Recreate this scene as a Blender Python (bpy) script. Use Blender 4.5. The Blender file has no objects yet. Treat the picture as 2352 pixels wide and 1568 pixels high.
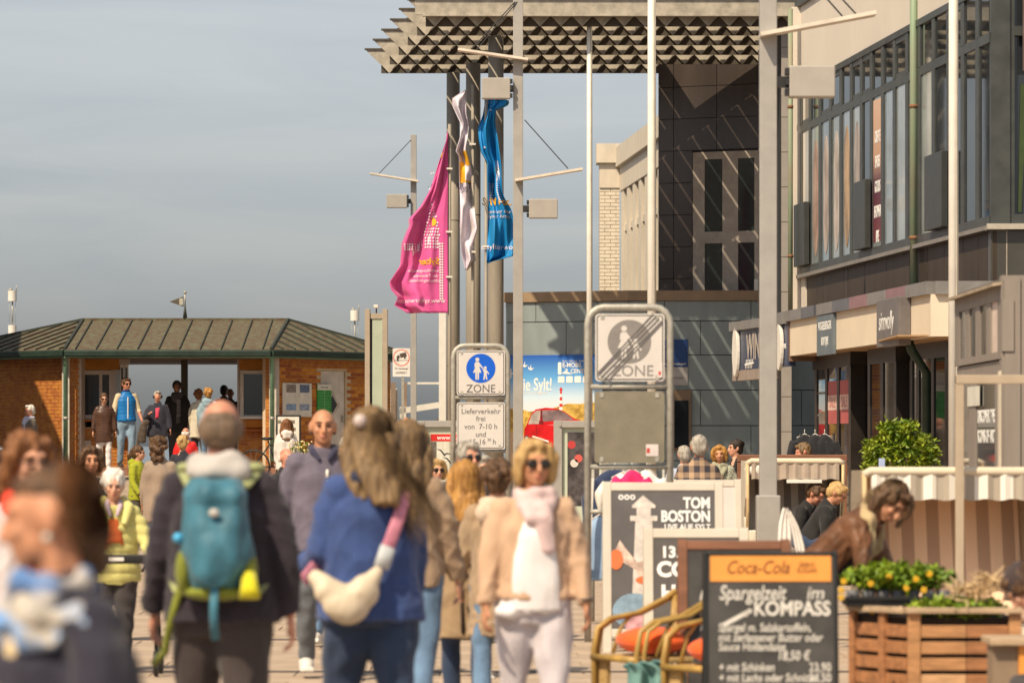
import bpy, bmesh, math, random
import numpy as np
from mathutils import Vector, Matrix, Euler
R = math.radians
rng = random.Random(7)
sc = bpy.context.scene
COL = sc.collection

# ---------------------------------------------------------------- camera
CAMH, F, U0, V0 = 1.6, 8820.0, 1176.0, 1020.0
cam_d = bpy.data.cameras.new('camera'); cam = bpy.data.objects.new('camera', cam_d); COL.objects.link(cam)
cam.location = (0, 0, CAMH); cam.rotation_euler = (R(90), 0, 0)
cam_d.sensor_width = 36; cam_d.lens = 135; cam_d.shift_y = 0.1002
cam_d.clip_start = 0.5; cam_d.clip_end = 20000
cam_d.dof.use_dof = True; cam_d.dof.focus_distance = 60; cam_d.dof.aperture_fstop = 3.8; cam_d.dof.aperture_blades = 9
sc.camera = cam

# ---------------------------------------------------------------- world and sun
SUN_TRAVEL = Vector((.50, .70, -1.0)).normalized()
sun_el = math.asin(-SUN_TRAVEL.z)
sun_az = math.atan2(-SUN_TRAVEL.x, -SUN_TRAVEL.y)          # direction towards the sun, from +Y to +X
w = bpy.data.worlds.new('World'); sc.world = w; w.use_nodes = True
nt = w.node_tree; nt.nodes.clear()
def wn(t): return nt.nodes.new(t)
out = wn('ShaderNodeOutputWorld'); bg = wn('ShaderNodeBackground'); sky = wn('ShaderNodeTexSky')
sky.sky_type = 'NISHITA'; sky.sun_disc = False; sky.sun_elevation = sun_el; sky.sun_rotation = sun_az % (2*math.pi)
sky.air_density = 1.0; sky.dust_density = 2.0; sky.ozone_density = 1.5
hsv = wn('ShaderNodeHueSaturation'); hsv.inputs['Saturation'].default_value = .27
tint = wn('ShaderNodeMix'); tint.data_type = 'RGBA'; tint.blend_type = 'MULTIPLY'; tint.inputs[0].default_value = 1
tint.inputs[7].default_value = (.965, .985, 1.0, 1)
tc = wn('ShaderNodeTexCoord'); mp = wn('ShaderNodeMapping'); mp.inputs['Scale'].default_value = (5, 5, 34)
nz = wn('ShaderNodeTexNoise'); nz.inputs['Scale'].default_value = 1.6; nz.inputs['Detail'].default_value = 7; nz.inputs['Roughness'].default_value = .55; nz.inputs['Distortion'].default_value = .7
cr = wn('ShaderNodeValToRGB'); cr.color_ramp.elements[0].position = .33; cr.color_ramp.elements[0].color = (.895, .912, .945, 1)
cr.color_ramp.elements[1].position = .62; cr.color_ramp.elements[1].color = (1.02, 1.01, 1.0, 1)
cl = wn('ShaderNodeMix'); cl.data_type = 'RGBA'; cl.blend_type = 'MULTIPLY'; cl.inputs[0].default_value = 1
L = nt.links.new
L(sky.outputs[0], hsv.inputs['Color']); L(hsv.outputs[0], tint.inputs[6]); L(tc.outputs['Generated'], mp.inputs[0]); L(mp.outputs[0], nz.inputs[0])
L(nz.outputs[0], cr.inputs[0]); L(tint.outputs[2], cl.inputs[6]); L(cr.outputs[0], cl.inputs[7]); L(cl.outputs[2], bg.inputs[0]); L(bg.outputs[0], out.inputs[0])
bg.inputs[1].default_value = .110
sd = bpy.data.lights.new('sun', 'SUN'); sd.energy = 4.8; sd.angle = R(.53); sd.color = (1, .83, .60)
sun = bpy.data.objects.new('sun', sd); COL.objects.link(sun); sun.location = (-20, -20, 40)
sun.rotation_euler = SUN_TRAVEL.to_track_quat('-Z', 'Y').to_euler()
vs = sc.view_settings; sc.display_settings.display_device = 'sRGB'; vs.view_transform = 'Standard'; vs.look = 'None'; vs.exposure = 0.22; vs.gamma = 1
vs.use_curve_mapping = False
sc.cycles.use_denoising = True; sc.cycles.max_bounces = 6; sc.cycles.transparent_max_bounces = 8

# ---------------------------------------------------------------- helpers
def gz(y):                                  # height of the paving at distance y
    if y < 69: return 0.0
    if y < 78.2: return .98*(y-69)/9.2
    return 1.13
def at(u, v, d): return Vector(((u-U0)*d/F, d, CAMH+(V0-v)*d/F))
def px(n, d): return n*d/F

MATS = {}
def mat(name, col, rough=.65, metal=0., var=.12, vs_=5., bump=0., bs=40., spec=.4, stretch=(1, 1, 1), col2=None, lo=.35, hi=.65, trans=0., sheen=0., subs=0., coat=0.):
    if name in MATS: return MATS[name]
    m = bpy.data.materials.new(name); m.use_nodes = True; t = m.node_tree; n = t.nodes; b = n['Principled BSDF']
    b.inputs['Roughness'].default_value = rough; b.inputs['Metallic'].default_value = metal; b.inputs['Specular IOR Level'].default_value = spec
    if sheen: b.inputs['Sheen Weight'].default_value = sheen
    if coat: b.inputs['Coat Weight'].default_value = coat
    if subs:
        b.inputs['Subsurface Weight'].default_value = subs; b.inputs['Subsurface Radius'].default_value = (.02, .008, .004); b.inputs['Subsurface Scale'].default_value = .5
    if trans: b.inputs['Transmission Weight'].default_value = trans
    c = Vector(col[:3])
    tcn = n.new('ShaderNodeTexCoord'); mpn = n.new('ShaderNodeMapping'); mpn.inputs['Scale'].default_value = stretch
    t.links.new(tcn.outputs['Object'], mpn.inputs[0])
    if var or col2:
        z = n.new('ShaderNodeTexNoise'); z.inputs['Scale'].default_value = vs_; z.inputs['Detail'].default_value = 6; z.inputs['Roughness'].default_value = .6
        r = n.new('ShaderNodeValToRGB'); e = r.color_ramp.elements; e[0].position = lo; e[1].position = hi
        if col2 is None: e[0].color = (*(c*(1-var)), 1); e[1].color = (*[min(1, x*(1+var)) for x in c], 1)
        else: e[0].color = (*c, 1); e[1].color = (*col2[:3], 1)
        t.links.new(mpn.outputs[0], z.inputs[0]); t.links.new(z.outputs[0], r.inputs[0]); t.links.new(r.outputs[0], b.inputs['Base Color'])
    else: b.inputs['Base Color'].default_value = (*c, 1)
    if bump:
        z2 = n.new('ShaderNodeTexNoise'); z2.inputs['Scale'].default_value = bs; z2.inputs['Detail'].default_value = 5
        bp = n.new('ShaderNodeBump'); bp.inputs['Strength'].default_value = bump; bp.inputs['Distance'].default_value = .02
        t.links.new(mpn.outputs[0], z2.inputs[0]); t.links.new(z2.outputs[0], bp.inputs['Height']); t.links.new(bp.outputs[0], b.inputs['Normal'])
    MATS[name] = m; return m
def stripes_mat(name, c1, c2, freq, axis=0, rough=.8, duty=.5):      # printed stripes running along one axis of the object
    if name in MATS: return MATS[name]
    m = mat(name, c1, rough, var=0, bump=.15, bs=120); t = m.node_tree; n = t.nodes; b = n['Principled BSDF']
    tcn = n.new('ShaderNodeTexCoord'); s = n.new('ShaderNodeSeparateXYZ'); t.links.new(tcn.outputs['Object'], s.inputs[0])
    a = n.new('ShaderNodeMath'); a.operation = 'MULTIPLY'; a.inputs[1].default_value = freq; t.links.new(s.outputs[axis], a.inputs[0])
    f = n.new('ShaderNodeMath'); f.operation = 'FRACT'; t.links.new(a.outputs[0], f.inputs[0])
    g = n.new('ShaderNodeMath'); g.operation = 'GREATER_THAN'; g.inputs[1].default_value = duty; t.links.new(f.outputs[0], g.inputs[0])
    x = n.new('ShaderNodeMix'); x.data_type = 'RGBA'; x.inputs[6].default_value = (*c1, 1); x.inputs[7].default_value = (*c2, 1)
    t.links.new(g.outputs[0], x.inputs[0]); t.links.new(x.outputs[2], b.inputs['Base Color']); return m
def grad_mat(name, stops, z0, z1, rough=.5):                          # printed gradient along the object's Z
    m = mat(name, (1, 1, 1), rough, var=0); t = m.node_tree; n = t.nodes; b = n['Principled BSDF']
    tcn = n.new('ShaderNodeTexCoord'); s = n.new('ShaderNodeSeparateXYZ'); t.links.new(tcn.outputs['Object'], s.inputs[0])
    a = n.new('ShaderNodeMapRange'); a.inputs[1].default_value = z0; a.inputs[2].default_value = z1; t.links.new(s.outputs[2], a.inputs[0])
    r = n.new('ShaderNodeValToRGB'); e = r.color_ramp.elements
    while len(e) < len(stops): e.new(.5)
    for el, (p, c) in zip(e, stops): el.position = p; el.color = (*c, 1)
    t.links.new(a.outputs[0], r.inputs[0]); t.links.new(r.outputs[0], b.inputs['Base Color']); return m
def glass_mat(name, col=(.02, .025, .03), rough=.03, spec=.6, coat=.0):
    if name in MATS: return MATS[name]
    m = mat(name, col, rough, var=.3, vs_=.7, spec=spec, coat=coat, bump=.012, bs=1.2); m.node_tree.nodes['Principled BSDF'].inputs['IOR'].default_value = 1.5; return m

ORG = {}
def tag(o, label=None, cat=None, group=None, kind=None):
    for k, x in (('label', label), ('category', cat), ('group', group), ('kind', kind)):
        if x: o[k] = x
    return o
def thing(name, label, cat, loc, rz=0., group=None, local=False, rot=None):
    o = bpy.data.objects.new(name, None); COL.objects.link(o); o.location = loc; o.rotation_euler = rot or (0, 0, rz); o.empty_display_size = .1
    ORG[o.name] = Vector((0, 0, 0)) if local else Vector(loc)
    return tag(o, label, cat, group)
def link(name, me, parent=None, loc=None, kind=None):
    o = bpy.data.objects.new(name, me); COL.objects.link(o)
    if parent is not None: o.parent = parent
    ORG[o.name] = ORG.get(parent.name, Vector((0, 0, 0))) if parent is not None else Vector((0, 0, 0))
    if loc is not None: o.location = loc
    if kind: o['kind'] = kind
    return o
class Fr:                                                             # a local frame: a along ex, b along ez, c along the outward normal
    def __init__(s, O, ex=(1, 0, 0), ez=(0, 0, 1)):
        s.O = Vector(O); s.ex = Vector(ex).normalized(); s.ez = Vector(ez).normalized(); s.n = s.ex.cross(s.ez)
    def __call__(s, p): return s.O+s.ex*p[0]+s.ez*p[1]+s.n*p[2]
class MB:
    def __init__(s, fr=None): s.v = []; s.f = []; s.fr = fr
    def add(s, vs, fs):
        o = len(s.v); s.v += [Vector(s.fr(p)) if s.fr else Vector(p) for p in vs]; s.f += [[o+i for i in f] for f in fs]; return s
    def box(s, lo, hi, m=None):
        x0, y0, z0 = lo; x1, y1, z1 = hi
        vs = [(x0, y0, z0), (x1, y0, z0), (x1, y1, z0), (x0, y1, z0), (x0, y0, z1), (x1, y0, z1), (x1, y1, z1), (x0, y1, z1)]
        if m is not None: vs = [m @ Vector(p) for p in vs]
        return s.add(vs, [(3, 2, 1, 0), (4, 5, 6, 7), (0, 1, 5, 4), (1, 2, 6, 5), (2, 3, 7, 6), (3, 0, 4, 7)])
    def bar(s, p0, p1, w, h, up=(0, 0, 1)):
        p0, p1 = Vector(p0), Vector(p1); d = (p1-p0); l = d.length; d.normalize(); x = d.cross(Vector(up))
        if x.length < 1e-4: x = d.cross(Vector((1, 0, 0)))
        x.normalize(); z = x.cross(d)
        m = Matrix((( x.x, d.x, z.x, p0.x), (x.y, d.y, z.y, p0.y), (x.z, d.z, z.z, p0.z), (0, 0, 0, 1)))
        return s.box((-w/2, 0, -h/2), (w/2, l, h/2), m)
    def tube(s, pts, rad, n=10, ry=None, cap=True, closed=False):
        pts = [Vector(p) for p in pts]; rad = rad if hasattr(rad, '__len__') else [rad]*len(pts); k = len(pts)
        vs = []; ref = None
        for i, p in enumerate(pts):
            a = pts[(i-1) % k] if (closed or i) else pts[0]; b = pts[(i+1) % k] if (closed or i < k-1) else pts[-1]
            d = (b-a).normalized()
            if ref is None:
                ref = Vector((1, 0, 0)) if abs(d.x) < .8 else Vector((0, 1, 0))
            x = ref-d*ref.dot(d); x.normalize(); y = d.cross(x); ref = x
            r = rad[i]; r2 = (ry[i] if ry else r)
            vs += [p+x*(r*math.cos(2*math.pi*j/n))+y*(r2*math.sin(2*math.pi*j/n)) for j in range(n)]
        fs = [(i*n+j, i*n+(j+1) % n, (i+1)*n+(j+1) % n, (i+1)*n+j) for i in range(k-1) for j in range(n)]
        if closed: fs += [((k-1)*n+j, (k-1)*n+(j+1) % n, (j+1) % n, j) for j in range(n)]
        elif cap: fs += [tuple(range(n-1, -1, -1)), tuple((k-1)*n+j for j in range(n))]
        return s.add(vs, fs)
    def loft(s, rings, n=16, T=None):                                 # rings: (z, rx, ry, cx, cy)
        vs = []
        for z, rx, ry, cx, cy in rings:
            for j in range(n):
                a = 2*math.pi*j/n; ca, sa = math.cos(a), math.sin(a)
                p = Vector((cx+rx*math.copysign(abs(ca)**.85, ca), cy+ry*math.copysign(abs(sa)**.85, sa), z)); vs.append(T(p) if T else p)
        k = len(rings)
        fs = [(i*n+j, i*n+(j+1) % n, (i+1)*n+(j+1) % n, (i+1)*n+j) for i in range(k-1) for j in range(n)]
        fs += [tuple(range(n-1, -1, -1)), tuple((k-1)*n+j for j in range(n))]
        return s.add(vs, fs)
    def ell(s, c, r, T=None, n=14, m=9, rot=None):
        vs = []; c = Vector(c)
        for i in range(1, m):
            th = math.pi*i/m
            for j in range(n):
                a = 2*math.pi*j/n; p = Vector((r[0]*math.sin(th)*math.cos(a), r[1]*math.sin(th)*math.sin(a), r[2]*math.cos(th)))
                if rot is not None: p = rot @ p
                vs.append(c+p)
        t = Vector((0, 0, r[2])); 
        if rot is not None: t = rot @ t
        vs += [c+t, c-t]
        if T: vs = [T(p) for p in vs]
        k = m-1; fs = [(i*n+j, (i+1)*n+j, (i+1)*n+(j+1) % n, i*n+(j+1) % n) for i in range(k-1) for j in range(n)]
        fs += [(k*n, j, (j+1) % n) for j in range(n)]+[(k*n+1, (k-1)*n+(j+1) % n, (k-1)*n+j) for j in range(n)]
        return s.add(vs, fs)
    def cyl(s, p0, p1, r0, r1=None, n=14): return s.tube([p0, p1], [r0, r0 if r1 is None else r1], n)
    def poly(s, pts, c0, c1):                                         # outline in (a, b), thickness from c0 to c1 along the normal
        k = len(pts)
        area = sum(pts[i][0]*pts[(i+1) % k][1]-pts[(i+1) % k][0]*pts[i][1] for i in range(k))
        if area < 0: pts = pts[::-1]
        vs = [(a, b, c0) for a, b in pts]+[(a, b, c1) for a, b in pts]
        return s.add(vs, [tuple(range(k-1, -1, -1)), tuple(range(k, 2*k))]+[(i, (i+1) % k, k+(i+1) % k, k+i) for i in range(k)])
    def disc(s, a, b, r, c0, c1, n=28, rb=None): return s.poly([(a+r*math.cos(2*math.pi*i/n), b+(rb or r)*math.sin(2*math.pi*i/n)) for i in range(n)], c0, c1)
    def ring(s, a, b, r0, r1, c0, c1, n=32):
        vs = []; fs = []
        for i in range(n):
            x, y = math.cos(2*math.pi*i/n), math.sin(2*math.pi*i/n)
            vs += [(a+r0*x, b+r0*y, c0), (a+r1*x, b+r1*y, c0), (a+r1*x, b+r1*y, c1), (a+r0*x, b+r0*y, c1)]
        for i in range(n):
            p, q = 4*i, 4*((i+1) % n); fs += [(p+k, q+k, q+(k+1) % 4, p+(k+1) % 4) for k in range(4)]
        return s.add(vs, fs)
    def rrect(s, a0, b0, a1, b1, r, c0, c1):
        pts = []
        for cx, cy, st in ((a1-r, b1-r, 0), (a0+r, b1-r, 90), (a0+r, b0+r, 180), (a1-r, b0+r, 270)):
            pts += [(cx+r*math.cos(R(st+k*22.5)), cy+r*math.sin(R(st+k*22.5))) for k in range(5)]
        return s.poly(pts, c0, c1)
    def mesh(s, name, m, o=Vector((0, 0, 0)), smooth=False):
        me = bpy.data.meshes.new(name); me.from_pydata([p-o for p in s.v], [], s.f)
        if smooth: me.polygons.foreach_set('use_smooth', [True]*len(me.polygons))
        if m is not None: me.materials.append(m)
        return me
    def build(s, name, m, parent=None, smooth=False, kind=None, bevel=0., label=None, fix=False):
        o = ORG.get(parent.name, Vector((0, 0, 0))) if parent is not None else Vector((0, 0, 0))
        me = s.mesh(name, m, o, smooth)
        if fix:
            bm = bmesh.new(); bm.from_mesh(me); bmesh.ops.recalc_face_normals(bm, faces=bm.faces); bm.to_mesh(me); bm.free()
        ob = link(name, me, parent, kind=kind)
        if bevel:
            b = ob.modifiers.new('bevel', 'BEVEL'); b.width = bevel; b.segments = 2; b.limit_method = 'ANGLE'
        if label: ob['label'] = label
        return ob
FONTS = []; REM = []
def text(s, fr, a, b, size, m, parent, align='CENTER', bold=0., sx=1., shear=0., fn=None, depth=.0012, c=.003, name='lettering', lab=None):
    FONTS.append(dict(s=s, fr=fr, a=a, b=b, size=size, m=m, parent=parent, align=align, bold=bold, sx=sx, shear=shear, fn=fn, depth=depth, c=c, name=name, lab=lab))
def remesh(name, mb, m, parent, voxel, smooth=3, post=None, label=None):
    o = link(name, mb.mesh(name, m, ORG.get(parent.name, Vector((0, 0, 0))), True), parent)
    if label: o['label'] = label
    REM.append((o, voxel, smooth, post, m)); return o
def bake():
    tmp = []
    for f in FONTS:
        c = bpy.data.curves.new('t', 'FONT'); c.body = f['s']; c.size = f['size']; c.align_x = f['align']; c.align_y = 'CENTER'
        c.offset = f['bold']*f['size']; c.extrude = f['depth'] if f['fn'] is None else 0; c.shear = f['shear']; c.resolution_u = 3
        o = bpy.data.objects.new('t', c); COL.objects.link(o); tmp.append(o)
    for o, v, s, post, m in REM:
        k = o.modifiers.new('r', 'REMESH'); k.mode = 'VOXEL'; k.voxel_size = v; k.use_smooth_shade = True
        if s: k = o.modifiers.new('s', 'SMOOTH'); k.factor = .5; k.iterations = s
    dg = bpy.context.evaluated_depsgraph_get()
    res = [bpy.data.meshes.new_from_object(o.evaluated_get(dg)) for o in tmp]
    rem = [bpy.data.meshes.new_from_object(r[0].evaluated_get(dg)) for r in REM]
    for f, o, me in zip(FONTS, tmp, res):
        org = ORG.get(f['parent'].name, Vector((0, 0, 0)))
        for v in me.vertices:
            p = v.co; q = (f['a']+p.x*f['sx'], f['b']+p.y, f['c']+p.z)
            v.co = (f['fn'](q) if f['fn'] else f['fr'](q))-org
        me.materials.clear(); me.materials.append(f['m']); c = o.data; bpy.data.objects.remove(o); bpy.data.curves.remove(c)
        ob = link(f['name'], me, f['parent'])
        if f['lab']: ob['label'] = f['lab']
    for (o, v, s, post, m), me in zip(REM, rem):
        if post is not None:
            n = len(me.vertices); co = np.empty(n*3, np.float32); me.vertices.foreach_get('co', co); no = np.empty(n*3, np.float32); me.vertices.foreach_get('normal', no)
            co = post(co.reshape(-1, 3), no.reshape(-1, 3)); me.vertices.foreach_set('co', co.astype(np.float32).ravel()); me.update()
        me.polygons.foreach_set('use_smooth', [True]*len(me.polygons))
        old = o.data; o.modifiers.clear(); o.data = me; me.materials.clear(); me.materials.append(m); bpy.data.meshes.remove(old)
def fold(amp, freq, seed, aniso=(1, 1, .45)):                          # cloth folds
    r = np.random.RandomState(seed); K = [(r.randn(3)*np.array(aniso)*freq, r.rand()*6.28) for _ in range(9)]
    def f(co, no):
        s = sum(np.sin(co @ k+p) for k, p in K)/3.0
        s = np.sign(s)*np.abs(s)**.8
        return co+no*(amp*s)[:, None]
    return f
def crease(amp, freq, seed):                                          # deeper, sharper folds for the near jackets
    r = np.random.RandomState(seed); K = [(r.randn(3)*np.array((1, 1, .8))*freq*(.6+.25*i), r.rand()*6.28) for i in range(6)]; W = [(r.randn(3)*4, r.rand()*6.28, r.randn(3)*.05) for _ in range(3)]
    def f(co, no):
        q = co.copy()
        for k, p, a in W: q = q+np.sin(co @ k+p)[:, None]*a
        s = sum((1-np.abs(np.sin(q @ k+p)))**2/(1+.25*i) for i, (k, p) in enumerate(K)); s = s-s.mean()
        return co+no*np.clip(amp*s, -2.2*amp, 2.2*amp)[:, None]
    return f
def quilt(amp, pitch, seed, z0=0.):
    g = fold(amp*.35, 22, seed)
    def f(co, no):
        s = np.sqrt(np.abs(np.sin(math.pi*(co[:, 2]-z0+.01*np.sin(co[:, 0]*9+seed))/pitch)))
        return g(co, no)+no*(amp*(s-.6))[:, None]
    return f

# ---------------------------------------------------------------- shared materials
GREYM = mat('grey_metal', (.34, .32, .295), .5, var=.07, bump=.03, bs=60)
GALV = mat('galvanised_tube', (.40, .38, .33), .55, .35, var=.16, vs_=18, bump=.05, bs=80)
WHITEP = mat('white_paint', (.70, .66, .59), .45, var=.05)
DARK = mat('dark_plastic', (.025, .024, .024), .5)
BLACK = mat('black_paint', (.012, .012, .012), .5, var=.05)
PRINTW = mat('white_print', (.78, .77, .74), .6, var=0)
PRINTK = mat('dark_print', (.04, .04, .045), .6, var=0)
# ================================================================ ground, sea
PAVE = mat('paving', (.36, .28, .21), .85, var=.16, vs_=1.3, bump=.25, bs=30)
SLAB = mat('paving_slab', (.40, .305, .225), .85, var=.16, vs_=2.2, bump=.25, bs=45)
mb = MB()
prof = [(-40, 0), (69, 0), (78.2, .98), (78.2, 1.13), (89, 1.13), (93, -5.5)]
for (y0, z0), (y1, z1) in zip(prof, prof[1:]): mb.add([(-70, y0, z0), (70, y0, z0), (70, y1, z1), (-70, y1, z1)], [(0, 1, 2, 3)])
ground = mb.build('ground', PAVE); tag(ground, kind='structure')
bm = MB(); bm.box((-.492, -.292, -.03), (.492, .292, .007)); slabme = bm.mesh('paving_slab', SLAB)
for i in range(30):
    for j in range(10): link('paving_slab', slabme, ground, (-4.5+j+(.5 if i % 2 else 0), 24.9+i*.6, rng.uniform(-.001, .001)))
mb = MB()
for i in range(43):
    for j in range(-9, 9):
        x = j+(.5 if i % 2 else 0); y = 42.9+i*.6; mb.box((x-.492, y-.292, -.03), (x+.492, y+.292, .007))
mb.build('paving_slabs', SLAB, ground, kind='stuff')
mb = MB()
for y in (26.9, 31.3): mb.box((-6, y-.07, -.02), (6, y+.07, .012))
mb.build('drain_channel', mat('drain', (.06, .05, .045), .7), ground)
STEP = mat('step_brick', (.27, .13, .08), .8, var=.2, vs_=8)
mb = MB()
for k in range(46): mb.box((-12.4+k*.25, 78.05, gz(78.05)-.2), (-12.4+k*.25+.24, 78.2, 1.137))
mb.build('brick_step', STEP, ground, kind='stuff')
SEA = mat('sea_water', (.10, .13, .15), .25, var=.1, vs_=.02, bump=.35, bs=.25, spec=.5)
mb = MB(); mb.add([(-6000, 88, -4), (6000, 88, -4), (6000, 9000, -4), (-6000, 9000, -4)], [(0, 1, 2, 3)])
tag(mb.build('sea', SEA), kind='structure')

# ================================================================ brick kiosk
BRICK = [mat('brick_%s' % n, c, .8, var=.12, vs_=9, bump=.2, bs=60) for n, c in (('ochre', (.60, .235, .030)), ('amber', (.49, .17, .024)), ('rust', (.36, .10, .022)))]
MORTAR = mat('mortar', (.55, .43, .30), .9, var=.08)
COPPER = mat('roof_copper', (.105, .072, .047), .7, var=0, vs_=6, stretch=(1.5, 1, .5), col2=(.135, .145, .09), lo=.40, hi=.72, bump=.15, bs=20, spec=.2)
SEAM = mat('roof_seam', (.035, .04, .03), .6)
GUTTER = mat('gutter_green', (.016, .034, .024), .5, var=.25, vs_=4)
PATINA = mat('patina_green', (.17, .30, .20), .6, var=.2, vs_=3)
OCHRE = mat('ochre_lintel', (.42, .17, .022), .7)
FRAMEG = mat('window_frame_grey', (.50, .42, .36), .5)
GLASS = glass_mat('window_glass')
kiosk = thing('brick_kiosk', 'brick kiosk with hipped copper roof and open passage to the sea', 'kiosk', (-7, 80, 1.13))
nb = [0]; BME = {}
def brick_wall(name, p0, p1, z0, z1, holes=(), thick=.3, indiv=True, back=True):
    p0 = Vector(p0); p1 = Vector(p1); ex = (p1-p0); Lw = ex.length; ex.normalize(); fr = Fr(p0, ex)
    m = MB(fr)
    xs = sorted({0, Lw, *[h[0] for h in holes], *[h[1] for h in holes]}); 
    for a, b in zip(xs, xs[1:]):
        if b-a < .01: continue
        hs = [h for h in holes if h[0] <= a+1e-4 and h[1] >= b-1e-4]
        segs = [(z0, z1)]
        for h in hs: segs = [s for q in segs for s in ((q[0], min(q[1], h[2])), (max(q[0], h[3]), q[1])) if s[1]-s[0] > .02]
        for s in segs: m.box((a, s[0]-p0.z, -thick), (b, s[1]-p0.z, 0))
    wall = m.build(name, MORTAR, kiosk)
    left = MB(fr); row = 0; z = z0
    while z < z1-.03:
        x = -(.125 if row % 2 else 0.); h = min(.0633, z1-z)
        while x < Lw:
            a, b = max(x, .003), min(x+.24, Lw-.003); x += .25
            if b-a < .03 or any(a < hh[1] and b > hh[0] and z < hh[3] and z+h > hh[2] for hh in holes): continue
            dp = .008+rng.uniform(0, .004)
            if indiv and nb[0] < 296 and abs(b-a-.24) < .01 and h > .06:
                k = rng.randrange(3)
                key = (name, k)
                if key not in BME:
                    q = MB(Fr((0, 0, 0), ex)); q.box((0, 0, 0), (.24, .0633, .02)); BME[key] = q.mesh('brick', BRICK[k])
                link('brick', BME[key], wall, p0+ex*a+Vector((0, 0, z-p0.z))+fr.n*(dp-.02)-ORG[kiosk.name]); nb[0] += 1
            else: left.box((a, z-p0.z, -.01), (b, z-p0.z+h, dp))
        z += .0733; row += 1
    if left.v: left.build('brickwork', mat('brick_mixed', (.36, .11, .024), .8, col2=(.50, .20, .035), lo=.4, hi=.6, vs_=7, bump=.2, bs=60), wall, kind='stuff')
    return wall
zf, zt = 1.13, 3.36
C0, C1, C2, C3 = Vector((-12.6, 82, 3.53)), Vector((-9.14, 78.4, 3.53)), Vector((-4.92, 78.4, 3.53)), Vector((-2.25, 82, 3.53))
WL0 = Vector((-12.3, 82.2, zf)); WL1 = Vector((-9.17, 78.95, zf)); WR0 = Vector((-4.90, 78.95, zf)); WR1 = Vector((-2.6, 82.0, zf))
# the wing on the right with a door, the wing on the left, piers, counters
Lr = (WR1-WR0).length
brick_wall('wall', WR0, WR1, zf, zt, [(1.52, 2.32, zf, 3.13)])
brick_wall('wall', (-9.16, 78.95, zf), (-8.90, 78.95, zf), zf, zt)
brick_wall('wall', (-5.07, 78.95, zf), (-4.90, 78.95, zf), zf, zt)
brick_wall('wall', (-5.70, 79.9, zf), (-5.08, 79.9, zf), zf, 1.92)
brick_wall('wall', (-8.90, 79.7, zf), (-7.98, 79.7, zf), zf, 1.95)
brick_wall('wall', WL0+(WL1-WL0)*.45, WL1, zf, zt)
brick_wall('wall', WL0, WL0+(WL1-WL0)*.45, zf, zt, indiv=False)
# roof: planes cut into standing-seam sheets
def clip(poly, a, sign, val):
    o = []
    for i in range(len(poly)):
        p, q = poly[i], poly[(i+1) % len(poly)]; dp, dq = sign*(p[a]-val), sign*(q[a]-val)
        if dp >= 0: o.append(p)
        if dp*dq < 0: t = dp/(dp-dq); o.append((p[0]+(q[0]-p[0])*t, p[1]+(q[1]-p[1])*t))
    return o
def sheets(pts, wd, off=0., parts=True):
    pts = [Vector(p) for p in pts]; ex = (pts[1]-pts[0]).normalized(); n = ex.cross(pts[2]-pts[0]).normalized(); ez = n.cross(ex); fr = Fr(pts[0], ex, ez)
    P2 = [((p-pts[0]).dot(ex), (p-pts[0]).dot(ez)) for p in pts]; x0 = min(p[0] for p in P2); x1 = max(p[0] for p in P2)
    k = x0-off
    while k < x1:
        s = clip(clip(P2, 0, 1, max(k+.006, x0)), 0, -1, min(k+wd-.006, x1))
        if len(s) > 2:
            m = MB(fr); m.poly(s, -.02, 0); sh = m.build('roof_sheet', COPPER, kiosk)
            ys = [p[1] for p in s if abs(p[0]-(k+wd-.006)) < .02]
            if ys and max(ys)-min(ys) > .1: m2 = MB(fr); m2.box((k+wd-.010, min(ys)+.02, -.01), (k+wd+.010, max(ys)-.06, .032)); m2.build('seam', SEAM, sh)
        k += wd
RA, RB = Vector((-9.12, 81.6, 4.23)), Vector((-4.76, 81.6, 4.23))
C4, C5 = Vector((-4.9, 85, 3.53)), Vector((-9.1, 85, 3.53))
sheets([C1, C2, RB, RA], .425, .2)
sheets([C0, C1, RA], .40)
sheets([C2, C3, RB], .40)
m = MB(); 
for a, b in ((RB, RA), ): m.bar(a, b, .09, .09)
m.build('ridge_cap', COPPER, kiosk)
for a, b in ((C1, RA), (C2, RB), (C0, RA), (C3, RB)): m = MB(); m.bar(a+Vector((0, 0, .02)), b+Vector((0, 0, .02)), .05, .05); m.build('hip_cap', SEAM, kiosk)
m = MB(); m.add([C3, C4, RB, C5, RA, C0], [(0, 1, 2), (1, 3, 4, 2), (3, 5, 4)]); m.build('rear_roof', COPPER, kiosk)
m = MB()
for a, b in ((C0, C1), (C1, C2), (C2, C3), (C3, C4), (C4, C5), (C5, C0)): m.bar(a+Vector((0, 0, -.075)), b+Vector((0, 0, -.075)), .14, .13)
m.build('gutter', GUTTER, kiosk, bevel=.02)
m = MB()
for a, b in ((C0, C1), (C1, C2), (C2, C3)): m.bar(a+Vector((0, .02, -.155)), b+Vector((0, .02, -.155)), .05, .028)
m.build('gutter_trim', PATINA, kiosk)
m = MB(); m.poly([(p.x, p.y) for p in (C0, C1, C2, C3, C4, C5)], 3.36, 3.375); m.build('soffit', mat('soffit_brown', (.16, .09, .05), .7), kiosk)
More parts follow.
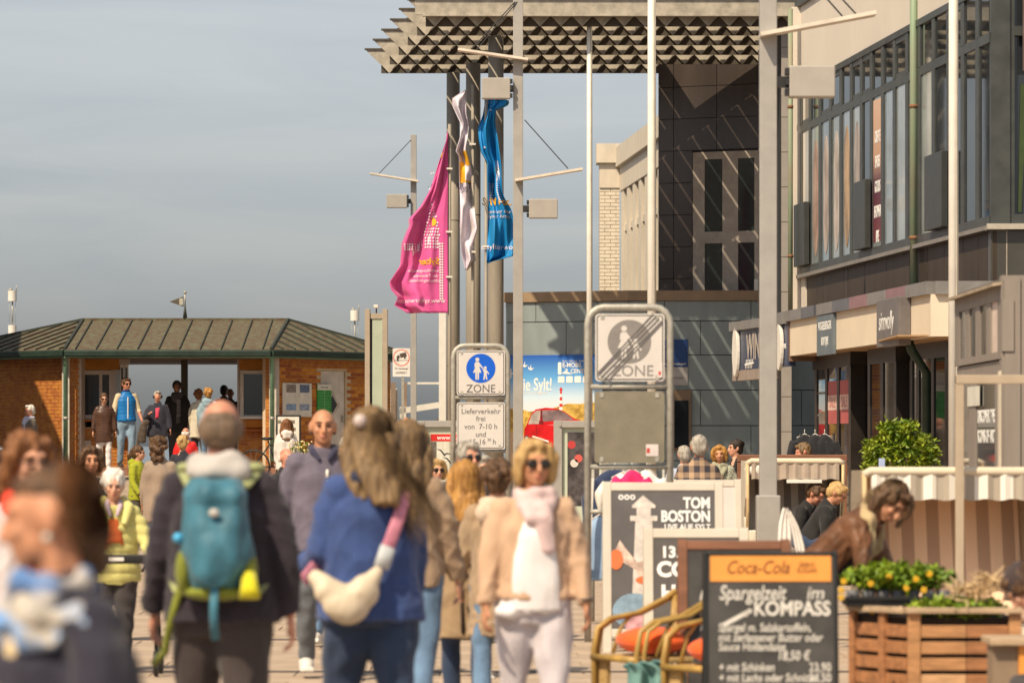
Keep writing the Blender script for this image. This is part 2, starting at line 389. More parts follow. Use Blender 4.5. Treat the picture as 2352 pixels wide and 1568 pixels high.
# recess windows, lintels, passage
def ku(u, d=79.9): return (u-U0)*d/F
def kv(v, d=79.9): return CAMH+(V0-v)*d/F
def window(parent, x0, x1, z0, z1, y, mats, fw=.05, name='window', mull=(), pane=GLASS):
    m = MB(); 
    for lo, hi in (((x0, y, z0), (x1, y+.1, z0+fw)), ((x0, y, z1-fw), (x1, y+.1, z1)), ((x0, y, z0+fw), (x0+fw, y+.1, z1-fw)), ((x1-fw, y, z0+fw), (x1, y+.1, z1-fw))): m.box(lo, hi)
    for k in mull: m.box((x0+(x1-x0)*k-fw*.35, y+.003, z0+fw), (x0+(x1-x0)*k+fw*.35, y+.09, z1-fw))
    f = m.build(name, mats, parent)
    g = MB(); g.box((x0+fw, y+.045, z0+fw), (x1-fw, y+.055, z1-fw)); g.build('pane', pane, f); return f
for lo, hi in (((-8.9, 79.66, kv(850)), (ku(276), 79.9, 3.36)), ((ku(550), 79.86, kv(850)), (-5.08, 80.0, 3.36))): m = MB(); m.box(lo, hi); m.build('lintel', OCHRE, kiosk)
window(kiosk, ku(186), ku(263), kv(963), kv(851), 79.68, FRAMEG, .09, mull=(.62,))
w2 = window(kiosk, ku(552), ku(613), kv(961), kv(851), 79.86, mat('window_frame_white', (.66, .60, .52), .5), .07)
m = MB(); m.box((ku(553), 79.7, kv(962)), (ku(613), 79.9, kv(957))); m.build('window_sill', WHITEP, kiosk)
bs_ = MB(); bs_.box((-.025, -.06, -.085), (.025, .06, .085)); bsm = bs_.mesh('sill_brick', BRICK[1])
for k in range(11):
    o = link('sill_brick', bsm, kiosk, Vector((ku(555)+k*.053, 79.78, kv(974)))-ORG[kiosk.name]); o.rotation_euler = (R(-28), 0, 0)
for lo, hi in (((ku(552), 79.72, kv(990)), (ku(614), 79.9, kv(985))), ((ku(186), 79.55, kv(968)), (ku(262), 79.7, kv(964)))): m = MB(); m.box(lo, hi); m.build('brick_ledge', BRICK[2], kiosk)
# interior and side returns of the passage
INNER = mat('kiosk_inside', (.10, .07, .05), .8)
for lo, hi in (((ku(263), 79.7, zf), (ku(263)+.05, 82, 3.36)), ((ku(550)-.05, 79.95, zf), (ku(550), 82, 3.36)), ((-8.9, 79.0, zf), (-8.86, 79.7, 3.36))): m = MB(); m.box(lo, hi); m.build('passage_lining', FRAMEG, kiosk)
m = MB()
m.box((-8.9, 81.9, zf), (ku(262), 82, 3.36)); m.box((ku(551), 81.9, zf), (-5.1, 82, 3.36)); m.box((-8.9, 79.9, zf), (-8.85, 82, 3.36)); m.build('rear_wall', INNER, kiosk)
for k in (0, 1):
    x = ku(278)+k*.09; m = MB(); m.box((x, 79.75, kv(960)), (x+.075, 79.8, kv(838))); f = m.build('narrow_window', WHITEP, kiosk)
    m = MB(); m.box((x+.018, 79.742, kv(955)), (x+.057, 79.752, kv(845))); m.build('pane', GLASS, f)
for lo, hi in (((ku(275), 79.7, kv(838)), (ku(299), 79.85, 3.36)), ((ku(275), 79.7, zf), (ku(299), 79.8, kv(962)))): m = MB(); m.box(lo, hi); m.build('corner_cladding', FRAMEG, kiosk)
m = MB(); m.box((ku(416, 80.6), 80.55, zf), (ku(431, 80.6), 80.7, 3.36)); m.build('passage_post', mat('brown_post', (.07, .055, .035), .5), kiosk, bevel=.01)
m = MB(); m.box((ku(186), 79.62, zf+.02), (ku(212), 79.69, zf+.55)); m.build('supply_cabinet', FRAMEG, kiosk, bevel=.01)
for u in (150.5, 625):
    x = (u-U0)*78.6/F; m = MB(); m.tube([(x, 78.45, 3.42), (x, 78.62, 3.25), (x, 78.62, gz(78.6)+.12)], .046, 12); d = m.build('downpipe', PATINA, kiosk, True)
    m = MB(); m.cyl((x, 78.62, 2.1), (x, 78.62, 2.16), .055); m.build('bracket', GALV, d, True)
for a, b in ((143, 148), (154.5, 160), (618.5, 621), (630, 641)):
    m = MB(); m.box((ku(a, 78.85), 78.8, zf), (ku(b, 78.85), 78.93, 3.36)); m.build('corner_trim', mat('trim_pale', (.56, .50, .44), .6), kiosk)
# notices, door on the right wing
frR = Fr(WR0, WR1-WR0)
def rw(u):                                                    # along-wall position seen at column u
    t = (u-U0)/F; e = frR.ex; return (t*WR0.y-WR0.x)/(e.x-t*e.y)
m = MB(frR); a0, a1 = 1.53, 2.31
m.box((a0, 0, -.1), (a1, 2.0, -.03)); door = m.build('door', mat('door_white', (.62, .56, .52), .5), kiosk, bevel=.008)
cx = (a0+a1)/2; m = MB(frR); m.poly([(cx-.24, 1.30), (cx, 1.02), (cx+.24, 1.30), (cx, 1.58)], -.03, -.024); m.build('window_frame', mat('door_panel', (.50, .44, .40), .5), door)
m = MB(frR); m.poly([(cx-.15, 1.30), (cx, 1.12), (cx+.15, 1.30), (cx, 1.48)], -.024, -.018); m.build('pane', GLASS, door)
m = MB(frR); m.box((a1-.1, .93, -.03), (a1-.06, 1.07, .02)); m.build('handle', GALV, door)
def notice(label, u0, u1, v0, v1, base, cat='notice'):
    a, b = rw(u0), rw(u1); d = (WR0+frR.ex*(a+b)/2).y; z0, z1 = kv(v1, d)-zf, kv(v0, d)-zf
    t = thing('notice_board', label, cat, frR((a, z0, 0))); m = MB(frR); m.box((a, z0, .014), (b, z1, .04)); m.build('board', base, t, bevel=.004); return t, a, b, z0, z1
t, a, b, z0, z1 = notice('white notice board with four small photos on the kiosk wall', 646, 713, 880, 957, WHITEP)
for i in range(2):
    for j in range(2):
        x = a+(b-a)*(.1+.46*i); z = z0+(z1-z0)*(.06+.5*j); w_, h_ = (b-a)*.36, (z1-z0)*(.34 if j == 0 else .42)
        m = MB(frR); m.box((x, z, .04), (x+w_, z+h_, .046)); q = m.build('photo', mat('photo_paper', (.72, .68, .64), .5), t)
        m = MB(frR); m.box((x+.015, z+h_*.38, .046), (x+w_-.015, z+h_-.015, .049)); m.build('picture', mat('photo_blue%d%d' % (i, j), ((.22, .33, .52), (.25, .20, .18), (.30, .36, .50), (.12, .16, .26))[i*2+j], .5, var=.5, vs_=30), q)
t, a, b, z0, z1 = notice('green and white opening hours notice beside the kiosk door', 726, 758, 883, 962, mat('notice_green', (.03, .28, .05), .5))
m = MB(frR); m.box((a, z1-.12, .04), (b, z1, .044)); m.build('header', WHITEP, t)
text('Meine Inseln', frR, (a+b)/2, z1-.06, .045, PRINTK, t, c=.045)
m = MB(frR); m.box(((a+b)/2-.005, z0, .04), ((a+b)/2+.005, z1-.12, .043))
for k in range(6): m.box((a+.02, z1-.18-k*.06, .04), (b-.03, z1-.175-k*.06, .043))
m.build('print_lines', mat('pale_green', (.30, .55, .30), .5), t)
# weather vane on the ridge
vx = ku(425, 81.6); vane = thing('weather_vane', 'small pennant weather vane standing on the kiosk ridge', 'weather vane', (vx, 81.6, 4.25))
m = MB(); m.tube([(vx, 81.6, 4.25), (vx, 81.6, 4.55)], [.05, .014], 12); m.build('base', SEAM, vane, True)
m = MB(); m.cyl((vx, 81.6, 4.5), (vx, 81.6, kv(672, 81.6)), .016); m.ell((vx, 81.6, kv(672, 81.6)), (.035, .035, .035)); m.build('pole', GALV, vane, True)
z0 = kv(693, 81.6); m = MB(Fr((vx, 81.6, z0))); m.poly([(-.03, .11), (-.33, -.0), (-.03, -.11)], -.008, .008); m.build('pennant', mat('pennant', (.09, .075, .05), .6), vane)
m = MB(Fr((vx, 81.6, z0))); m.rrect(-.12, -.07, -.04, .07, .01, .008, .013); m.build('emblem', mat('pennant_pale', (.42, .40, .33), .6), vane)

# ================================================================ blue-grey entrance hall
TEAL = mat('teal_panel', (.245, .29, .295), .34, var=.10, vs_=1.4, stretch=(2, 2, .5), spec=.5); JOINT = mat('panel_joint', (.02, .02, .02), .8)
hall = thing('entrance_hall', 'low hall clad in blue-grey panels behind the billboard', 'building', (3, 72.3, 0))
HA, HB, HC = Vector((-.12, 73.3, 0)), Vector((2.2, 72.3, 0)), Vector((7.4, 72.3, 0))
parap = 4.49; rows = [.4, 1.29, 1.95, 2.62, 3.28, 3.92, 4.30]
for A, B, cols in ((HA, HB, (0, 1.25, 2.526)), (HB, HC, (0, 1.35, 3.25, 5.2))):
    fr = Fr(A, B-A); m = MB(fr); m.box((0, .1, -.3), ((B-A).length, 4.30, -.03)); wl = m.build('wall', JOINT, hall)
    for r, (z0, z1) in enumerate(zip(rows, rows[1:])):
        cs = list(cols) if r % 2 == 0 else [cols[0]]+[(c+d)/2 for c, d in zip(cols, cols[1:])]+[cols[-1]]
        for c0, c1 in zip(cs, cs[1:]):
            m = MB(fr); m.box((c0+.006, z0+.008, -.03), (c1-.006, z1-.008, 0)); m.build('panel', TEAL, wl)
    m = MB(fr); m.box((-.02, 4.30, -.5), ((B-A).length+.01, parap, .05)); m.build('parapet', mat('parapet_bronze', (.30, .21, .13), .45, var=.1), hall)
m = MB(); m.poly([(HA.x, HA.y+.05), (HB.x, HB.y+.05), (HC.x, HC.y+.05), (7.4, 84), (-.12, 84)], 4.2, 4.28); m.build('flat_roof', DARK, hall)
m = MB(); m.box((-.12, 73.4, .3), (-.04, 84, 4.3)); m.build('side_wall', TEAL, hall)
m = MB(); dx0, dx1 = (1545-U0)*72.3/F, (1587-U0)*72.3/F; m.box((dx0, 72.22, CAMH+px(-14, 72.3)), (dx1, 72.299, CAMH+px(125, 72.3))); dr = m.build('window', mat('bronze_frame', (.20, .14, .09), .5), hall)
m = MB(); m.box((dx0+.03, 72.2, CAMH+px(-8, 72.3)), (dx1-.05, 72.219, CAMH+px(100, 72.3))); m.build('pane', GLASS, dr)
# dark upper storey with window under the canopy
DBROWN = mat('dark_cladding', (.055, .042, .036), .3, var=.25, vs_=.6, stretch=(3, 3, .4), spec=.6)
UA, UB = Vector((2.80, 73.6, 4.3)), Vector((4.70, 72.7, 4.3)); frU = Fr(UA, UB-UA); LU = (UB-UA).length
def uu(u): t = (u-U0)/F; e = frU.ex; return (t*UA.y-UA.x)/(e.x-t*e.y)
m = MB(frU); m.box((0, 0, -.4), (LU, 4.6, -.03)); up = m.build('upper_wall', JOINT, hall)
wz0, wz1 = 0, CAMH+px(672, 73)-4.3; c1_, c2_, c3_ = uu(1547), uu(1590), uu(1606)
z = -.15; 
while z < 4.55:
    z1 = min(z+.61, 4.58)
    for c0, c1 in (((0, c1_), (c1_, c2_)) if z1 < wz1+.1 else ((0, c1_), (c1_, (c1_+LU)/2), ((c1_+LU)/2, LU))):
        m = MB(frU); m.box((c0+.006, z+.006, -.03), (c1-.006, z1-.006, 0)); m.build('panel', DBROWN, up)
    z = z1
FRB = mat('taupe_frame', (.36, .315, .27), .5)
m = MB(frU); m.box((c2_, 0, -.03), (c3_, wz1, -.02)); m.box((c3_, wz1-.14, -.03), (LU, wz1, -.002)); m.box((c3_, 0, -.03), (c3_+.11, wz1-.14, -.002)); mid = (c3_+LU)/2+.02
m.box((mid-.17, 0, -.03), (mid+.15, wz1-.14, -.002)); m.box((LU-.12, 0, -.03), (LU, wz1-.14, -.002)); zt_ = CAMH+px(475, 73)-4.3
m.box((c3_+.11, zt_-.11, -.03), (mid-.17, zt_+.11, -.003)); m.box((mid+.15, zt_-.11, -.03), (LU-.12, zt_+.11, -.003)); wf = m.build('window', FRB, hall)
for a, b in ((c3_+.11, mid-.17), (mid+.15, LU-.12)):
    for p, q in ((0, zt_-.11), (zt_+.11, wz1-.14)): m = MB(frU); m.box((a, p, -.025), (b, q, -.015)); m.build('pane', glass_mat('curtain_glass', (.025, .035, .035), .06), wf)
m = MB(frU); m.box((LU-.10, .30-.15+.05, 0), (LU-.02, .42, .06)); m.build('junction_box', WHITEP, hall)
# grey-tiled stair tower
tower = thing('stair_tower', 'grey tiled stair tower behind the tall near lamp post', 'building', (4.7, 66, 0))
tx0, tx1 = 4.63, (1818-U0)*66/F; TILE = mat('tower_tile', (.30, .27, .24), .45, var=.06)
m = MB(); m.box((tx0, 66.03, 0), (tx1, 72.2, 9.6)); tw = m.build('wall', JOINT, tower)
for k in range(16): m = MB(); m.box((tx0, 66, .02+k*.6), (tx1, 66.03, .61+k*.6)); m.build('tile', TILE, tw)

# ================================================================ canopy
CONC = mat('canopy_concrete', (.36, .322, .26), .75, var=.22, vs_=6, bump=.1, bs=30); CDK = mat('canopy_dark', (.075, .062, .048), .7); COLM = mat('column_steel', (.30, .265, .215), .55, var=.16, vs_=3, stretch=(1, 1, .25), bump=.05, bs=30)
canopy = thing('entrance_canopy', 'big sawtooth canopy of triangular coffers on three round columns', 'canopy', (0, 70, 0))
ROWY = [65.8, 67.25, 68.9, 70.6, 72.35, 74.1]; ZT, ZF = 9.2, 8.93; P_ = .36; SK = -.126
def lx(y): return -1.50+SK*(y-65.8)
tb = MB(); tb.add([(-P_*.485, 0, 0), (P_*.485, 0, 0), (0, -.02, -.182), (-P_*.485, .03, 0), (P_*.485, .03, 0), (0, .01, -.182)], [(0, 2, 1), (3, 4, 5), (0, 1, 4, 3), (1, 2, 5, 4), (2, 0, 3, 5)])
tme = tb.mesh('coffer_panel', CONC); rb = MB()
for i, y in enumerate(ROWY):
    x0 = lx(y); x1 = 5.0 if y < 72.4 else 2.9
    m = MB(); 
    m.add([(x0-.28, y, ZT), (x1, y, ZT), (x1, y, ZF), (x0, y, ZF), (x0-.28, y+.03, ZT), (x1, y+.03, ZT), (x1, y+.03, ZF), (x0, y+.03, ZF)], [(0, 3, 2, 1), (4, 5, 6, 7), (0, 1, 5, 4), (1, 2, 6, 5), (2, 3, 7, 6), (3, 0, 4, 7)])
    bmx = m.build('beam', CONC, canopy)
    m = MB(); m.box((x0-.30, y-.03, ZT), (x1, y+.06, ZT+.03)); m.build('flange', CDK, bmx)
    m = MB(); m.box((x0+.02, y+.05, ZF-.175), (x1, y+.08, ZF)); m.build('shade_backing', CDK, bmx)  # added dark strip, its colour stands in for the shade between the coffers
    k = 0; off = (i*.37 % 1)*P_
    while x0+P_/2+k*P_ < x1-.1:
        x = x0+P_/2+k*P_; link('coffer_panel', tme, canopy, Vector((x, y-.01, ZF))-ORG[canopy.name])
        rb.bar((x+.005, y-.04, ZF-.172), (x+P_*.40, y-.07, ZF-.02), .02, .014); k += 1
rb.build('coffer_rib', CONC, canopy, kind='stuff')
for i, (y0, y1) in enumerate(zip(ROWY, ROWY[1:])):
    k = 0; x1 = 5.0 if y1 < 73 else 2.9
    while lx(y0)+k*.375 < x1-.1:
        a = lx(y0)+k*.375; b = a+.32; s0 = SK*.05; s1 = SK*(y1-.31-y0)
        m = MB(); m.add([(a+s0, y0+.05, ZT), (b+s0, y0+.05, ZT), (b+s1, y1-.31, ZT), (a+s1, y1-.31, ZT), (a+s0, y0+.05, ZT+.05), (b+s0, y0+.05, ZT+.05), (b+s1, y1-.31, ZT+.05), (a+s1, y1-.31, ZT+.05)], [(3, 2, 1, 0), (4, 5, 6, 7), (0, 1, 5, 4), (1, 2, 6, 5), (2, 3, 7, 6), (3, 0, 4, 7)])
        m.build('roof_board', CDK, canopy); k += 1
m = MB(); m.box((lx(65.6)-.18, 65.55, ZF-.005), (5.0, 65.64, ZT+.0)); fa = m.build('fascia', CONC, canopy); m = MB(); m.box((lx(65.6)-.2, 65.5, ZT), (5.0, 65.7, ZT+.035)); m.build('coping', CDK, fa)
m = MB(); m.box((lx(65.6)-.05, 65.53, ZF-.03), (5.0, 65.66, ZF-.005)); m.build('lower_rail', CONC, fa)
for u, d, r in ((1041, 74.0, .128), (1087, 72.2, .138), (1139, 67.4, .136)):
    x = (u-U0)*d/F; m = MB(); m.cyl((x, d, gz(d)-.05), (x, d, ZF-.18), r, n=28); c = m.build('column', COLM, canopy, True)
    m = MB()
    for z in (3.1, 5.9): m.cyl((x, d, z), (x, d, z+.012), r+.003, n=28)
    m.build('joint', CDK, c, True)

# ================================================================ cream house beyond the hall
house = thing('cream_house', 'cream painted house with white brick corner beyond the blue-grey hall', 'building', (2, 85, 0))
CREAM = mat('cream_render', (.56, .49, .39), .7, var=.09, vs_=2, stretch=(2, 2, .5)); CBR = mat('white_brick', (.62, .55, .44), .7, var=.08)
hx0, hx1 = (1377-U0)*86/F, (1423-U0)*86/F; 
m = MB(); m.box((hx0, 86, 0), (hx1, 86.6, CAMH+px(588, 86))); pier = m.build('brick_pier', mat('pier_mortar', (.40, .31, .22), .9), house)
z = 4.3; row = 0
while z < CAMH+px(588, 86)-.05:
    x = hx0-(.125 if row % 2 else 0)
    while x < hx1-.02:
        a, b = max(x, hx0), min(x+.238, hx1)
        if b-a > .03: m = MB(); m.box((a, 85.985, z), (b, 86, z+.07)); m.build('brick', CBR, pier)
        x += .25
    z += .082; row += 1
m = MB(); m.box((hx0, 85.95, CAMH+px(588, 86)), (hx1, 86.6, CAMH+px(645, 86))); m.box((hx0-.07, 85.85, CAMH+px(645, 86)), (hx1+.02, 86.7, CAMH+px(689, 86))); m.build('corner_block', CREAM, house)
W0, W1 = Vector((hx1, 86, 0)), Vector((3.05, 77.5, 0)); frW = Fr(W0, W1-W0); LW = (W1-W0).length
def hz(v): return CAMH+px(V0-v, 86)
m = MB(frW); m.box((0, hz(440), -.3), (LW, hz(385), 0)); m.box((-.02, hz(385), -.3), (LW, hz(340), .1)); m.box((0, 0, -.3), (LW, hz(700), -.02)); m.box((0, hz(700), -.35), (LW, hz(440), -.25)); m.build('side_wall', CREAM, house)
for k in range(7):
    a = .15+k*1.2; m = MB(frW); m.box((a, hz(700), -.2), (a+.5, hz(440), -.02)); m.box((a+.5, hz(535), -.2), (a+1.2, hz(520), -.05)); p = m.build('window_bay', CREAM, house)
    m = MB(frW); m.box((a+.5, hz(700), -.22), (a+1.2, hz(440), -.2)); m.build('pane', GLASS, p)

# ================================================================ long shop building on the right
shop = thing('shop_building', 'long shop building with a band of dark framed upper windows and white top', 'building', (5.3, 55, 0))
FA, FB = Vector((4.67, 62, 0)), Vector((5.98, 48, 0)); ex = (FB-FA); LF = ex.length; frS = Fr(FA, ex); ex.normalize()
def fs(u): t = (u-U0)/F; return (t*FA.y-FA.x)/(ex.x-t*ex.y)
PLASTER = mat('white_render', (.60, .535, .455), .75, var=.035, vs_=.7); ANTH = mat('anthracite_frame', (.048, .052, .049), .4, var=.2, vs_=4); BRPAN = mat('brown_panel', (.055, .040, .029), .5, var=.16, vs_=1.5, stretch=(2, 2, .5), spec=.2)
ZB, ZTR, ZW = 4.33, 6.68, 7.39
m = MB(frS); m.box((-.25, ZW, -.35), (LF, 8.66, -.0)); m.box((LF*.42, 8.66, -.35), (LF, 12, 0)); m.box((-.02, 3.5, -.35), (.36, ZW, .0)); m.build('render_wall', PLASTER, shop)
m = MB(frS); m.box((-.3, 8.66, -.4), (LF*.42, 8.76, .06)); m.build('coping', ANTH, shop)
m = MB(frS)
for k in range(1, 6): m.box((k*2.4-.003, ZW+.1, -.001), (k*2.4+.003, 8.6, .002))
m.build('render_joint', mat('joint_shade', (.45, .39, .33), .8), shop)
edges_u = [1842, 1862, 1885, 1909, 1933, 1957, 1980, 2003, 2029, 2056, 2085, 2113, 2146, 2180, 2213, 2247, 2274]
ed = [fs(u) for u in edges_u]; ed[-1] = LF
m = MB(frS); m.box((ed[0], ZB-.05, -.3), (LF, ZW, -.24)); m.build('dark_backing', BLACK, shop)
m = MB(frS); m.box((ed[0], ZW-.09, -.2), (LF, ZW, .03)); m.box((ed[0], ZTR-.06, -.12), (LF, ZTR+.06, .013)); m.box((ed[0], ZB, -.2), (LF, ZB+.12, .02)); m.build('window_rail', ANTH, shop)
m = MB(); m.box((4.52, 62.05, 3.45), (4.69, 62.4, 8.66)); m.build('end_wall', PLASTER, shop)
m = MB(frS); m.box((ed[0]-.1, ZB-.06, -.2), (LF, ZB-.005, .08)); m.build('sill', mat('sill_grey', (.22, .20, .18), .5), shop)
PG = glass_mat('pale_blind_glass', (.17, .20, .22), .05)
for i, (a, b) in enumerate(zip(ed, ed[1:])):
    m = MB(frS); m.box((a-.10, ZB+.12, -.12), (a+.10, ZTR-.06, .018)); m.box((a-.10, ZTR+.06, -.12), (a+.10, ZW-.09, .018)); f = m.build('window', ANTH, shop)
    dk = i in (6, 12)
    m = MB(frS); m.box((a+.10, ZB+.12, -.03), (b-.10, ZTR-.06, -.004)); m.build('lower_pane', GLASS if (dk or i > 12) else glass_mat('blind_glass_%d' % (i % 4), ((.22, .26, .29), (.28, .31, .32), (.16, .20, .23), (.25, .28, .28))[i % 4], .04+.02*(i % 3)), f)
    m = MB(frS); m.box((a+.10, ZTR+.06, -.03), (b-.10, ZW-.09, -.004)); m.build('upper_pane', GLASS, f)
    if i in (0, 2, 3, 5, 6, 9, 13): [(lambda m: (m.box((a+.10, p, -.05), (b-.10, q, .009)), m.build('casement', ANTH, f)))(MB(frS)) for p, q in ((ZTR+.06, ZTR+.12), (ZW-.17, ZW-.09))]
    if i in (0, 6, 12):
        m = MB(frS); m.box((a-.05, ZB+.12, .04), (b+.12, ZB+1.12, .13)); m.build('balcony_panel', mat('balcony_grey', (.038, .041, .039), .4), shop, bevel=.01)
    if i in (1, 2, 3, 4, 5):
        cxx = (a+b)/2; hw = (b-a)*.24; cz = ZB+1.15; m = MB(frS); m.poly([(cxx+hw*max(-1, min(1, 1.25*math.cos(q*math.pi/12))), cz+.92*math.sin(q*math.pi/12)) for q in range(24)], -.003, .002); m.build('poster', mat('board_print%d' % i, ((.33, .22, .17), (.36, .30, .26), (.40, .35, .31), (.38, .26, .16), (.34, .29, .27))[i-1], .5, var=.35, vs_=3, stretch=(1, 1, .5)), f)
    if i == 7:
        m = MB(frS); m.box((a+.10, ZB+.2, -.003), (b-.10, ZTR-.1, .001)); q = m.build('poster', grad_mat('poster_print', [(0, (.20, .05, .06)), (.45, (.09, .03, .05)), (.62, (.50, .30, .20)), (1, (.62, .42, .30))], ZB, ZTR), f)
        for k, s_ in enumerate(('CREATE', 'SHOES', 'GOODS', 'BEACHWEAR', 'BIKE')): text(s_, frS, (a+b)/2, ZTR-.65-k*.36, .24, PRINTW, q, sx=.5 if k != 3 else .36, c=.003, bold=.02)
pe = [.0, 1.85, 3.7, 5.4, 7.1, 8.75, 10.0, 11.1, 12.3, 13.2, LF]
for a, b in zip(pe, pe[1:]): m = MB(frS); m.box((a+.012, 3.45, -.2), (b-.012, ZB-.06, -.03)); m.build('spandrel_panel', BRPAN, shop)
m = MB(frS); m.box((0, 3.4, -.25), (LF, ZB-.06, -.2)); m.build('spandrel_backing', mat('joint_pale', (.33, .28, .22), .7), shop)
# end wall facing the street at the corner
m = MB(); x0 = FB.x; m.box((x0+.005, 48.02, 3.4), (x0+4, 48.3, ZB-.06)); m.build('corner_spandrel', mat('corner_panel', (.07, .064, .053), .3, var=.15, vs_=1.5), shop)
m = MB(); m.box((x0-.05, 47.9, ZB-.05), (x0+4, 48.02, ZB+.02)); m.build('corner_sill', mat('sill_light', (.40, .36, .30), .5), shop)
m = MB(); m.box((x0+.0, 47.95, ZB+.02), (x0+.24, 48.2, 12)); m.box((x0+.24, 47.98, ZB+.02), (x0+.30, 48.2, 12)); m.box((x0+.30, 47.97, ZB+.02), (x0+4, 48.15, ZB+.14)); m.box((x0+.30, 47.97, 6.7), (x0+4, 48.15, 6.82)); m.build('corner_post', ANTH, shop, kind='stuff')
m = MB(); m.box((x0+.30, 48.06, ZB+.14), (x0+4, 48.1, 6.7)); m.box((x0+.30, 48.06, 6.82), (x0+4, 48.1, 12)); m.build('corner_pane', GLASS, shop)
m = MB(); m.add([(x0+.35, 48.03, 4.5), (x0+.39, 48.03, 4.5), (x0+.47, 48.03, 6.1), (x0+.38, 48.03, 6.1), (x0+.35, 48.05, 4.5), (x0+.39, 48.05, 4.5), (x0+.47, 48.05, 6.1), (x0+.38, 48.05, 6.1)], [(0, 1, 2, 3), (7, 6, 5, 4), (0, 4, 5, 1), (1, 5, 6, 2), (2, 6, 7, 3), (3, 7, 4, 0)]); m.build('green_strip', mat('lime_strip', (.035, .058, .015), .5), shop)
m = MB(); m.box((x0+.39, 47.7, 6.25), (x0+4, 47.9, 12)); m.build('corner_sign', mat('mauve_sign', (.20, .14, .13), .4), shop)
m = MB(); m.box((x0+.3, 48.3, 0), (x0+4, 62, 12)); m.box((FA.x+.4, 58, 0), (FA.x+4, 62, 8.6)); m.build('core', DARK, shop)
# downpipes on the facade
for u, d, r, z0, z1, mt in ((1815.5, 61.8, .040, 3.55, 8.6, 'PIPE1'), (2098.5, 52.6, .053, 3.55, 9.6, 'PIPE2')):
    x = (u-U0)*d/F; m = MB(); m.cyl((x, d, z0), (x, d, z1), r, n=16); p = m.build('downpipe', mat(mt, (.20, .30, .19), .55, col2=(.25, .21, .15), vs_=.8, lo=.35, hi=.7), shop, True)
    for z in ((4.6, 7.0) if d > 60 else (4.4, 6.2, 8.2)): m = MB(); m.cyl((x, d, z), (x, d, z+.05), r+.008, n=16); m.build('bracket', mat('rust', (.20, .10, .05), .8), p, True)
# marquee
CL, CR = Vector((4.2, 58, 0)), Vector((5.17, 47.4, 0)); frC = Fr(CL, CR-CL); LC = (CR-CL).length
mar = thing('shop_marquee', 'white fronted marquee with tan boarded underside over the shop windows', 'marquee', (4.7, 52, 2.9))
MW = mat('marquee_white', (.66, .56, .43), .75, var=.05, vs_=1.2); TRIM = [mat('trim_grey', (.20, .19, .18), .4), mat('trim_mauve', (.25, .14, .15), .4), mat('trim_slate', (.115, .12, .135), .4)]
m = MB(frC); m.box((0, 2.93, -.1), (LC, 3.45, 0)); m.build('front', MW, mar); m = MB(); m.box((CR.x, 47.4, 2.93), (8, 47.5, 3.45)); m.build('return_front', MW, mar)
for k in range(8):
    a, b = LC*k/8-(.9 if k == 0 else 0), LC*(k+1)/8; m = MB(frC); m.box((a, 3.45, -.3), (b-.004, 3.61, .06)); m.build('trim', TRIM[(0, 2, 0, 2, 1, 0, 1, 0)[k]], mar)
m = MB(); m.box((CR.x+.05, 47.33, 3.45), (8, 47.6, 3.61)); m.build('corner_trim', TRIM[0], mar)
TAN = mat('soffit_tan', (.36, .22, .11), .7, var=.12, vs_=2, stretch=(8, .6, 1))
for k in range(7):
    a, b = .14*k+.12, .14*k+.25; m = MB(frC); m.box((-2.2, 2.93, -b-.0), (LC-.05, 2.95, -a)); m.build('soffit_board', TAN, mar)
m = MB(frC); m.box((-.03, 2.85, -.5), (-.003, 3.45, .02)); m.build('end_cap', mat('end_brown', (.16, .10, .07), .6), mar)
m = MB(frC); m.box((-2.2, 2.96, -1.5), (LC, 3.4, -.35)); m.build('slab', DARK, mar)
m = MB(); m.box((CR.x-.4, 47.52, 2.932), (8, 50, 2.952)); m.build('corner_soffit', TAN, mar)
def fc(u): t = (u-U0)/F; return (t*CL.y-CL.x)/(frC.ex.x-t*frC.ex.y)
sg = thing('shop_sign', 'slim slate boutique sign on the white marquee front', 'sign', frC((fc(1885), 2.9, 0))); a, b = fc(1884), fc(1921)
m = MB(frC); m.box((a, 2.87, .004), (b, 3.44, .05)); m.build('panel', mat('slate_sign', (.13, .16, .18), .4), sg)
text('VOGELBERGER', frC, (a+b)/2, 3.28, .17, PRINTW, sg, c=.052, sx=.95*(b-a)/1.35, bold=.01); text('BOUTIQUE', frC, (a+b)/2, 3.06, .17, PRINTW, sg, c=.052, sx=.5*(b-a)/.95)
sg = thing('shop_sign', 'deep dark grey box sign with cursive letters on the marquee', 'sign', frC((fc(2045), 2.9, 0))); a, b = fc(2041), fc(2093)
m = MB(frC); m.box((a, 2.86, .004), (b, 3.47, .16)); m.build('panel', mat('grey_sign', (.15, .135, .13), .4), sg, bevel=.008)
text('sinnvolly', frC, (a+b)/2-.1, 3.18, .34, PRINTW, sg, c=.162, sx=.8*(b-a)/1.45, shear=.25)
NA, NB = Vector((3.56, 62, 0)), Vector((4.17, 58.05, 0)); frN = Fr(NA, NB-NA); LN = (NB-NA).length
sg = thing('shop_sign', 'long navy surf shop sign with white boards and letters behind the lamp post', 'sign', frN((LN/2, 2.8, 0)))
m = MB(frN); m.box((0, 2.78, -.12), (LN, 3.42, 0)); m.build('panel', mat('navy_sign', (.035, .05, .10), .35, var=.15, vs_=2), sg)
m = MB(frN); m.box((0, 2.62, -.12), (LN*.72, 2.78, .005)); m.build('lower_panel', mat('sign_taupe', (.30, .24, .20), .5), sg); m = MB(frN); m.box((0, 3.42, -.3), (LN, 3.56, .06)); m.build('trim', TRIM[0], sg)
for q, hh in ((.42, .40), (LN-.42, .36)): m = MB(frN); m.disc(q, 3.08, .19, 0.005, .06, 24, hh); m.build('surfboard', WHITEP, sg, bevel=.01)
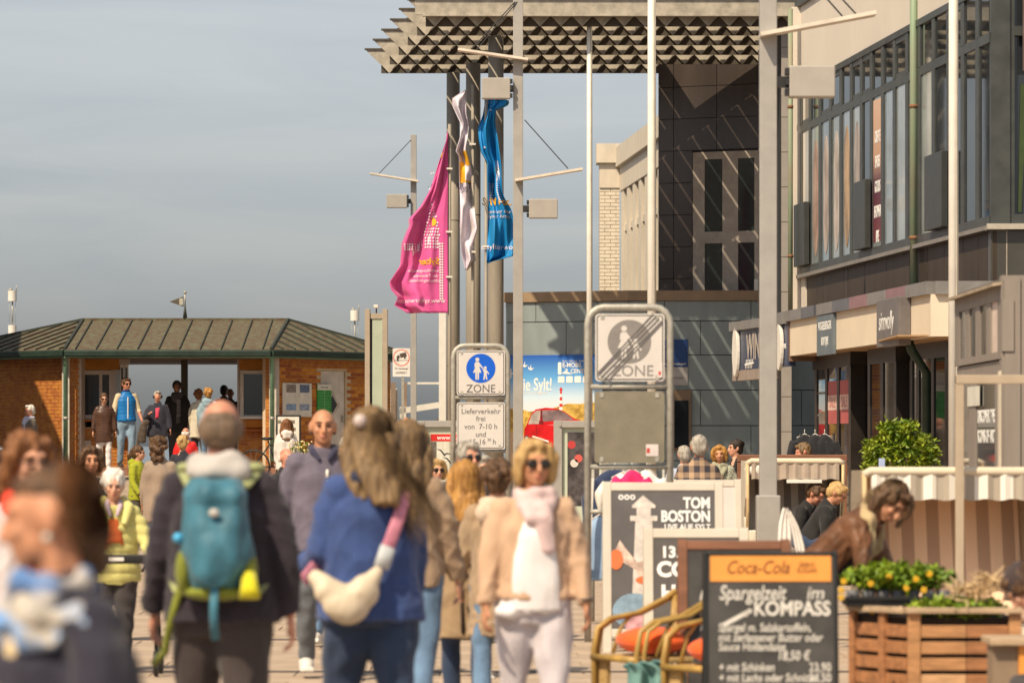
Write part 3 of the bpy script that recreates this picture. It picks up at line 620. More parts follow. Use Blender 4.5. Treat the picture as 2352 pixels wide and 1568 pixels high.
text('WIND', frN, 1.75, 3.12, .56, mat('letter_beige', (.40, .35, .30), .5, var=.1), sg, c=.006, sx=.85, bold=.03); text('SURFING', frN, LN-.2, 3.08, .11, PRINTW, sg, c=.006, sx=.5)
m = MB(frN); m.box((.12, 2.85, .004), (.27, 3.1, .02)); m.build('pink_patch', mat('pink_print', (.60, .25, .25), .6), sg)
m = MB(frN); m.bar((1.0, 2.86, .01), (1.6, 2.88, .01), .03, .012)
for k in range(5): m.bar((1.05+k*.11, 2.80, .012), (1.12+k*.11, 2.93, .012), .022, .01)
m.build('fishbone', PRINTW, sg)
# stepped shop fronts under the marquee
DKF = mat('shop_frame', (.022, .017, .014), .4, var=.2)
def sx_(u, off): t = (u-U0)/F; O = FA+frS.n*off; return (t*O.y-O.x)/(ex.x-t*ex.y)
for off, u0, u1, pu, cols in ((.45, 1866, 1953, 1991, (1874, 1898, 1925, 1952)), (.40, 1992, 2057, 2090, (1996, 2026, 2056)), (.30, 2091, 2176, 2196, (2093, 2108, 2142, 2174))):
    a, b = sx_(u0, off), sx_(u1, off); m = MB(frS); m.box((a, 0, off-.25), (b, .12, off)); m.box((a, 2.72, off-.25), (b, 2.93, off))
    for q in cols: s = sx_(q, off); m.box((s-.09, .12, off-.2), (s+.09, 2.72, off+.004))
    f = m.build('shop_front', DKF, shop)
    for p, q in zip(cols, cols[1:]): s0, s1 = sx_(p, off)+.09, sx_(q, off)-.09; g = MB(frS); g.box((s0, .12, off-.04), (s1, 2.72, off-.012)); g.build('pane', GLASS, f)
    P = frS((b, 0, off)); xr = (pu-U0)*P.y/F; m = MB(); m.box((P.x+.01, P.y, 0), (xr, P.y+.4, 2.93)); m.build('pier', DKF, shop, bevel=.01)
    if off == .45:
        for p, q in ((1898, 1925), (1925, 1952)):
            s0, s1 = sx_(p, off)+.1, sx_(q, off)-.1; g = MB(frS); g.box((s0, 1.9+.0, off-.012), (s1, 2.53, off-.008)); w_ = g.build('window_poster', mat('poster_red', (.42, .10, .10), .6), f)
            g = MB(frS); g.box((s0, 2.1, off-.008), (s1, 2.32, off-.005)); g.build('poster_band', mat('poster_cream', (.62, .42, .36), .6), f)
            text('SALE', frS, (s0+s1)/2, 2.21, .22, mat('poster_text', (.50, .2, .18), .6), f, c=off-.003, sx=1.1)
        g = MB(frS); s0, s1 = sx_(1874, off)+.08, sx_(1898, off)-.08
        for k in range(6): g.box((s0, .7+k*.33, off-.012), (s1, .73+k*.33, off-.006))
        g.build('shelf', mat('shelf_grey', (.14, .125, .11), .6), shop)
d = 49.6; x = (2128-U0)*d/F; m = MB(); m.tube([(x-.28, d-.35, 2.96), (x-.22, d-.3, 2.80), (x, d, 2.52), (x, d, .05)], .06, 14); m.build('lower_downpipe', GUTTER, shop, True)
cam_ = thing('security_camera', 'small dark dome camera under the left end of the marquee', 'camera', (4.0, 59, 2.93)); m = MB(); m.cyl((4.02, 59.2, 2.93), (4.02, 59.2, 2.86), .06); m.build('mount', DARK, cam_, True); m = MB(); m.ell((4.02, 59.2, 2.86), (.05, .05, .05)); m.build('dome', BLACK, cam_, True)

# ================================================================ grey pavilion at the right edge
pav = thing('grey_pavilion', 'grey timber cafe pavilion with upper and lower windows at the right edge', 'pavilion', (4.1, 32, 0))
TIMB = mat('grey_timber', (.235, .20, .17), .6, var=.1, vs_=5, stretch=(1, 1, .15), bump=.1, bs=30); TIMD = mat('dark_timber', (.16, .14, .125), .6)
PX, PY0, PY1 = 4.0, 31.4, 34.7; frP = Fr((PX, PY1, 0), (0, -1, 0)); LP = PY1-PY0
zP = lambda v, d: CAMH+px(V0-v, d)
z_e, z_w1, z_w0, z_b = 2.90, 2.78, 2.36, 2.30
m = MB(frP); m.box((0, z_w1, -.12), (LP, z_e, 0)); m.box((0, z_b, -.12), (LP, z_w0, .0)); m.box((0, z_b-.16, -.12), (LP, z_b-.012, -.02)); m.box((0, 0, -.12), (LP, .25, 0)); m.build('side_rail', TIMB, pav, kind='stuff')
m = MB(frP); m.add([(-.12, z_e-.01, .07), (LP-.0, z_e-.01, .07), (LP-.0, z_e+.05, -.3), (-.12, z_e+.05, -.3), (-.12, z_e+.015, .07), (LP-.0, z_e+.015, .07), (LP-.0, z_e+.08, -.3), (-.12, z_e+.08, -.3)], [(0, 1, 2, 3), (7, 6, 5, 4), (0, 4, 5, 1), (1, 5, 6, 2), (2, 6, 7, 3), (3, 7, 4, 0)]); m.build('eave', mat('weathered_eave', (.33, .26, .18), .8, var=.2), pav)
for k in range(5):
    a = LP*(k/4.35); m = MB(frP); m.box((a, z_w0, -.1), (a+.30, z_w1, -.003)); m.build('mullion', TIMB, pav)
    if k < 4: m = MB(frP); m.box((a+.30, z_w0, -.04), (LP*((k+1)/4.35), z_w1, -.018)); m.build('upper_pane', GLASS if k < 3 else mat('cream_blind', (.62, .50, .42), .6), pav)
for a, b in ((0, .3), (1.04, 1.54), (2.86, LP)): m = MB(frP); m.box((a, .25, -.1), (b, z_b-.16, -.004)); m.build('post', TIMB, pav)
m = MB(frP); m.box((.3, .25, -.04), (1.04, z_b-.16, -.014)); m.build('lower_pane', GLASS, pav); m = MB(frP); m.box((1.54, .25, -.04), (2.86, z_b-.16, -.014)); gp = m.build('lower_pane', GLASS, pav)
text('DISCOVER THE', frP, 2.20, 1.83, .155, PRINTW, pav, c=-.012, sx=1.12, bold=.02); text('ICONS OF ART', frP, 2.20, 1.66, .155, PRINTW, pav, c=-.012, sx=1.12, bold=.02)
m = MB(frP); m.box((1.02, 1.93, .0), (1.86, 2.10, .006)); m.build('paper_notice', mat('paper', (.62, .60, .52), .7), pav)
m = MB(frP); m.box((3.16, .25, -.02), (3.27, z_b-.1, .012)); m.build('pale_post', mat('pale_post', (.55, .48, .38), .5), pav)
xs0 = PX+.005
m = MB(); m.box((xs0, PY0, 0), (xs0+4, PY0+.15, 2.98)); fwall = m.build('front_wall', TIMB, pav)
for k in range(8): m = MB(); m.box((xs0+.02+k*.14, PY0-.02, 0), (xs0+.15+k*.14, PY0, 2.95)); m.build('board', TIMB, fwall)
m = MB(); m.box((xs0+.02, PY0+.16, 2.9), (xs0+4, PY1, 2.96)); m.build('roof', TIMD, pav)
m = MB(); m.box((xs0+.9, PY0+.2, 0), (xs0+4, PY1, 2.9)); m.build('core', DARK, pav)
# metal wind-screen frame in front of it
d = 28.0; wsx = (2205-U0)*d/F; wind = thing('windbreak_frame', 'beige metal windbreak frame standing before the grey pavilion', 'frame', (wsx, d, 0))
BEIGE = mat('beige_metal', (.40, .32, .23), .5, var=.06); zt = zP(861, d); m = MB(); m.box((wsx-.03, d, 0), (wsx+.03, d+.06, zt)); m.build('post', BEIGE, wind, bevel=.005)
m = MB(); m.box((wsx-.03, d-.005, zt-.065), (wsx+1.6, d+.065, zt)); m.build('top_rail', BEIGE, wind, bevel=.005); m = MB(); m.box((wsx+1.54, d, 0), (wsx+1.6, d+.06, zt-.07)); m.build('post', BEIGE, wind)
# the row of houses on the left of the street (outside the frame), which shades the left end of the kiosk
row = thing('street_house', 'rendered town house beside the street, left of the view', 'building', (-17, 60, 0))
m = MB(); m.box((-24, 30, 0), (-13.0, 80.5, 8.9)); m.build('wall', PLASTER, row); m = MB(); m.box((-24, 30, 8.9), (-12.95, 80.6, 9.0)); m.build('roof', ANTH, row)
for i in range(8):
    for j in range(2): m = MB(); m.box((-13.02, 33+i*5.2, 1.2+j*3.6), (-12.96, 35.2+i*5.2, 3.4+j*3.6)); m.build('window', GLASS, row)
# ================================================================ billboard
fr = Fr(HA, HB-HA); bd = thing('billboard', 'colourful coast billboard with red car and lighthouse on the hall wall', 'billboard', fr((0, 1.2, 0)))
b0, b1 = 1.23, 3.29
sky_p = grad_mat('poster_sky', [(0, (.66, .70, .74)), (.2, (.55, .70, .82)), (.55, (.12, .38, .72)), (1, (.015, .10, .45))], 2.3-1.2, 3.29-1.2)
m = MB(fr); m.box((.03, b0, .004), (2.0, b1, .03)); m.build('panel', sky_p, bd)
m = MB(Fr(fr.O, fr.ex)); m.poly([(.03, b0), (2.0, b0), (2.0, 2.36), (1.75, 2.40), (1.55, 2.36), (1.3, 2.37), (1.05, 2.30), (.8, 2.24), (.5, 2.22), (.28, 2.28), (.03, 2.27)], .03, .032); m.build('dune_print', mat('dune_print', (.34, .20, .03), .6, col2=(.70, .46, .10), vs_=9, lo=.4, hi=.6), bd)
m = MB(fr); m.poly([(.03, b0), (2.0, b0), (2.0, 1.65), (1.2, 1.75), (.6, 1.72), (.03, 1.85)], .032, .034); m.build('sand_print', mat('sand_print', (.62, .42, .25), .6), bd)
def disp(u): t = (u-U0)/F; return (t*HA.y-HA.x)/(fr.ex.x-t*fr.ex.y)
def bz(v): return CAMH+px(V0-v, 72.8)
for k in range(6):
    w_ = .035-.003*k; z0 = bz(1006)+k*.142 if False else bz(1006)+k*.135-0.6+.6; c = disp(1290)
    m = MB(fr); m.poly([(c-w_, bz(942)+k*.062-.0), (c+w_, bz(942)+k*.062), (c+w_-.003, bz(942)+(k+1)*.062), (c-w_+.003, bz(942)+(k+1)*.062)], .034, .037); m.build('lighthouse_stripe', mat('print_red' if k % 2 else 'print_white', (.60, .03, .03) if k % 2 else (.8, .78, .76), .6, var=0), bd)
m = MB(fr); m.box((c-.028, bz(942)+.372, .034), (c+.028, bz(942)+.40, .037)); m.poly([(c-.03, bz(942)+.40), (c+.03, bz(942)+.40), (c, bz(942)+.44)], .034, .037); m.build('lighthouse_lantern', MATS['print_red'] if 'print_red' in MATS else PRINTK, bd)
# printed red car, three-quarter view
def bp(pts): return [(disp(u), bz(v)) for u, v in pts]
RED = mat('car_print_red', (.55, .012, .016), .35, var=.25, vs_=4); 
m = MB(fr); m.poly(bp([(1206, 985), (1213, 972), (1222, 950), (1232, 940), (1255, 936), (1280, 938), (1300, 946), (1322, 962), (1345, 968), (1372, 975), (1378, 1000), (1376, 1036), (1340, 1044), (1310, 1046), (1300, 1040), (1270, 1030), (1258, 1020), (1222, 1012), (1212, 1020), (1205, 1005)]), .035, .038); m.build('printed_car', RED, bd)
m = MB(fr); m.poly(bp([(1215, 974), (1223, 952), (1234, 943), (1244, 942), (1242, 962), (1240, 973)]), .038, .040); m.build('printed_side_window', mat('print_glass', (.42, .36, .33), .4, var=.3), bd)
m = MB(fr); m.poly(bp([(1246, 942), (1284, 941), (1302, 949), (1320, 964), (1282, 966), (1249, 968)]), .038, .040); m.build('printed_windscreen', mat('print_glass2', (.20, .14, .15), .4, var=.4), bd)
m = MB(fr); m.poly(bp([(1225, 1000), (1262, 1012), (1262, 1016), (1225, 1004)]), .038, .040); m.poly(bp([(1275, 985), (1340, 984), (1340, 987), (1275, 989)]), .038, .040); m.build('printed_highlight', PRINTW, bd)
m = MB(fr); m.poly(bp([(1243, 943), (1247, 942), (1248, 972), (1244, 974)]), .040, .041); m.poly(bp([(1232, 973), (1233, 973), (1236, 1006), (1235, 1006)]), .038, .039); m.poly(bp([(1207, 1000), (1262, 1016), (1262, 1020), (1207, 1005)]), .038, .039); m.poly(bp([(1240, 966), (1250, 966), (1250, 974), (1240, 974)]), .041, .043); m.build('printed_dark_lines', mat('print_maroon', (.16, .008, .012), .5), bd, kind='stuff'); m = MB(fr); m.poly(bp([(1256, 976), (1300, 972), (1330, 976), (1300, 979)]), .038, .039); m.build('printed_bonnet_shine', mat('print_rose', (.60, .16, .17), .5), bd)
m = MB(fr); m.poly(bp([(1308, 990), (1345, 996), (1370, 1000), (1370, 1008), (1320, 1004)]), .038, .040); m.build('printed_grille', PRINTK, bd)
for u, v, r in ((1284, 1028, .095), (1211, 1008, .07)):
    m = MB(fr); m.disc(disp(u), bz(v), r*.75, .038, .041, 20, r); m.build('printed_wheel', PRINTK, bd); m = MB(fr); m.disc(disp(u), bz(v), r*.5, .041, .043, 20, r*.68); m.build('printed_rim', mat('print_grey', (.40, .38, .37), .5, var=.5, vs_=40), bd)
text('Hui', fr, disp(1188), bz(858), .26, PRINTW, bd, c=.033, bold=.012, sx=.75); text('die Sylt!', fr, disp(1230), bz(884), .34, PRINTW, bd, c=.033, bold=.015, sx=.66, align='CENTER')
text('E-MOBIL', fr, disp(1293), bz(839), .122, PRINTW, bd, c=.033, bold=.02, align='LEFT', sx=.9); text('CENTER', fr, disp(1312), bz(853), .115, PRINTW, bd, c=.033, bold=.02, align='LEFT', sx=.9); text('Auto - Fahrrad - Roller', fr, disp(1293), bz(829.5), .05, PRINTW, bd, c=.033, align='LEFT')
text('elektrisch erfahren', fr, disp(1194), bz(902), .085, PRINTW, bd, c=.033, align='LEFT', sx=.9)
m = MB(fr); m.rrect(disp(1283), bz(860), disp(1291), bz(832), .02, .031, .034)
for k in range(4): m.rrect(disp(1283+k*19), bz(879), disp(1298+k*19), bz(864), .02, .031, .034)
m.poly(bp([(1290, 858), (1303, 850), (1297, 846), (1306, 848), (1304, 853), (1316, 860)]), .031, .034)
for u, v in ((1205, 838), (1219, 845)): m.poly(bp([(u-5, v-4), (u, v), (u+2, v-9), (u+3, v+1), (u+10, v-1), (u+3, v+5), (u-3, v+3)]), .031, .034)
m.build('print_icons', PRINTW, bd, kind='stuff')
# blue and white firm sign on the hall
x0, x1 = (1500-U0)*72.2/F, (1580-U0)*72.2/F; fsn = Fr((0, 72.299, 0)); sg = thing('wall_sign', 'navy and white panel sign screwed to the hall wall', 'sign', (x0, 72.25, 2.8))
z0, zm, z1 = CAMH+px(V0-885, 72.3), CAMH+px(V0-843, 72.3), CAMH+px(V0-780, 72.3)
m = MB(fsn); m.box((x0, zm, .004), (x1, z1, .03)); m.build('navy_panel', mat('navy_panel', (.01, .05, .19), .4), sg); m = MB(fsn); m.box((x0, z0, .004), (x1, zm-.003, .028)); m.build('white_panel', mat('offwhite_panel', (.42, .40, .38), .5), sg)
text('Ferienwohnungen', fsn, x1-.03, zm+.06, .07, PRINTW, sg, c=.031, align='RIGHT'); text('Westerland', fsn, x1-.2, zm-.2, .05, PRINTK, sg, c=.03)

# ================================================================ street lamps
def lamp(label, u, d, w_, v_top, arms, boxes, sleeve=None):
    x = (u-U0)*d/F; t = thing('street_lamp', label, 'street lamp', (x, d, gz(d)), group='square street lamps along the street'); hw = w_/2
    zt = CAMH+px(V0-v_top, d); m = MB(); m.box((x-hw, d-hw, gz(d)), (x+hw, d+hw, zt)); m.build('post', GREYM, t, bevel=.008)
    if sleeve: m = MB(); m.box((x-hw-.03, d-hw-.03, gz(d)), (x+hw+.03, d+hw+.03, CAMH+px(V0-sleeve, d))); m.build('base_sleeve', GREYM, t, bevel=.012)
    for (ua, va, ub, vb, wires) in arms:
        p, q = at(ua, va, d-hw-.05), at(ub, vb, d-hw-.05); m = MB(); m.bar(p, q, .26, .035); m.build('reflector_arm', mat('reflector_white', (.66, .58, .48), .45), t)
        m = MB()
        for (u0, v0, u1, v1) in wires:
            for o in (-.09, .09): m.cyl(at(u0, v0, d-hw), at(u1, v1, d-hw-.05+o), .008, n=6)
        m.build('stay_wire', DARK, t)
    for (u0, u1, v0, v1) in boxes:
        p, q = at(u0, v1, d-.12), at(u1, v0, d-.12); m = MB(); m.box((p.x, d-.2, p.z), (q.x, d-.02, q.z)); f = m.build('floodlight', mat('floodlight_grey', (.37, .34, .30), .5, var=.06), t, bevel=.012)
        s = 1 if p.x > x else -1; ex_ = p.x if s > 0 else q.x; zc = (p.z+q.z)/2; m = MB(); m.box((min(ex_, x+s*hw), d-.13, zc-.05), (max(ex_, x+s*hw), d-.07, zc+.05)); m.build('bracket', DARK, f)
        m = MB(); 
        for zz in (p.z+.05, zc, q.z-.05): m.box((ex_-s*.005-.03, d-.19, zz-.03), (ex_-s*.005+.03, d-.05, zz+.03))
        m.build('hinge', DARK, f)
lamp('short looking square lamp post left of the pink flag, top fully visible', 950, 80.5, .123, 310, [(850, 399, 961, 417, [(944, 322, 868, 402)])], [(888, 935, 447, 478)])
lamp('square lamp post with floodlights on both sides beside the blue flag', 1190, 58, .150, -20, [(1052, 115, 1213, 138, [(1183, 5, 1084, 113), (1188, 5, 1092, 118)]), (1183, 415, 1338, 389, [(1205, 276, 1305, 388)])], [(1107, 1172, 180, 228), (1215, 1281, 458, 502)])
lamp('nearest and thickest square lamp post with wide base sleeve', 1764, 35, .155, -120, [(1745, 82, 2010, 32, [(1870, -35, 1941, 45), (1903, -35, 1967, 34)])], [(1812, 1917, 153, 225)], 1137)

# ================================================================ flag poles, flags
for label, u, d, r in (('slender white flagpole rising behind the grey end-of-zone sign', 1354, 66, .050), ('thicker white flagpole between the grey sign and dark upper storey', 1497, 52, .058), ('white flagpole in front of the white marquee and pavilion', 2190, 42, .053)):
    x = (u-U0)*d/F; t = thing('flagpole', label, 'flagpole', (x, d, gz(d)), group='white flagpoles'); m = MB(); m.tube([(x, d, gz(d)), (x, d, 10.6)], [r*1.1, r*.9], 18); m.build('pole', WHITEP, t, True)
    m = MB(); m.cyl((x+r*.5, d-r-.012, 1.6), (x+r*.5, d-r-.012, 10.2), .007, n=6); m.build('halyard', mat('rope', (.5, .45, .36), .8), t); m = MB(); m.box((x+r*.2, d-r-.04, 1.5), (x+r*.8, d-r-.005, 1.62)); m.build('cleat', GALV, t)
def interp(tab, v):
    for (v0, a), (v1, b) in zip(tab, tab[1:]):
        if v <= v1: t = max(0, (v-v0)/(v1-v0)); return a+(b-a)*t
    return tab[-1][1]
def flag(name, label, d, Lt, Rt, v0, v1, m_, wave, pole_u, pole_v):
    x = (pole_u-U0)*d/F; zb = CAMH+px(V0-v1, d); t = thing('flag', label, 'flag', (x, d, zb))
    def S(s, q):                                      # s across, q from top to bottom
        v = v0+(v1-v0)*q; a, b = interp(Lt, v), interp(Rt, v); return at(a+(b-a)*s, v, d)+Vector((0, wave(s, q), 0))
    nu, nv = 26, 70; m = MB(); m.add([S(i/nu, j/nv) for j in range(nv+1) for i in range(nu+1)], [(j*(nu+1)+i, (j+1)*(nu+1)+i, (j+1)*(nu+1)+i+1, j*(nu+1)+i+1) for j in range(nv) for i in range(nu)])
    o = m.build('cloth', m_, t, True); k = o.modifiers.new('solid', 'SOLIDIFY'); k.thickness = .006
    def dots(pts, r, mt, nm='printed_dots', vr=1.):
        mm = MB()
        for s, q in pts:
            c = S(s, q); e = S(s+.01, q)-c; e.normalize(); f_ = (S(s, q+.005)-c).normalized(); n = e.cross(f_)
            if n.y > 0: n = -n
            mm.add([c+n*.012+(e*math.cos(a)+f_*math.sin(a))*r for a in [k*math.pi/4 for k in range(8)]], [tuple(range(8))])
        mm.build(nm, mt, o, kind='stuff')
    def write(s_, s, q, h, mt, flip=False, bold=.0, sx=1., rot=0):
        ht = (v1-v0)*d/F
        def fn(p):
            xx, yy = p[0], p[1]
            wv = (interp(Rt, v0+(v1-v0)*q)-interp(Lt, v0+(v1-v0)*q))*d/F
            c = S(s+xx/wv*(-1 if flip else 1), q-yy/ht); return c+Vector((0, -.014, 0))
        text(s_, None, 0, 0, h, mt, o, fn=fn, bold=bold, sx=sx)
    m = MB(); zt = CAMH+px(V0-pole_v, d); m.cyl((x, d+.05, gz(d)), (x, d+.05, zt), .03); m.build('flagstaff', COLM, t, True)
    m = MB()
    for q in ((.2, .55, .8) if name == 'pink' else (.3, .9)): zq = CAMH+px(V0-(v0+(v1-v0)*q), d); m.box((x-.06, d-.03, zq-.015), (x+.05, d+.0, zq+.015))
    m.build('clip', WHITEP, t); return t, S, dots, write
PINK = mat('pink_cloth', (.62, .085, .29), .7, var=.05, sheen=.2); 
pl = [(305, 1027), (323, 1025), (368, 1009.7), (400, 1000), (436, 987), (475, 964.6), (504, 937), (520, 938.8), (533, 932), (562, 921), (610, 919.4), (649, 895), (665, 898.5), (684, 914.6), (702, 906), (712, 925), (719, 935)]
pr = [(305, 1029), (719, 1029)]
_, S1, dots, write = flag('pink', 'pink flag with yellow lettering and dotted figure hanging from its staff', 67.5, pl, pr, 305, 719, PINK, lambda s, q: (1-s)*(.10*math.sin(9*s+7*q)+.09*math.sin(16*s-9*q+1)+.05*math.sin(31*s+4*q)), 1032.5, 285)
WP = mat('white_flag_print', (.78, .70, .74), .7, var=0); YP = mat('yellow_flag_print', (.80, .42, .02), .7, var=0)
def fp(u, v, Lt=pl, Rt=pr, v0=305, v1=719): a, b = interp(Lt, v), interp(Rt, v); return ((u-a)/(b-a), (v-v0)/(v1-v0))
pts = []
for v in range(470, 575, 7):
    half = (v-462)*.26 if v < 545 else 18
    u = 982 if v < 520 else 984
    k = -half
    while k <= half:
        if (k*k+(v-510)**2) > 130: pts.append(fp(994+k*.9, v))
        k += 6.2
pts += [fp(930+5.5*i, 562+5.5*j) for i in range(6) for j in range(3)]+[fp(948+5.5*i, 575-5.5*i+5*j) for i in range(5) for j in range(3)]+[fp(950+6*i, 580-i*3) for i in range(3)]
pts += [fp(1011+i*5, v) for v in range(560, 690, 6) for i in range(2) if 1011+i*5+(v-560)*.02 < 1026]
pts += [fp(995+5*i, 560) for i in range(4)]+[fp(985, 545+5*i) for i in range(4)]
pts += [fp(u, v) for u, v in ((990, 400), (993, 406), (988, 412), (984, 420), (990, 424), (982, 428), (987, 434), (996, 396))]
dots(pts, .0175, WP); dots([fp(995, 510)], .075, YP, 'printed_sun'); dots([fp(1016, 357)], .05, YP, 'printed_sun')
write('Sylter', fp(985, 601)[0], fp(985, 601)[1], .16, YP, True, .02); write('Fortbildungswoche', fp(975, 622)[0], fp(975, 622)[1], .075, WP, True); write('der Zahnärzte', fp(978, 634)[0], fp(978, 634)[1], .075, WP, True); write('Schleswig-Holstein', fp(975, 645)[0], fp(975, 645)[1], .075, WP, True); write('www.sylterwoche', fp(968, 691)[0], fp(968, 691)[1], .115, WP, True)
wl = [(208, 1068), (226, 1037.9), (243, 1039), (284, 1058), (316, 1057), (349, 1046.6), (360, 1054), (457, 1057), (520, 1056), (578, 1059.6), (620, 1069)]
wr = [(208, 1070), (264, 1070), (284, 1076), (311, 1074.5), (346, 1071.6), (381, 1083), (457, 1086), (504, 1093.5), (526, 1097.7), (562, 1087), (597, 1093.5), (620, 1073)]
_, S2, dots, write = flag('white', 'white flag with yellow patches twisted in front of the middle column', 67.2, wl, wr, 208, 620, mat('white_cloth', (.66, .60, .66), .7, var=.04), lambda s, q: .10*math.sin(7*s+14*q)+.06*math.sin(17*q-9*s), 1086, 195)
write('ÄRZTE', .45, (428-208)/412, .14, mat('flag_ink', (.06, .05, .12), .7), False, .01, .8); write('SIG', .35, (438-208)/412, .11, MATS['flag_ink'], False, 0, .8)
def patch(S, cells, mt, par, nm='printed_patch'):
    m = MB(); 
    for s0, s1, q0, q1 in cells:
        n = 8; m.add([S(s0+(s1-s0)*i/n, q0+(q1-q0)*j/n)+Vector((0, -.012, 0)) for j in range(n+1) for i in range(n+1)], [(j*(n+1)+i, (j+1)*(n+1)+i, (j+1)*(n+1)+i+1, j*(n+1)+i+1) for j in range(n) for i in range(n)])
    m.build(nm, mt, par)
patch(S2, [(.05, .45, .40, .505), (.55, .95, .34, .42), (.1, .9, .505, .515)], YP, _)
bl = [(226, 1116), (264, 1109.6), (296, 1098), (322, 1099.4), (352, 1105), (375, 1118.5), (459, 1119), (604, 1118.7)]
br = [(226, 1141), (232, 1172), (245, 1165), (252, 1140), (281, 1137.5), (322, 1143), (381, 1150.7), (440, 1153), (455, 1158), (481, 1174), (507, 1181.5), (588, 1180.5), (604, 1122)]
_, S3, dots, write = flag('blue', 'blue flag with white dots and yellow lettering by the right column', 66.8, bl, br, 226, 604, mat('blue_cloth', (.005, .20, .48), .6, var=.1, vs_=2), lambda s, q: .10*math.sin(6*s+11*q)+.07*math.sin(13*s-6*q)+.03*math.sin(27*s+5*q), 1116.5, 222)
dots([(.12+.16*i, q/40) for q in range(1, 4) for i in range(4) if (q*7+i*3) % 4]+[(.62+.11*i, .385+.014*q) for q in range(9) for i in range(3)]+[(.1+.1*i, .52+.014*q) for q in range(8) for i in range(5 - q//2)]+[(.70+.1*i, .45+.014*q) for q in range(14) for i in range(2)], .017, WP); dots([(.6, .43)], .06, mat('tan_print', (.45, .32, .18), .7), 'printed_sun')
write('SylWoc', .45, .63, .18, YP, False, .02, .85); write('Kammer der', .42, .69, .09, WP); write('Sylter Ärzte', .45, .72, .08, WP); write('n.sylterwoch', .5, .905, .13, WP)

# ================================================================ road signs
def tube_sign(label, d, ul, ur, v_top, cross_v, r, extra=()):
    xl, xr = (ul-U0)*d/F, (ur-U0)*d/F; zt = CAMH+px(V0-v_top, d)-r; t = thing('road_sign', label, 'road sign', ((xl+xr)/2, d, 0)); c = .13
    pts = [(xl, d, 0), (xl, d, zt-c)]+[(xl+c*(1-math.cos(R(a))), d, zt-c+c*math.sin(R(a))) for a in (22, 45, 67, 90)]+[(xr-c*(1-math.cos(R(a))), d, zt-c+c*math.sin(R(a))) for a in (90, 67, 45, 22)]+[(xr, d, zt-c), (xr, d, 0)]
    m = MB(); m.tube(pts, r, 14); m.build('tube_frame', GALV, t, True)
    for v in cross_v: z = CAMH+px(V0-v, d); m = MB(); m.cyl((xl, d, z), (xr, d, z), r*.72); m.build('cross_tube', GALV, t, True)
    return t
def plate(t, d, u0, u1, v0, v1, face, rim=True, r=.03):
    a0, a1, z0, z1 = (u0-U0)*d/F, (u1-U0)*d/F, CAMH+px(V0-v1, d), CAMH+px(V0-v0, d); f = Fr((0, d-.04, 0)); m = MB(f); m.rrect(a0, z0, a1, z1, r, -.02, 0); p = m.build('sign_plate', face, t)
    if rim:
        m = MB(f); m.rrect(a0+.012, z0+.012, a1-.012, z1-.012, r*.8, 0, .002); m.build('border', PRINTK, p); m = MB(f); m.rrect(a0+.020, z0+.020, a1-.020, z1-.020, r*.7, .002, .004); m.build('face', face, p)
    for (a, z) in ((a0+.06, z1-.03), (a1-.06, z1-.03), (a0+.06, z0+.03), (a1-.06, z0+.03)): m = MB(f); m.box((a-.015, z-.02, -.05), (a+.015, z+.02, .006)); m.build('clamp', GALV, p)
    return p, f, a0, a1, z0, z1
def pictogram(f, p, cx, cz, r, mt, c):
    k = r; m = MB(f)
    m.disc(cx-.24*k, cz+.60*k, .135*k, c, c+.002, 16)
    m.poly([(cx+x*k, cz+z*k) for x, z in ((-.34, .44), (-.14, .44), (.02, .22), (.16, .02), (.10, -.03), (-.06, .14), (-.10, .08), (.04, -.30), (-.12, -.30), (-.13, -.78), (-.23, -.78), (-.235, -.30), (-.265, -.30), (-.27, -.78), (-.37, -.78), (-.38, -.30), (-.54, -.30), (-.38, .06), (-.44, .10), (-.42, .34))], c, c+.002)
    m.disc(cx+.30*k, cz+.03*k, .105*k, c, c+.002, 14)
    m.poly([(cx+x*k, cz+z*k) for x, z in ((.13, .02), (.22, -.09), (.38, -.09), (.58, -.38), (.52, -.43), (.40, -.27), (.40, -.45), (.45, -.78), (.36, -.78), (.30, -.48), (.25, -.78), (.16, -.78), (.21, -.45), (.20, -.25), (.10, -.04))], c, c+.002)
    m.build('pictogram', mt, p)
SIGNW = mat('sign_white', (.60, .56, .52), .45, var=.03); SIGNB = mat('sign_blue', (.004, .10, .58), .4, var=.04); INK = mat('sign_ink', (.105, .10, .098), .6, var=0)
d = 43.8; t = tube_sign('blue round pedestrian zone sign above a delivery hours plate', d, 1041, 1166, 788, (913, 1036), .029)
p, f, a0, a1, z0, z1 = plate(t, d, 1049, 1160, 805, 908, SIGNW); cx = (a0+a1)/2; cz = CAMH+px(V0-846, d); r = px(33.5, d)
m = MB(f); m.disc(cx, cz, r, .004, .006, 40); m.build('blue_disc', SIGNB, p); pictogram(f, p, cx, cz, r, SIGNW, .006); text('ZONE', f, cx, CAMH+px(V0-893.5, d), .128, INK, p, c=.005, sx=.95)
p, f, a0, a1, z0, z1 = plate(t, d, 1049, 1160, 924, 1032, SIGNW)
for s, v in (('Lieferverkehr', 945), ('frei', 962), ('von  7-10 h', 980), ('und', 998)): text(s, f, cx, CAMH+px(V0-v, d), .086, INK, p, c=.005, sx=.95)
text('15-16', f, cx-.04, CAMH+px(V0-1015, d), .086, INK, p, c=.005, sx=.95); text('30', f, cx+.095, CAMH+px(V0-1010, d), .045, INK, p, c=.005); text('h', f, cx+.155, CAMH+px(V0-1015, d), .086, INK, p, c=.005)
d = 31; t = tube_sign('grey crossed out end of pedestrian zone sign with blank plate below', d, 1350, 1539, 698, (888, 1072), .0285)
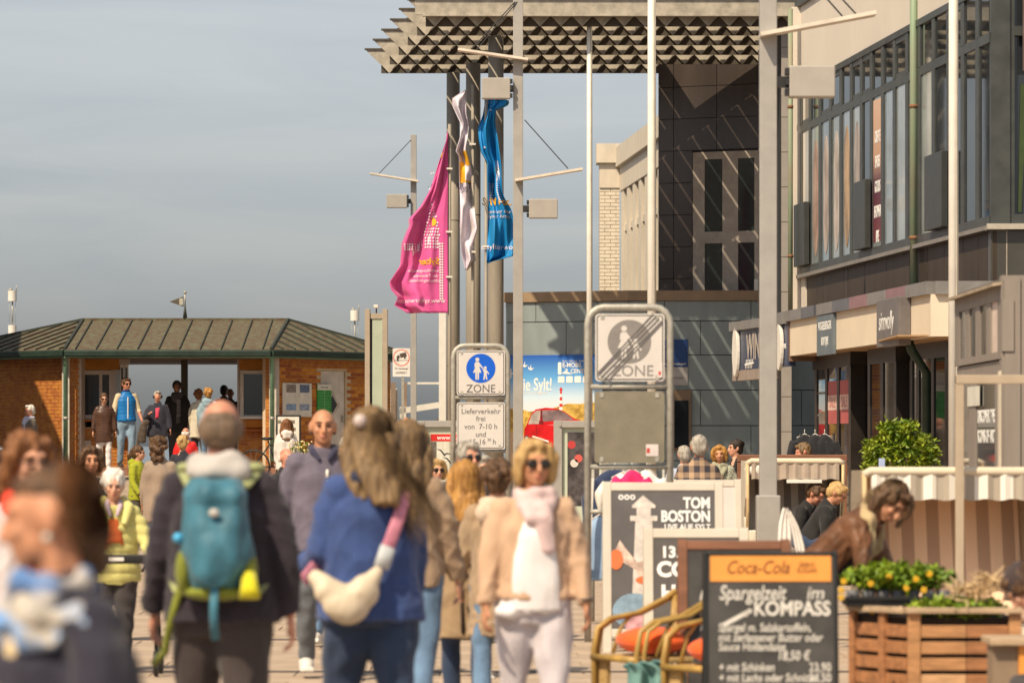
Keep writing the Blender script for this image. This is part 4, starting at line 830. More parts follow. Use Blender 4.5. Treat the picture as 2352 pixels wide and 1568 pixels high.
p, f, a0, a1, z0, z1 = plate(t, d, 1367, 1526, 721, 876, SIGNW); cx = (a0+a1)/2-.005; cz = CAMH+px(V0-785, d); r = px(50, d)
m = MB(f); m.disc(cx, cz, r, .004, .006, 40); m.build('grey_disc', mat('sign_grey', (.23, .21, .195), .5), p); pictogram(f, p, cx, cz, r, SIGNW, .006); text('ZONE', f, cx+.025, CAMH+px(V0-853, d), .125, mat('ink_grey', (.24, .22, .21), .6), p, c=.005, bold=.005)
m = MB(f); 
for k in range(5):
    o = (k-2)*.0235; P0, P1 = (a0+.045+o, z0+.03-o*.8), (a1-.045+o, z1-.04-o*.8); P0 = (max(P0[0], a0+.022), P0[1]); P1 = (min(P1[0], a1-.022), P1[1]); dx, dz = P1[0]-P0[0], P1[1]-P0[1]; l = math.hypot(dx, dz); nx, nz_ = -dz/l*.0052, dx/l*.0052
    m.poly([(P0[0]+nx, P0[1]+nz_), (P0[0]-nx, P0[1]-nz_), (P1[0]-nx, P1[1]-nz_), (P1[0]+nx, P1[1]+nz_)], .008, .010)
m.build('end_stripes', mat('stripe_ink', (.14, .13, .125), .6), p)
m = MB(f); m.box((a1-.055, z0+.03, .010), (a1-.018, z0+.15, .012)); m.build('sticker', mat('sticker', (.68, .60, .56), .5), p); m = MB(f); m.box((a1-.05, z0+.05, .012), (a1-.03, z0+.08, .013)); m.build('sticker_mark', mat('sticker_red', (.50, .06, .05), .5), p)
p, f, a0, a1, z0, z1 = plate(t, d, 1365, 1526, 899, 1063, mat('sign_back', (.205, .18, .13), .55, var=.12, vs_=6), rim=False)
m = MB(f); m.box((a1-.15, z0+.055, .001), (a1-.05, z0+.15, .003)); m.build('sticker', MATS['sticker'], p); m = MB(f); m.box((a1-.145, z0+.08, .003), (a1-.118, z0+.12, .004)); m.build('sticker_mark', MATS['sticker_red'], p)
m = MB(); z = CAMH+px(V0-1175, d); m.cyl(((1350-U0)*d/F, d, z), ((1400-U0)*d/F, d, z), .02); m.build('lower_bracket', GALV, t, True)
# no lorries sign
d = 76.5; x0, x1 = (902-U0)*d/F, (942-U0)*d/F; cx = (x0+x1)/2; t = thing('road_sign', 'small white road sign with red ring and tilted lorry on a thin post', 'road sign', (cx, d, gz(d))); m = MB(); m.box((cx-.0, d, gz(d)), (cx+.05, d+.05, CAMH+px(V0-800, d))); m.build('post', GALV, t)
f = Fr((0, d-.01, 0)); z0, z1 = CAMH+px(V0-865, d), CAMH+px(V0-800, d); m = MB(f); m.rrect(x0, z0, x1, z1, .01, -.01, 0); p = m.build('sign_plate', mat('bright_sign', (.74, .70, .66), .5), t); cz = CAMH+px(V0-821.5, d)
m = MB(f); m.ring(cx, cz, .148, .166, .001, .003); m.build('red_ring', mat('ring_red', (.70, .16, .08), .5), p)
def rot(pts, a, ox, oz): return [(ox+x*math.cos(a)-z*math.sin(a), oz+x*math.sin(a)+z*math.cos(a)) for x, z in pts]
m = MB(f); m.poly(rot([(-.02, .0), (.11, .0), (.11, .085), (-.02, .085)], R(12), cx, cz), .001, .003); m.poly(rot([(-.095, -.02), (-.03, -.0), (-.03, .06), (-.07, .06), (-.095, .03)], R(12), cx, cz), .001, .003); m.disc(cx-.07, cz-.05, .022, .001, .003, 14); m.disc(cx+.07, cz-.005, .02, .001, .003, 14); m.box((cx-.145, cz-.058, .001), (cx+.145, cz-.05, .003)); m.build('lorry_symbol', mat('brown_ink', (.09, .06, .045), .6), p)
text('Für Fahrzeuge', f, cx, z0+.16, .045, INK, p); text('GESPERRT', f, cx, z0+.075, .052, INK, p)

# ================================================================ pylon, display cases, beach lamps, white entrance
d = 73; x0, x1 = (838-U0)*d/F, (890-U0)*d/F; zb = gz(d); zt = CAMH+px(V0-710, d); PYL = mat('pylon_beige', (.40, .33, .25), .5, var=.07)
t = thing('info_pylon', 'tall beige pylon with pale green glass strip beside the kiosk', 'pylon', ((x0+x1)/2, d, zb))
for a, b in ((x0, x0+.095), (x1-.095, x1)): m = MB(); m.box((a, d, zb), (b, d+.25, zt)); m.build('post', PYL, t, bevel=.006)
m = MB(); m.box((x0+.095, d+.03, zt-.18), (x1-.095, d+.2, zt-.08)); m.build('head_panel', PYL, t); m = MB(); m.box((x0+.10, d+.06, zb), (x0+.14, d+.2, zt-.18)); m.build('dark_gap', DARK, t); m = MB(); m.box((x0+.14, d+.05, zb+.2), (x1-.1, d+.07, zt-.18)); m.build('glass_strip', mat('pale_green_glass', (.42, .47, .36), .25, var=.04, spec=.7), t)
cxp = (x0+x1)/2; c = thing('security_camera', 'tiny white security camera on top of the beige pylon', 'camera', (cxp, d+.1, zt-.08)); m = MB(); m.cyl((cxp, d+.1, zt-.08), (cxp, d+.1, zt+.02), .012); m.build('stand', DARK, c, True); m = MB(); m.box((cxp-.05, d+.02, zt+.02), (cxp+.04, d+.16, zt+.085)); m.build('housing', WHITEP, c, bevel=.01)
def beach_lamp(label, u, v0, v1, v2, v3):
    d = 91; x = (u-U0)*d/F; t = thing('beach_lamp', label, 'lamp', (x, d, -3), group='white cylinder lamps on the beach promenade'); m = MB(); m.cyl((x, d, -5), (x, d, CAMH+px(V0-v2, d)), .10); m.build('lower_cylinder', WHITEP, t)
    m = MB(); m.cyl((x, d, CAMH+px(V0-v2, d)), (x, d, CAMH+px(V0-v1, d)), .018); m.cyl((x+.07, d, CAMH+px(V0-v2, d)), (x+.07, d, CAMH+px(V0-v1, d)), .004); m.cyl((x-.07, d, CAMH+px(V0-v2, d)), (x-.07, d, CAMH+px(V0-v1, d)), .004); m.build('rod', GALV, t, True)
    m = MB(); m.cyl((x, d, CAMH+px(V0-v1, d)), (x, d, CAMH+px(V0-v0, d)), .105, n=20); m.build('lamp_head', WHITEP, t); m = MB(); m.cyl((x-.04, d, CAMH+px(V0-v0, d)), (x-.04, d, CAMH+px(V0-v0, d)+.05), .04); m.cyl((x+.09, d, CAMH+px(V0-v0, d)), (x+.10, d, CAMH+px(V0-v0, d)+.13), .012); m.build('aerial', GALV, t, True)
beach_lamp('white two-part cylinder lamp behind the far left end of the kiosk roof', 28.5, 668, 692, 747, 775); beach_lamp('white cylinder lamp on a rod between kiosk roof and pylon', 815, 713, 737, 800, 800)
d = 84; t = thing('beach_entrance', 'white timber entrance frame with rails towards the beach', 'gate', ((965-U0)*d/F, d, 1.13)); X = lambda u: (u-U0)*d/F; Z = lambda v: CAMH+px(V0-v, d)
m = MB(); m.box((X(1008), d, 0), (X(1024), d+.15, Z(640))); m.build('tall_post', WHITEP, t); m = MB(); m.box((X(918), d+.02, 0), (X(933), d+.15, Z(934))); m.build('short_post', WHITEP, t)
m = MB(); m.bar((X(918), d+.08, Z(944)), (X(1008), d+.08, Z(930)), .12, .13); m.build('sloping_beam', WHITEP, t); m = MB(); m.bar((X(936), d+.08, Z(880)), (X(1008), d+.08, Z(880)), .05, .045); m.build('hand_rail', WHITEP, t)
m = MB(); m.box((X(886), d+.4, 0), (X(912), d+.9, Z(892))); m.poly([], 0, 0) if False else None; m.build('white_box', WHITEP, t, bevel=.02); m = MB(); m.box((X(897), d+.2, 0), (X(908), d+.3, Z(878))); m.box((X(922), d+.2, 0), (X(934), d+.3, Z(878))); m.build('grey_panel', mat('brown_panel2', (.25, .18, .13), .6), t); m = MB(); m.box((X(960), d+.3, Z(985)), (X(1030), d+.4, Z(978))); m.bar((X(980), d+.3, Z(980)), (X(1010), d+.3, Z(960)), .05, .04); m.build('low_rail', WHITEP, t)
PALEG = mat('case_pale_green', (.50, .54, .42), .4, var=.03)
def showcase(label, d, u0, u1, v0):
    x0, x1 = (u0-U0)*d/F, (u1-U0)*d/F; zt = CAMH+px(V0-v0, d); t = thing('display_case', label, 'display case', ((x0+x1)/2, d, 0), group='glazed display cases')
    m = MB(); m.box((x0, d, 0), (x0+.12, d+.3, zt)); m.box((x1-.12, d, 0), (x1, d+.3, zt)); m.box((x0+.12, d, zt-.1), (x1-.12, d+.3, zt)); m.build('frame', GREYM, t, bevel=.006); m = MB(); m.box((x0+.12, d+.06, .4), (x1-.12, d+.2, zt-.1)); p = m.build('pale_backboard', PALEG, t)
    m = MB(); m.cyl((x0+.09, d-.02, zt-.07), (x0+.09, d, zt-.07), .02); m.build('lock', GALV, t); return t, p, x0, x1, zt, Fr((0, d+.06, 0))
t, p, x0, x1, zt, f = showcase('grey display case with red web address strip left of the blue sign', 60, 958, 1092, 966)
m = MB(f); m.box((x0+.21, zt-.32, .001), (x1-.2, zt-.21, .004)); m.build('red_strip', mat('strip_red', (.62, .02, .015), .5), p); text('www.duene-sylt.de', f, x0+.31, zt-.265, .10, PRINTW, p, align='LEFT', c=.005, bold=.012, sx=.95)
m = MB(f); m.box((x0+.21, zt-.62, .001), (x0+.30, zt-.33, .004)); m.build('map_panel', mat('map_dark', (.13, .11, .09), .5, var=.5, vs_=40), p); m = MB(f); m.box((x0+.31, zt-1.4, .001), (x0+.40, zt-.33, .004)); m.box((x0+.41, zt-1.4, .001), (x0+.50, zt-.33, .004)); m.build('stripe_panel', mat('stripe_pale', (.62, .60, .52), .5), p); m = MB(f); m.box((x0+.51, zt-1.4, .001), (x1-.2, zt-.33, .004)); m.build('grey_panel', mat('case_grey', (.36, .34, .27), .5), p)
m = MB(f)
for ox, oz in ((.40, -.47), (.50, -.60), (.82, -.62)): m.poly([(x0+ox+a, zt+oz+b) for a, b in ((-.1, .03), (-.03, .02), (.03, -.05), (.06, -.03), (.14, -.05), (.05, -.055), (.03, -.09), (0, -.05), (-.04, 0))], .005, .007)
m.build('bird_print', PRINTK, p)
t, p, x0, x1, zt, f = showcase('grey display case with pale green glass behind the grey sign post', 56, 1272, 1400, 966)
m = MB(f); m.box((x0+.20, .7, .001), (x1-.15, zt-.17, .004)); m.build('poster', mat('case_dark', (.07, .06, .06), .5, var=.6, vs_=7), p)
for k, (a, b, cc) in enumerate(((.26, -.35, (.5, .05, .05)), (.36, -.55, (.55, .10, .08)), (.30, -.62, (.6, .55, .5)))): m = MB(f); m.disc(x0+a, zt+b, .06, .004, .006, 14); m.build('poster_spot', mat('spot%d' % k, cc, .5), p)

# ================================================================ poster stands and chalkboards
ALU = mat('alu_frame', (.60, .54, .45), .45, .15, var=.05); POSTG = mat('poster_grey', (.105, .095, .095), .6, var=.1); WOODF = mat('brown_wood', (.20, .085, .045), .6, var=.2, vs_=3, stretch=(1, 6, 6)); CHALKB = mat('chalkboard', (.055, .052, .05), .8, var=.35, vs_=2.5); CHALK = mat('chalk', (.60, .57, .52), .9, var=.1, vs_=30)
def stand(label, u0, u1, v0, d, fmat, face, fw=.05, zbot=.0, lean=9, cat='poster stand', name='poster_stand', group=None):
    x0, x1 = (u0-U0)*d/F, (u1-U0)*d/F; zt = CAMH+px(V0-v0, d); t = thing(name, label, cat, ((x0+x1)/2, d, 0), group=group); a = R(lean); f = Fr((0, d-.02, 0), (1, 0, 0), (0, math.sin(a), math.cos(a))); h = zt/math.cos(a)
    m = MB(f); m.box((x0, zbot, -.03), (x0+fw, h, 0)); m.box((x1-fw, zbot, -.03), (x1, h, 0)); m.box((x0+fw, h-fw, -.03), (x1-fw, h, 0)); m.box((x0+fw, zbot+.12, -.03), (x1-fw, zbot+.12+fw, 0)); m.build('front_frame', fmat, t, bevel=.006)
    m = MB(f); m.box((x0+fw, zbot+.12+fw, -.022), (x1-fw, h-fw, -.008)); p = m.build('panel', face, t)
    f2 = Fr((0, d+2*zt*math.tan(a)+.05, 0), (1, 0, 0), (0, -math.sin(a), math.cos(a))); m = MB(f2); m.box((x0, zbot, -.03), (x0+fw, h, 0)); m.box((x1-fw, zbot, -.03), (x1, h, 0)); m.box((x0+fw, zbot+.12, -.022), (x1-fw, h-.1, -.008)); m.build('rear_frame', fmat, t); return t, p, f, x0, x1, h
t, p, f, x0, x1, h = stand('tall alu poster stand announcing TOM BOSTON live with a lighthouse', 1386, 1664, 1108, 29.5, ALU, POSTG, .065); W_ = x1-x0
text('TOM', f, x1-.10, h-.165, .118, PRINTW, p, 'RIGHT', .04, c=-.003, sx=.8); text('BOSTON', f, x1-.10, h-.268, .118, PRINTW, p, 'RIGHT', .04, c=-.003, sx=.8); text('LIVE AUF SYLT', f, x1-.10, h-.350, .062, PRINTW, p, 'RIGHT', .03, c=-.003, sx=.9)
m = MB(f)
for k in range(3): m.ring(x0+.14+k*.045, h-.115, .010, .021, -.007, -.004, 14)
m.build('logo', PRINTW, p)
lx_ = x0+.31; m = MB(f); m.poly([(lx_-.06, h-.30), (lx_+.07, h-.30), (lx_+.09, h-.95), (lx_-.09, h-.95)], -.007, -.004); m.box((lx_-.10, h-.30, -.007), (lx_+.11, h-.26, -.003)); m.box((lx_-.05, h-.26, -.007), (lx_+.06, h-.20, -.004)); m.box((lx_-.085, h-.20, -.007), (lx_+.095, h-.175, -.003)); m.poly([(lx_-.08, h-.175), (lx_+.09, h-.175), (lx_, h-.10)], -.007, -.004); m.build('lighthouse_print', mat('print_cream', (.58, .52, .47), .6, var=.2, vs_=12), p)
m = MB(f); m.poly([(x0+.08, h-.55), (x0+.13, h-.45), (x0+.18, h-.52), (x0+.26, h-.62), (x0+.34, h-.60), (x0+.38, h-.72), (x0+.30, h-.80), (x0+.25, h-.68), (x0+.15, h-.62)], -.007, -.004); m.build('ribbon_print', mat('print_pale_orange', (.60, .44, .36), .6, var=.35, vs_=14), p); m = MB(f); m.disc(x0+.10, h-.60, .055, -.004, -.002, 16, .08); m.disc(x0+.31, h-.76, .06, -.004, -.002, 16, .03); m.build('orange_print', mat('print_orange', (.62, .16, .05), .6), p, kind='stuff')
m = MB(f); m.disc(x0+.24, h-1.0, .17, -.006, -.003, 20, .14); m.build('blue_print', mat('print_blue_grey', (.22, .32, .42), .6, var=.3, vs_=8), p); m = MB(f); m.box((x0+.17, h-1.22, -.003), (x0+.40, h-1.02, -.001)); m.build('pink_print', mat('print_pink', (.50, .26, .28), .6, var=.4, vs_=15), p)
t, p, f, x0, x1, h = stand('lower alu poster stand with big white letters CO, partly behind the chalkboards', 1480, 1722, 1214, 28.4, ALU, mat('poster_brown_grey', (.095, .085, .08), .6), .07)
text('13. MAI', f, x0+.125, h-.18, .115, PRINTW, p, 'LEFT', .04, c=-.005); text('COMEDY', f, x0+.095, h-.31, .155, PRINTW, p, 'LEFT', .045, c=-.005); text('HAUS', f, x0+.125, h-.485, .155, PRINTW, p, 'LEFT', .045, c=-.005)
m = MB(f); m.disc(x0+.13, .2, .035, -.007, -.004, 14, .05); m.build('bulb_print', mat('print_cream'), p) if False else m.build('bulb_print', MATS['print_cream'], p)
t, p, f, x0, x1, h = stand('plain pale poster stand half hidden behind the man in plaid', 1540, 1706, 1102, 33.5, ALU, mat('pale_poster', (.62, .54, .50), .6, var=.05), .06)
t, p, f, x0, x1, h = stand('brown framed chalkboard between the poster stand and the front chalkboard', 1560, 1820, 1242, 22.6, WOODF, CHALKB, .055, cat='chalkboard', name='chalkboard')
for s, z in (('Frühstück', h-.33), ('ab 9 Uhr', h-.42), ('Fisch', h-.51)): text(s, f, x0+.12, z, .085, CHALK, p, 'LEFT', .01, c=-.005, shear=.2)
t, p, f, x0, x1, h = stand('front chalkboard with orange header offering asparagus in white chalk', 1618, 1928, 1268, 20, BLACK, CHALKB, .022, cat='chalkboard', name='chalkboard', lean=7); W_ = x1-x0; cx = (x0+x1)/2
m = MB(f); m.box((x0+.035, h-.155, -.008), (x1-.035, h-.012, -.003)); hd = m.build('header', mat('header_orange', (.72, .29, .055), .55, var=.06), p)
BRW = mat('header_ink', (.10, .03, .01), .7, var=0); text('Coca-Cola', f, cx-.07, h-.085, .098, BRW, hd, c=-.002, shear=.35, bold=.0, sx=.78); text('ZERO', f, cx+.19, h-.07, .034, BRW, hd, c=-.002); text('SUGAR', f, cx+.19, h-.10, .034, BRW, hd, c=-.002)
text('Spargelzeit', f, x0+.08, h-.218, .108, CHALK, p, 'LEFT', .012, c=-.006, shear=.2, sx=.74); text('im', f, x1-.12, h-.218, .095, CHALK, p, 'CENTER', .008, c=-.006, shear=.2); text('KOMPASS', f, x1-.04, h-.300, .105, CHALK, p, 'RIGHT', .03, c=-.006, sx=.88)
m = MB(f); m.bar((x0+.10, h-.385, -.006), (x0+.25, h-.305, -.006), .022, .003, up=(0, 0, 1)); m.bar((x0+.235, h-.31, -.006), (x0+.215, h-.335, -.006), .018, .003); m.build('chalk_arrow', CHALK, p)
for k, (s, z, sz, al) in enumerate((('Spargel m. Salzkartoffeln,', .398, .062, 'L'), ('mit zerlassener Butter oder', .45, .062, 'L'), ('Sauce Hollandaise', .498, .062, 'L'), ('18,50 €', .545, .07, 'R'), ('+ mit Schinken', .605, .062, 'L'), ('+ mit Lachs oder Schnitzel', .66, .062, 'L'), ('dazu Weißwein', .715, .062, 'L'))):
    text(s, f, x0+.075 if al == 'L' else x1-.15, h-z, sz, CHALK, p, 'LEFT' if al == 'L' else 'RIGHT', .012, c=-.006, shear=.15, sx=.78)
for z, s in ((.605, '23,90'), (.66, '26,50')): text(s, f, x1-.04, h-z, .065, CHALK, p, 'RIGHT', .012, c=-.006, sx=.8)

# ================================================================ beach chairs
def strandkorb(label, u0, u1, v0, d, inner, flap, shell, hooddeep=.62):
    x0, x1 = (u0-U0)*d/F, (u1-U0)*d/F; w_ = x1-x0; zt = CAMH+px(V0-v0, d); t = thing('beach_chair', label, 'beach chair', ((x0+x1)/2, d, 0), local=True, group='hooded beach chairs'); h = zt; a = w_/2
    WICK = mat('wicker_white', (.62, .55, .44), .7, var=.15, vs_=40); TUB = mat('canvas_cream', (.62, .53, .40), .8, var=.06)
    for s in (-1, 1):
        m = MB(); m.poly([], 0, 0) if False else None
        f = Fr((s*a, 0, 0), (0, 1, 0)); m = MB(f); m.poly([(-.30, .10), (.45, .10), (.62, h*.62), (.50, h), (-hooddeep*.5, h), (-hooddeep*.5, h*.70), (-.05, h*.55), (-.30, .55)], -.02, .02); m.build('side_panel', shell, t)
        m = MB(); m.tube([(s*(a-.005), -hooddeep*.5-.01, h-.02), (s*(a-.01), -hooddeep*.5-.03, h*.62), (s*(a-.01), -.1, .5)], .018, 8); m.build('hood_strut', mat('cane_strut', (.58, .42, .22), .5), t, True)
    m = MB(); m.tube([(-a, -hooddeep*.5, h-.03), (-a+.05, -hooddeep*.5, h), (a-.05, -hooddeep*.5, h), (a, -hooddeep*.5, h-.03)], .032, 10); m.build('hood_roll', TUB, t, True)
    m = MB(); m.add([(-a, -hooddeep*.5, h-.02), (a, -hooddeep*.5, h-.02), (a, .50, h-.02), (-a, .50, h-.02), (-a, -hooddeep*.5, h+.0), (a, -hooddeep*.5, h+.0), (a, .50, h+.0), (-a, .50, h+.0)], [(3, 2, 1, 0), (4, 5, 6, 7), (0, 1, 5, 4), (1, 2, 6, 5), (2, 3, 7, 6), (3, 0, 4, 7)]); m.build('hood_top', inner, t)
    m = MB(); n = 28; fz0, fz1 = h-.21, h-.02
    vs = []; 
    for i in range(n+1):
        x = -a+.05+(2*a-.10)*i/n; y = -hooddeep*.5-.012-.012*math.sin(i*1.9); vs += [(x, y, fz1), (x, y-.004, fz0+.008*math.sin(i*1.3))]
    m.add(vs, [(2*i, 2*i+1, 2*i+3, 2*i+2) for i in range(n)]); o = m.build('valance', flap, t); k = o.modifiers.new('s', 'SOLIDIFY'); k.thickness = .012
    m = MB(); m.add([(-a+.02, .14, .42), (a-.02, .14, .42), (a-.02, .50, h-.02), (-a+.02, .50, h-.02), (-a+.02, .20, .40), (a-.02, .20, .40), (a-.02, .56, h-.02), (-a+.02, .56, h-.02)], [(0, 1, 2, 3), (7, 6, 5, 4), (0, 4, 5, 1), (1, 5, 6, 2), (2, 6, 7, 3), (3, 7, 4, 0)]); m.build('back_lining', inner, t, bevel=.01)
    m = MB(); m.box((-a+.03, -.42, .30), (a-.03, .16, .44)); m.build('seat_cushion', inner, t, bevel=.03); m = MB(); m.box((-a+.02, -.38, .05), (a-.02, .45, .295)); m.build('base', WICK, t, bevel=.01)
    for s in (-1, 1): m = MB(); m.box((s*(a-.07)-.05, -.42, .45), (s*(a-.07)+.05, .2, .62)); m.build('armrest', WICK, t, bevel=.015)
    return t, a, h
LIN2 = stripes_mat('tan_brown_stripe', (.80, .58, .40), (.46, .31, .215), 5.3); FL2 = stripes_mat('white_grey_stripe', (.74, .70, .62), (.36, .31, .25), 5.3); SH2 = mat('hood_shell', (.30, .24, .17), .8, var=.2, vs_=30)
t2, a2, h2 = strandkorb('large beach chair with tan and brown striped lining at the right edge', 1975, 2362, 1081, 28.5, LIN2, FL2, SH2)
LIN1 = stripes_mat('grey_stripe', (.55, .48, .40), (.24, .20, .17), 6.0); FL1 = mat('grey_flap', (.36, .29, .23), .8, var=.1)
t1, a1_, h1 = strandkorb('hooded beach chair with grey striped lining and two men seated', 1712, 1932, 1058, 44, LIN1, FL1, mat('white_shell', (.50, .45, .36), .8))
m = MB(); m.ell((-.42, -.28, h1-.10), (.16, .05, .075)); m.build('rolled_blind', WHITEP, t1, True)
m = MB(); m.box((-.1, -.35, h1-.25), (.30, -.33, h1-.21)); m.build('white_hem', WHITEP, t1)
d = 46.5; X = lambda u: (u-U0)*d/F; Z = lambda v: CAMH+px(V0-v, d); t = thing('timber_arch', 'dark brown timber frame standing behind the grey striped beach chair', 'frame', (X(1818), d, 0))
for u0, u1 in ((1694, 1710), (1932, 1946)): m = MB(); m.box((X(u0), d, 0), (X(u1), d+.12, Z(1062))); m.build('post', WOODF, t, bevel=.008)
m = MB(); m.box((X(1694), d-.01, Z(1061)), (X(1946), d+.13, Z(1044))); m.build('top_beam', WOODF, t, bevel=.01)
# white cloths
def cloth(name, label, pts_l, pts_r, d, mt, wv=.03, n=9):
    t = thing(name, label, 'cloth', at(pts_l[-1][0], pts_l[-1][1], d)); k = len(pts_l); m = MB(); q = [[at(pts_l[j][0]+(pts_r[j][0]-pts_l[j][0])*i/n, pts_l[j][1]+(pts_r[j][1]-pts_l[j][1])*i/n, d)+Vector((0, wv*math.sin(i*2.1+j*.6), 0)) for i in range(n+1)] for j in range(k)]
    m.add([p for r_ in q for p in r_], [(j*(n+1)+i, (j+1)*(n+1)+i, (j+1)*(n+1)+i+1, j*(n+1)+i+1) for j in range(k-1) for i in range(n)]); o = m.build('fabric', mt, t, True); s = o.modifiers.new('s', 'SUBSURF'); s.levels = 2; s.render_levels = 2; s = o.modifiers.new('t', 'SOLIDIFY'); s.thickness = .012; return t
TOW = mat('white_towel', (.74, .69, .64), .9, var=.04, bump=.2, bs=60, sheen=.3)
cloth('towel', 'white folded towel hanging beside the seated men and lamp sleeve', [(1802, 1166), (1790, 1190), (1787, 1222), (1786, 1266)], [(1808, 1166), (1815, 1195), (1822, 1232), (1818, 1268)], 30, TOW, .018); cloth('towel', 'second white towel draped slanting down behind the front chalkboard', [(1808, 1172), (1814, 1195), (1822, 1235), (1828, 1270)], [(1812, 1174), (1832, 1205), (1848, 1245), (1852, 1272)], 29.7, TOW, .018)
cloth('napkin', 'small white cloth hung on the side of the grey beach chair', [(1926, 1195), (1918, 1215), (1912, 1240)], [(1928, 1195), (1930, 1215), (1932, 1240)], 43, TOW, .02)

# ================================================================ bamboo chairs
BAM = mat('bamboo', (.36, .225, .06), .4, var=.25, vs_=8, stretch=(1, 1, .3)); RAT = mat('rattan', (.46, .30, .12), .6, var=.3, vs_=60, bump=.4, bs=150); ORA = mat('orange_cushion', (.75, .10, .008), .8, var=.08, sheen=.2)
def bamboo(label, u, d, rz, cush):
    x = (u-U0)*d/F; t = thing('bamboo_chair', label, 'chair', (x, d, 0), rz, 'bamboo armchairs on the pavement', local=True); r = .021; t.scale = (.86, .86, .84)
    for s in (-1, 1):
        for o, rr in ((0, r), (.045, r*.85)):
            m = MB(); m.tube([(s*(.29+o*.5), -.30+o, .0), (s*(.30+o*.5), -.30+o, .45), (s*(.30+o*.5), -.27+o, .60), (s*(.30+o*.5), -.17+o, .665), (s*(.30+o*.5), .05+o, .70), (s*(.28+o*.3), .26+o, .80), (s*.25, .33+o, .86)], rr, 9); m.build('arm', BAM, t, True)
        m = MB(); m.cyl((s*.28, .28, 0), (s*.26, .33, .86), r); m.build('rear_leg', BAM, t, True)
        m = MB(); m.tube([(s*.30, -.15, .42), (s*.31, -.08, .6), (s*.30, 0, .69)], .014, 8); m.build('arm_brace', BAM, t, True)
    m = MB(); m.add([(-.27, .24, .42), (.27, .24, .42), (.27, .35, .88), (-.27, .35, .88), (-.27, .26, .42), (.27, .26, .42), (.27, .37, .88), (-.27, .37, .88)], [(0, 1, 2, 3), (7, 6, 5, 4), (0, 4, 5, 1), (1, 5, 6, 2), (2, 6, 7, 3), (3, 7, 4, 0)]); m.build('back', RAT, t, bevel=.008)
    m = MB(); m.box((-.29, -.29, .375), (.29, .27, .415)); m.build('seat', RAT, t, bevel=.01); m = MB(); m.tube([(-.30, -.31, .40), (.30, -.31, .40)], .024, 9); m.build('front_rail', BAM, t, True)
    m = MB(); m.box((-.28, -.27, .06), (-.17, -.24, .37)); m.box((.17, -.27, .06), (.28, -.24, .37)); m.build('woven_skirt', RAT, t, kind='stuff')
    c = thing('cushion', cush, 'cushion', (x, d-.02, .35), rz, 'orange cushions on the bamboo chairs', local=True); m = MB(); m.ell((0, .0, .085), (.25, .20, .085), n=20, m=12)
    me = m; me.v = [Vector((v.x*(1+.35*abs(v.y)), v.y*(1+.3*abs(v.x)), v.z)) for v in me.v]; me.build('cover', ORA, c, True)
bamboo('bamboo armchair with orange cushion in front of the poster stand', 1500, 22.8, R(-62), 'orange cushion on the bamboo chair by the poster stand'); bamboo('bamboo armchair half hidden behind the front chalkboard', 1672, 21.8, R(-50), 'orange cushion on the bamboo chair behind the front chalkboard')
c = cloth('blanket', 'crumpled teal blanket lying across the seat of the near bamboo chair', [(1430, 1525), (1445, 1540), (1440, 1575), (1445, 1620)], [(1520, 1518), (1580, 1530), (1580, 1575), (1570, 1620)], 22.0, mat('teal_blanket', (.07, .17, .17), .9, col2=(.22, .40, .36), vs_=6, bump=.3, bs=40), .09)

# ================================================================ planter, seedlings, leafy plant
d = 20.6; X = lambda u: (u-U0)*d/F; zt = CAMH+px(V0-1397, d); PLK = [mat('plank_%d' % i, c, .65, var=.25, vs_=5, stretch=(1.2, 6, 6), bump=.15, bs=50) for i, c in enumerate(((.33, .145, .06), (.42, .21, .09), (.52, .30, .15)))]
t = thing('planter', 'slatted brown timber planter box filled with low green plants', 'planter', (X(2190), d, 0)); xm = X(2085); f = Fr((xm, d, 0)); wf_ = X(2325)-xm
for k in range(7):
    z = zt-.09-k*.088
    for a, b, q in ((.072, wf_*.56, 1+(k % 2)), (wf_*.56+.003, wf_-.02, 0)): m = MB(f); m.box((a, max(z-.066, 0), -.025), (b, z, 0)); m.build('plank', PLK[q if k not in (0, 1) else min(q, 1)], t, bevel=.004)
for a, b in ((.0, .069), (wf_-.018, wf_+.05)): m = MB(f); m.box((a, 0, -.03), (b, zt-.02, .006)); m.build('corner_post', PLK[1], t, bevel=.005)
L0 = Vector((X(1968), d+.42, 0)); f2 = Fr(L0, Vector((xm, d, 0))-L0); l2 = (Vector((xm, d, 0))-L0).length
for k in range(7): z = zt-.09-k*.088; m = MB(f2); m.box((.03, max(z-.066, 0), -.025), (l2-.01, z, 0)); m.build('plank', PLK[0], t, bevel=.004)
for a in (0, l2*.52): m = MB(f2); m.box((a, 0, -.02), (a+.05, zt-.02, .012)); m.build('corner_post', PLK[0], t, bevel=.004)
m = MB(); m.bar((xm-.01, d+.0, zt-.01), (X(2345), d+.0, zt-.01), .075, .03); m.bar((xm, d, zt-.012), (L0.x, L0.y, zt-.012), .07, .03); m.build('top_rail', mat('rail_wood', (.42, .30, .19), .7, var=.2, vs_=6, stretch=(1, 5, 5)), t, bevel=.004); m = MB(); m.poly([(L0.x+.03, L0.y-.0), (xm+.02, d+.03), (X(2335), d+.03), (X(2335), d+.75), (L0.x+.03, d+.75)], zt-.12, zt-.05); m.build('soil', mat('soil', (.035, .022, .014), .95, var=.3), t)
m = MB(); m.poly([(L0.x+.06, L0.y+.03), (xm+.03, d+.05), (X(2335), d+.05), (X(2335), d+.72), (L0.x+.06, d+.72)], 0.01, zt-.13); m.build('liner', BLACK, t)
GRN = mat('leaf_lime', (.11, .19, .010), .55, col2=(.26, .34, .018), vs_=9, lo=.4, hi=.62); YEL = mat('petal_yellow', (.72, .42, .02), .6)
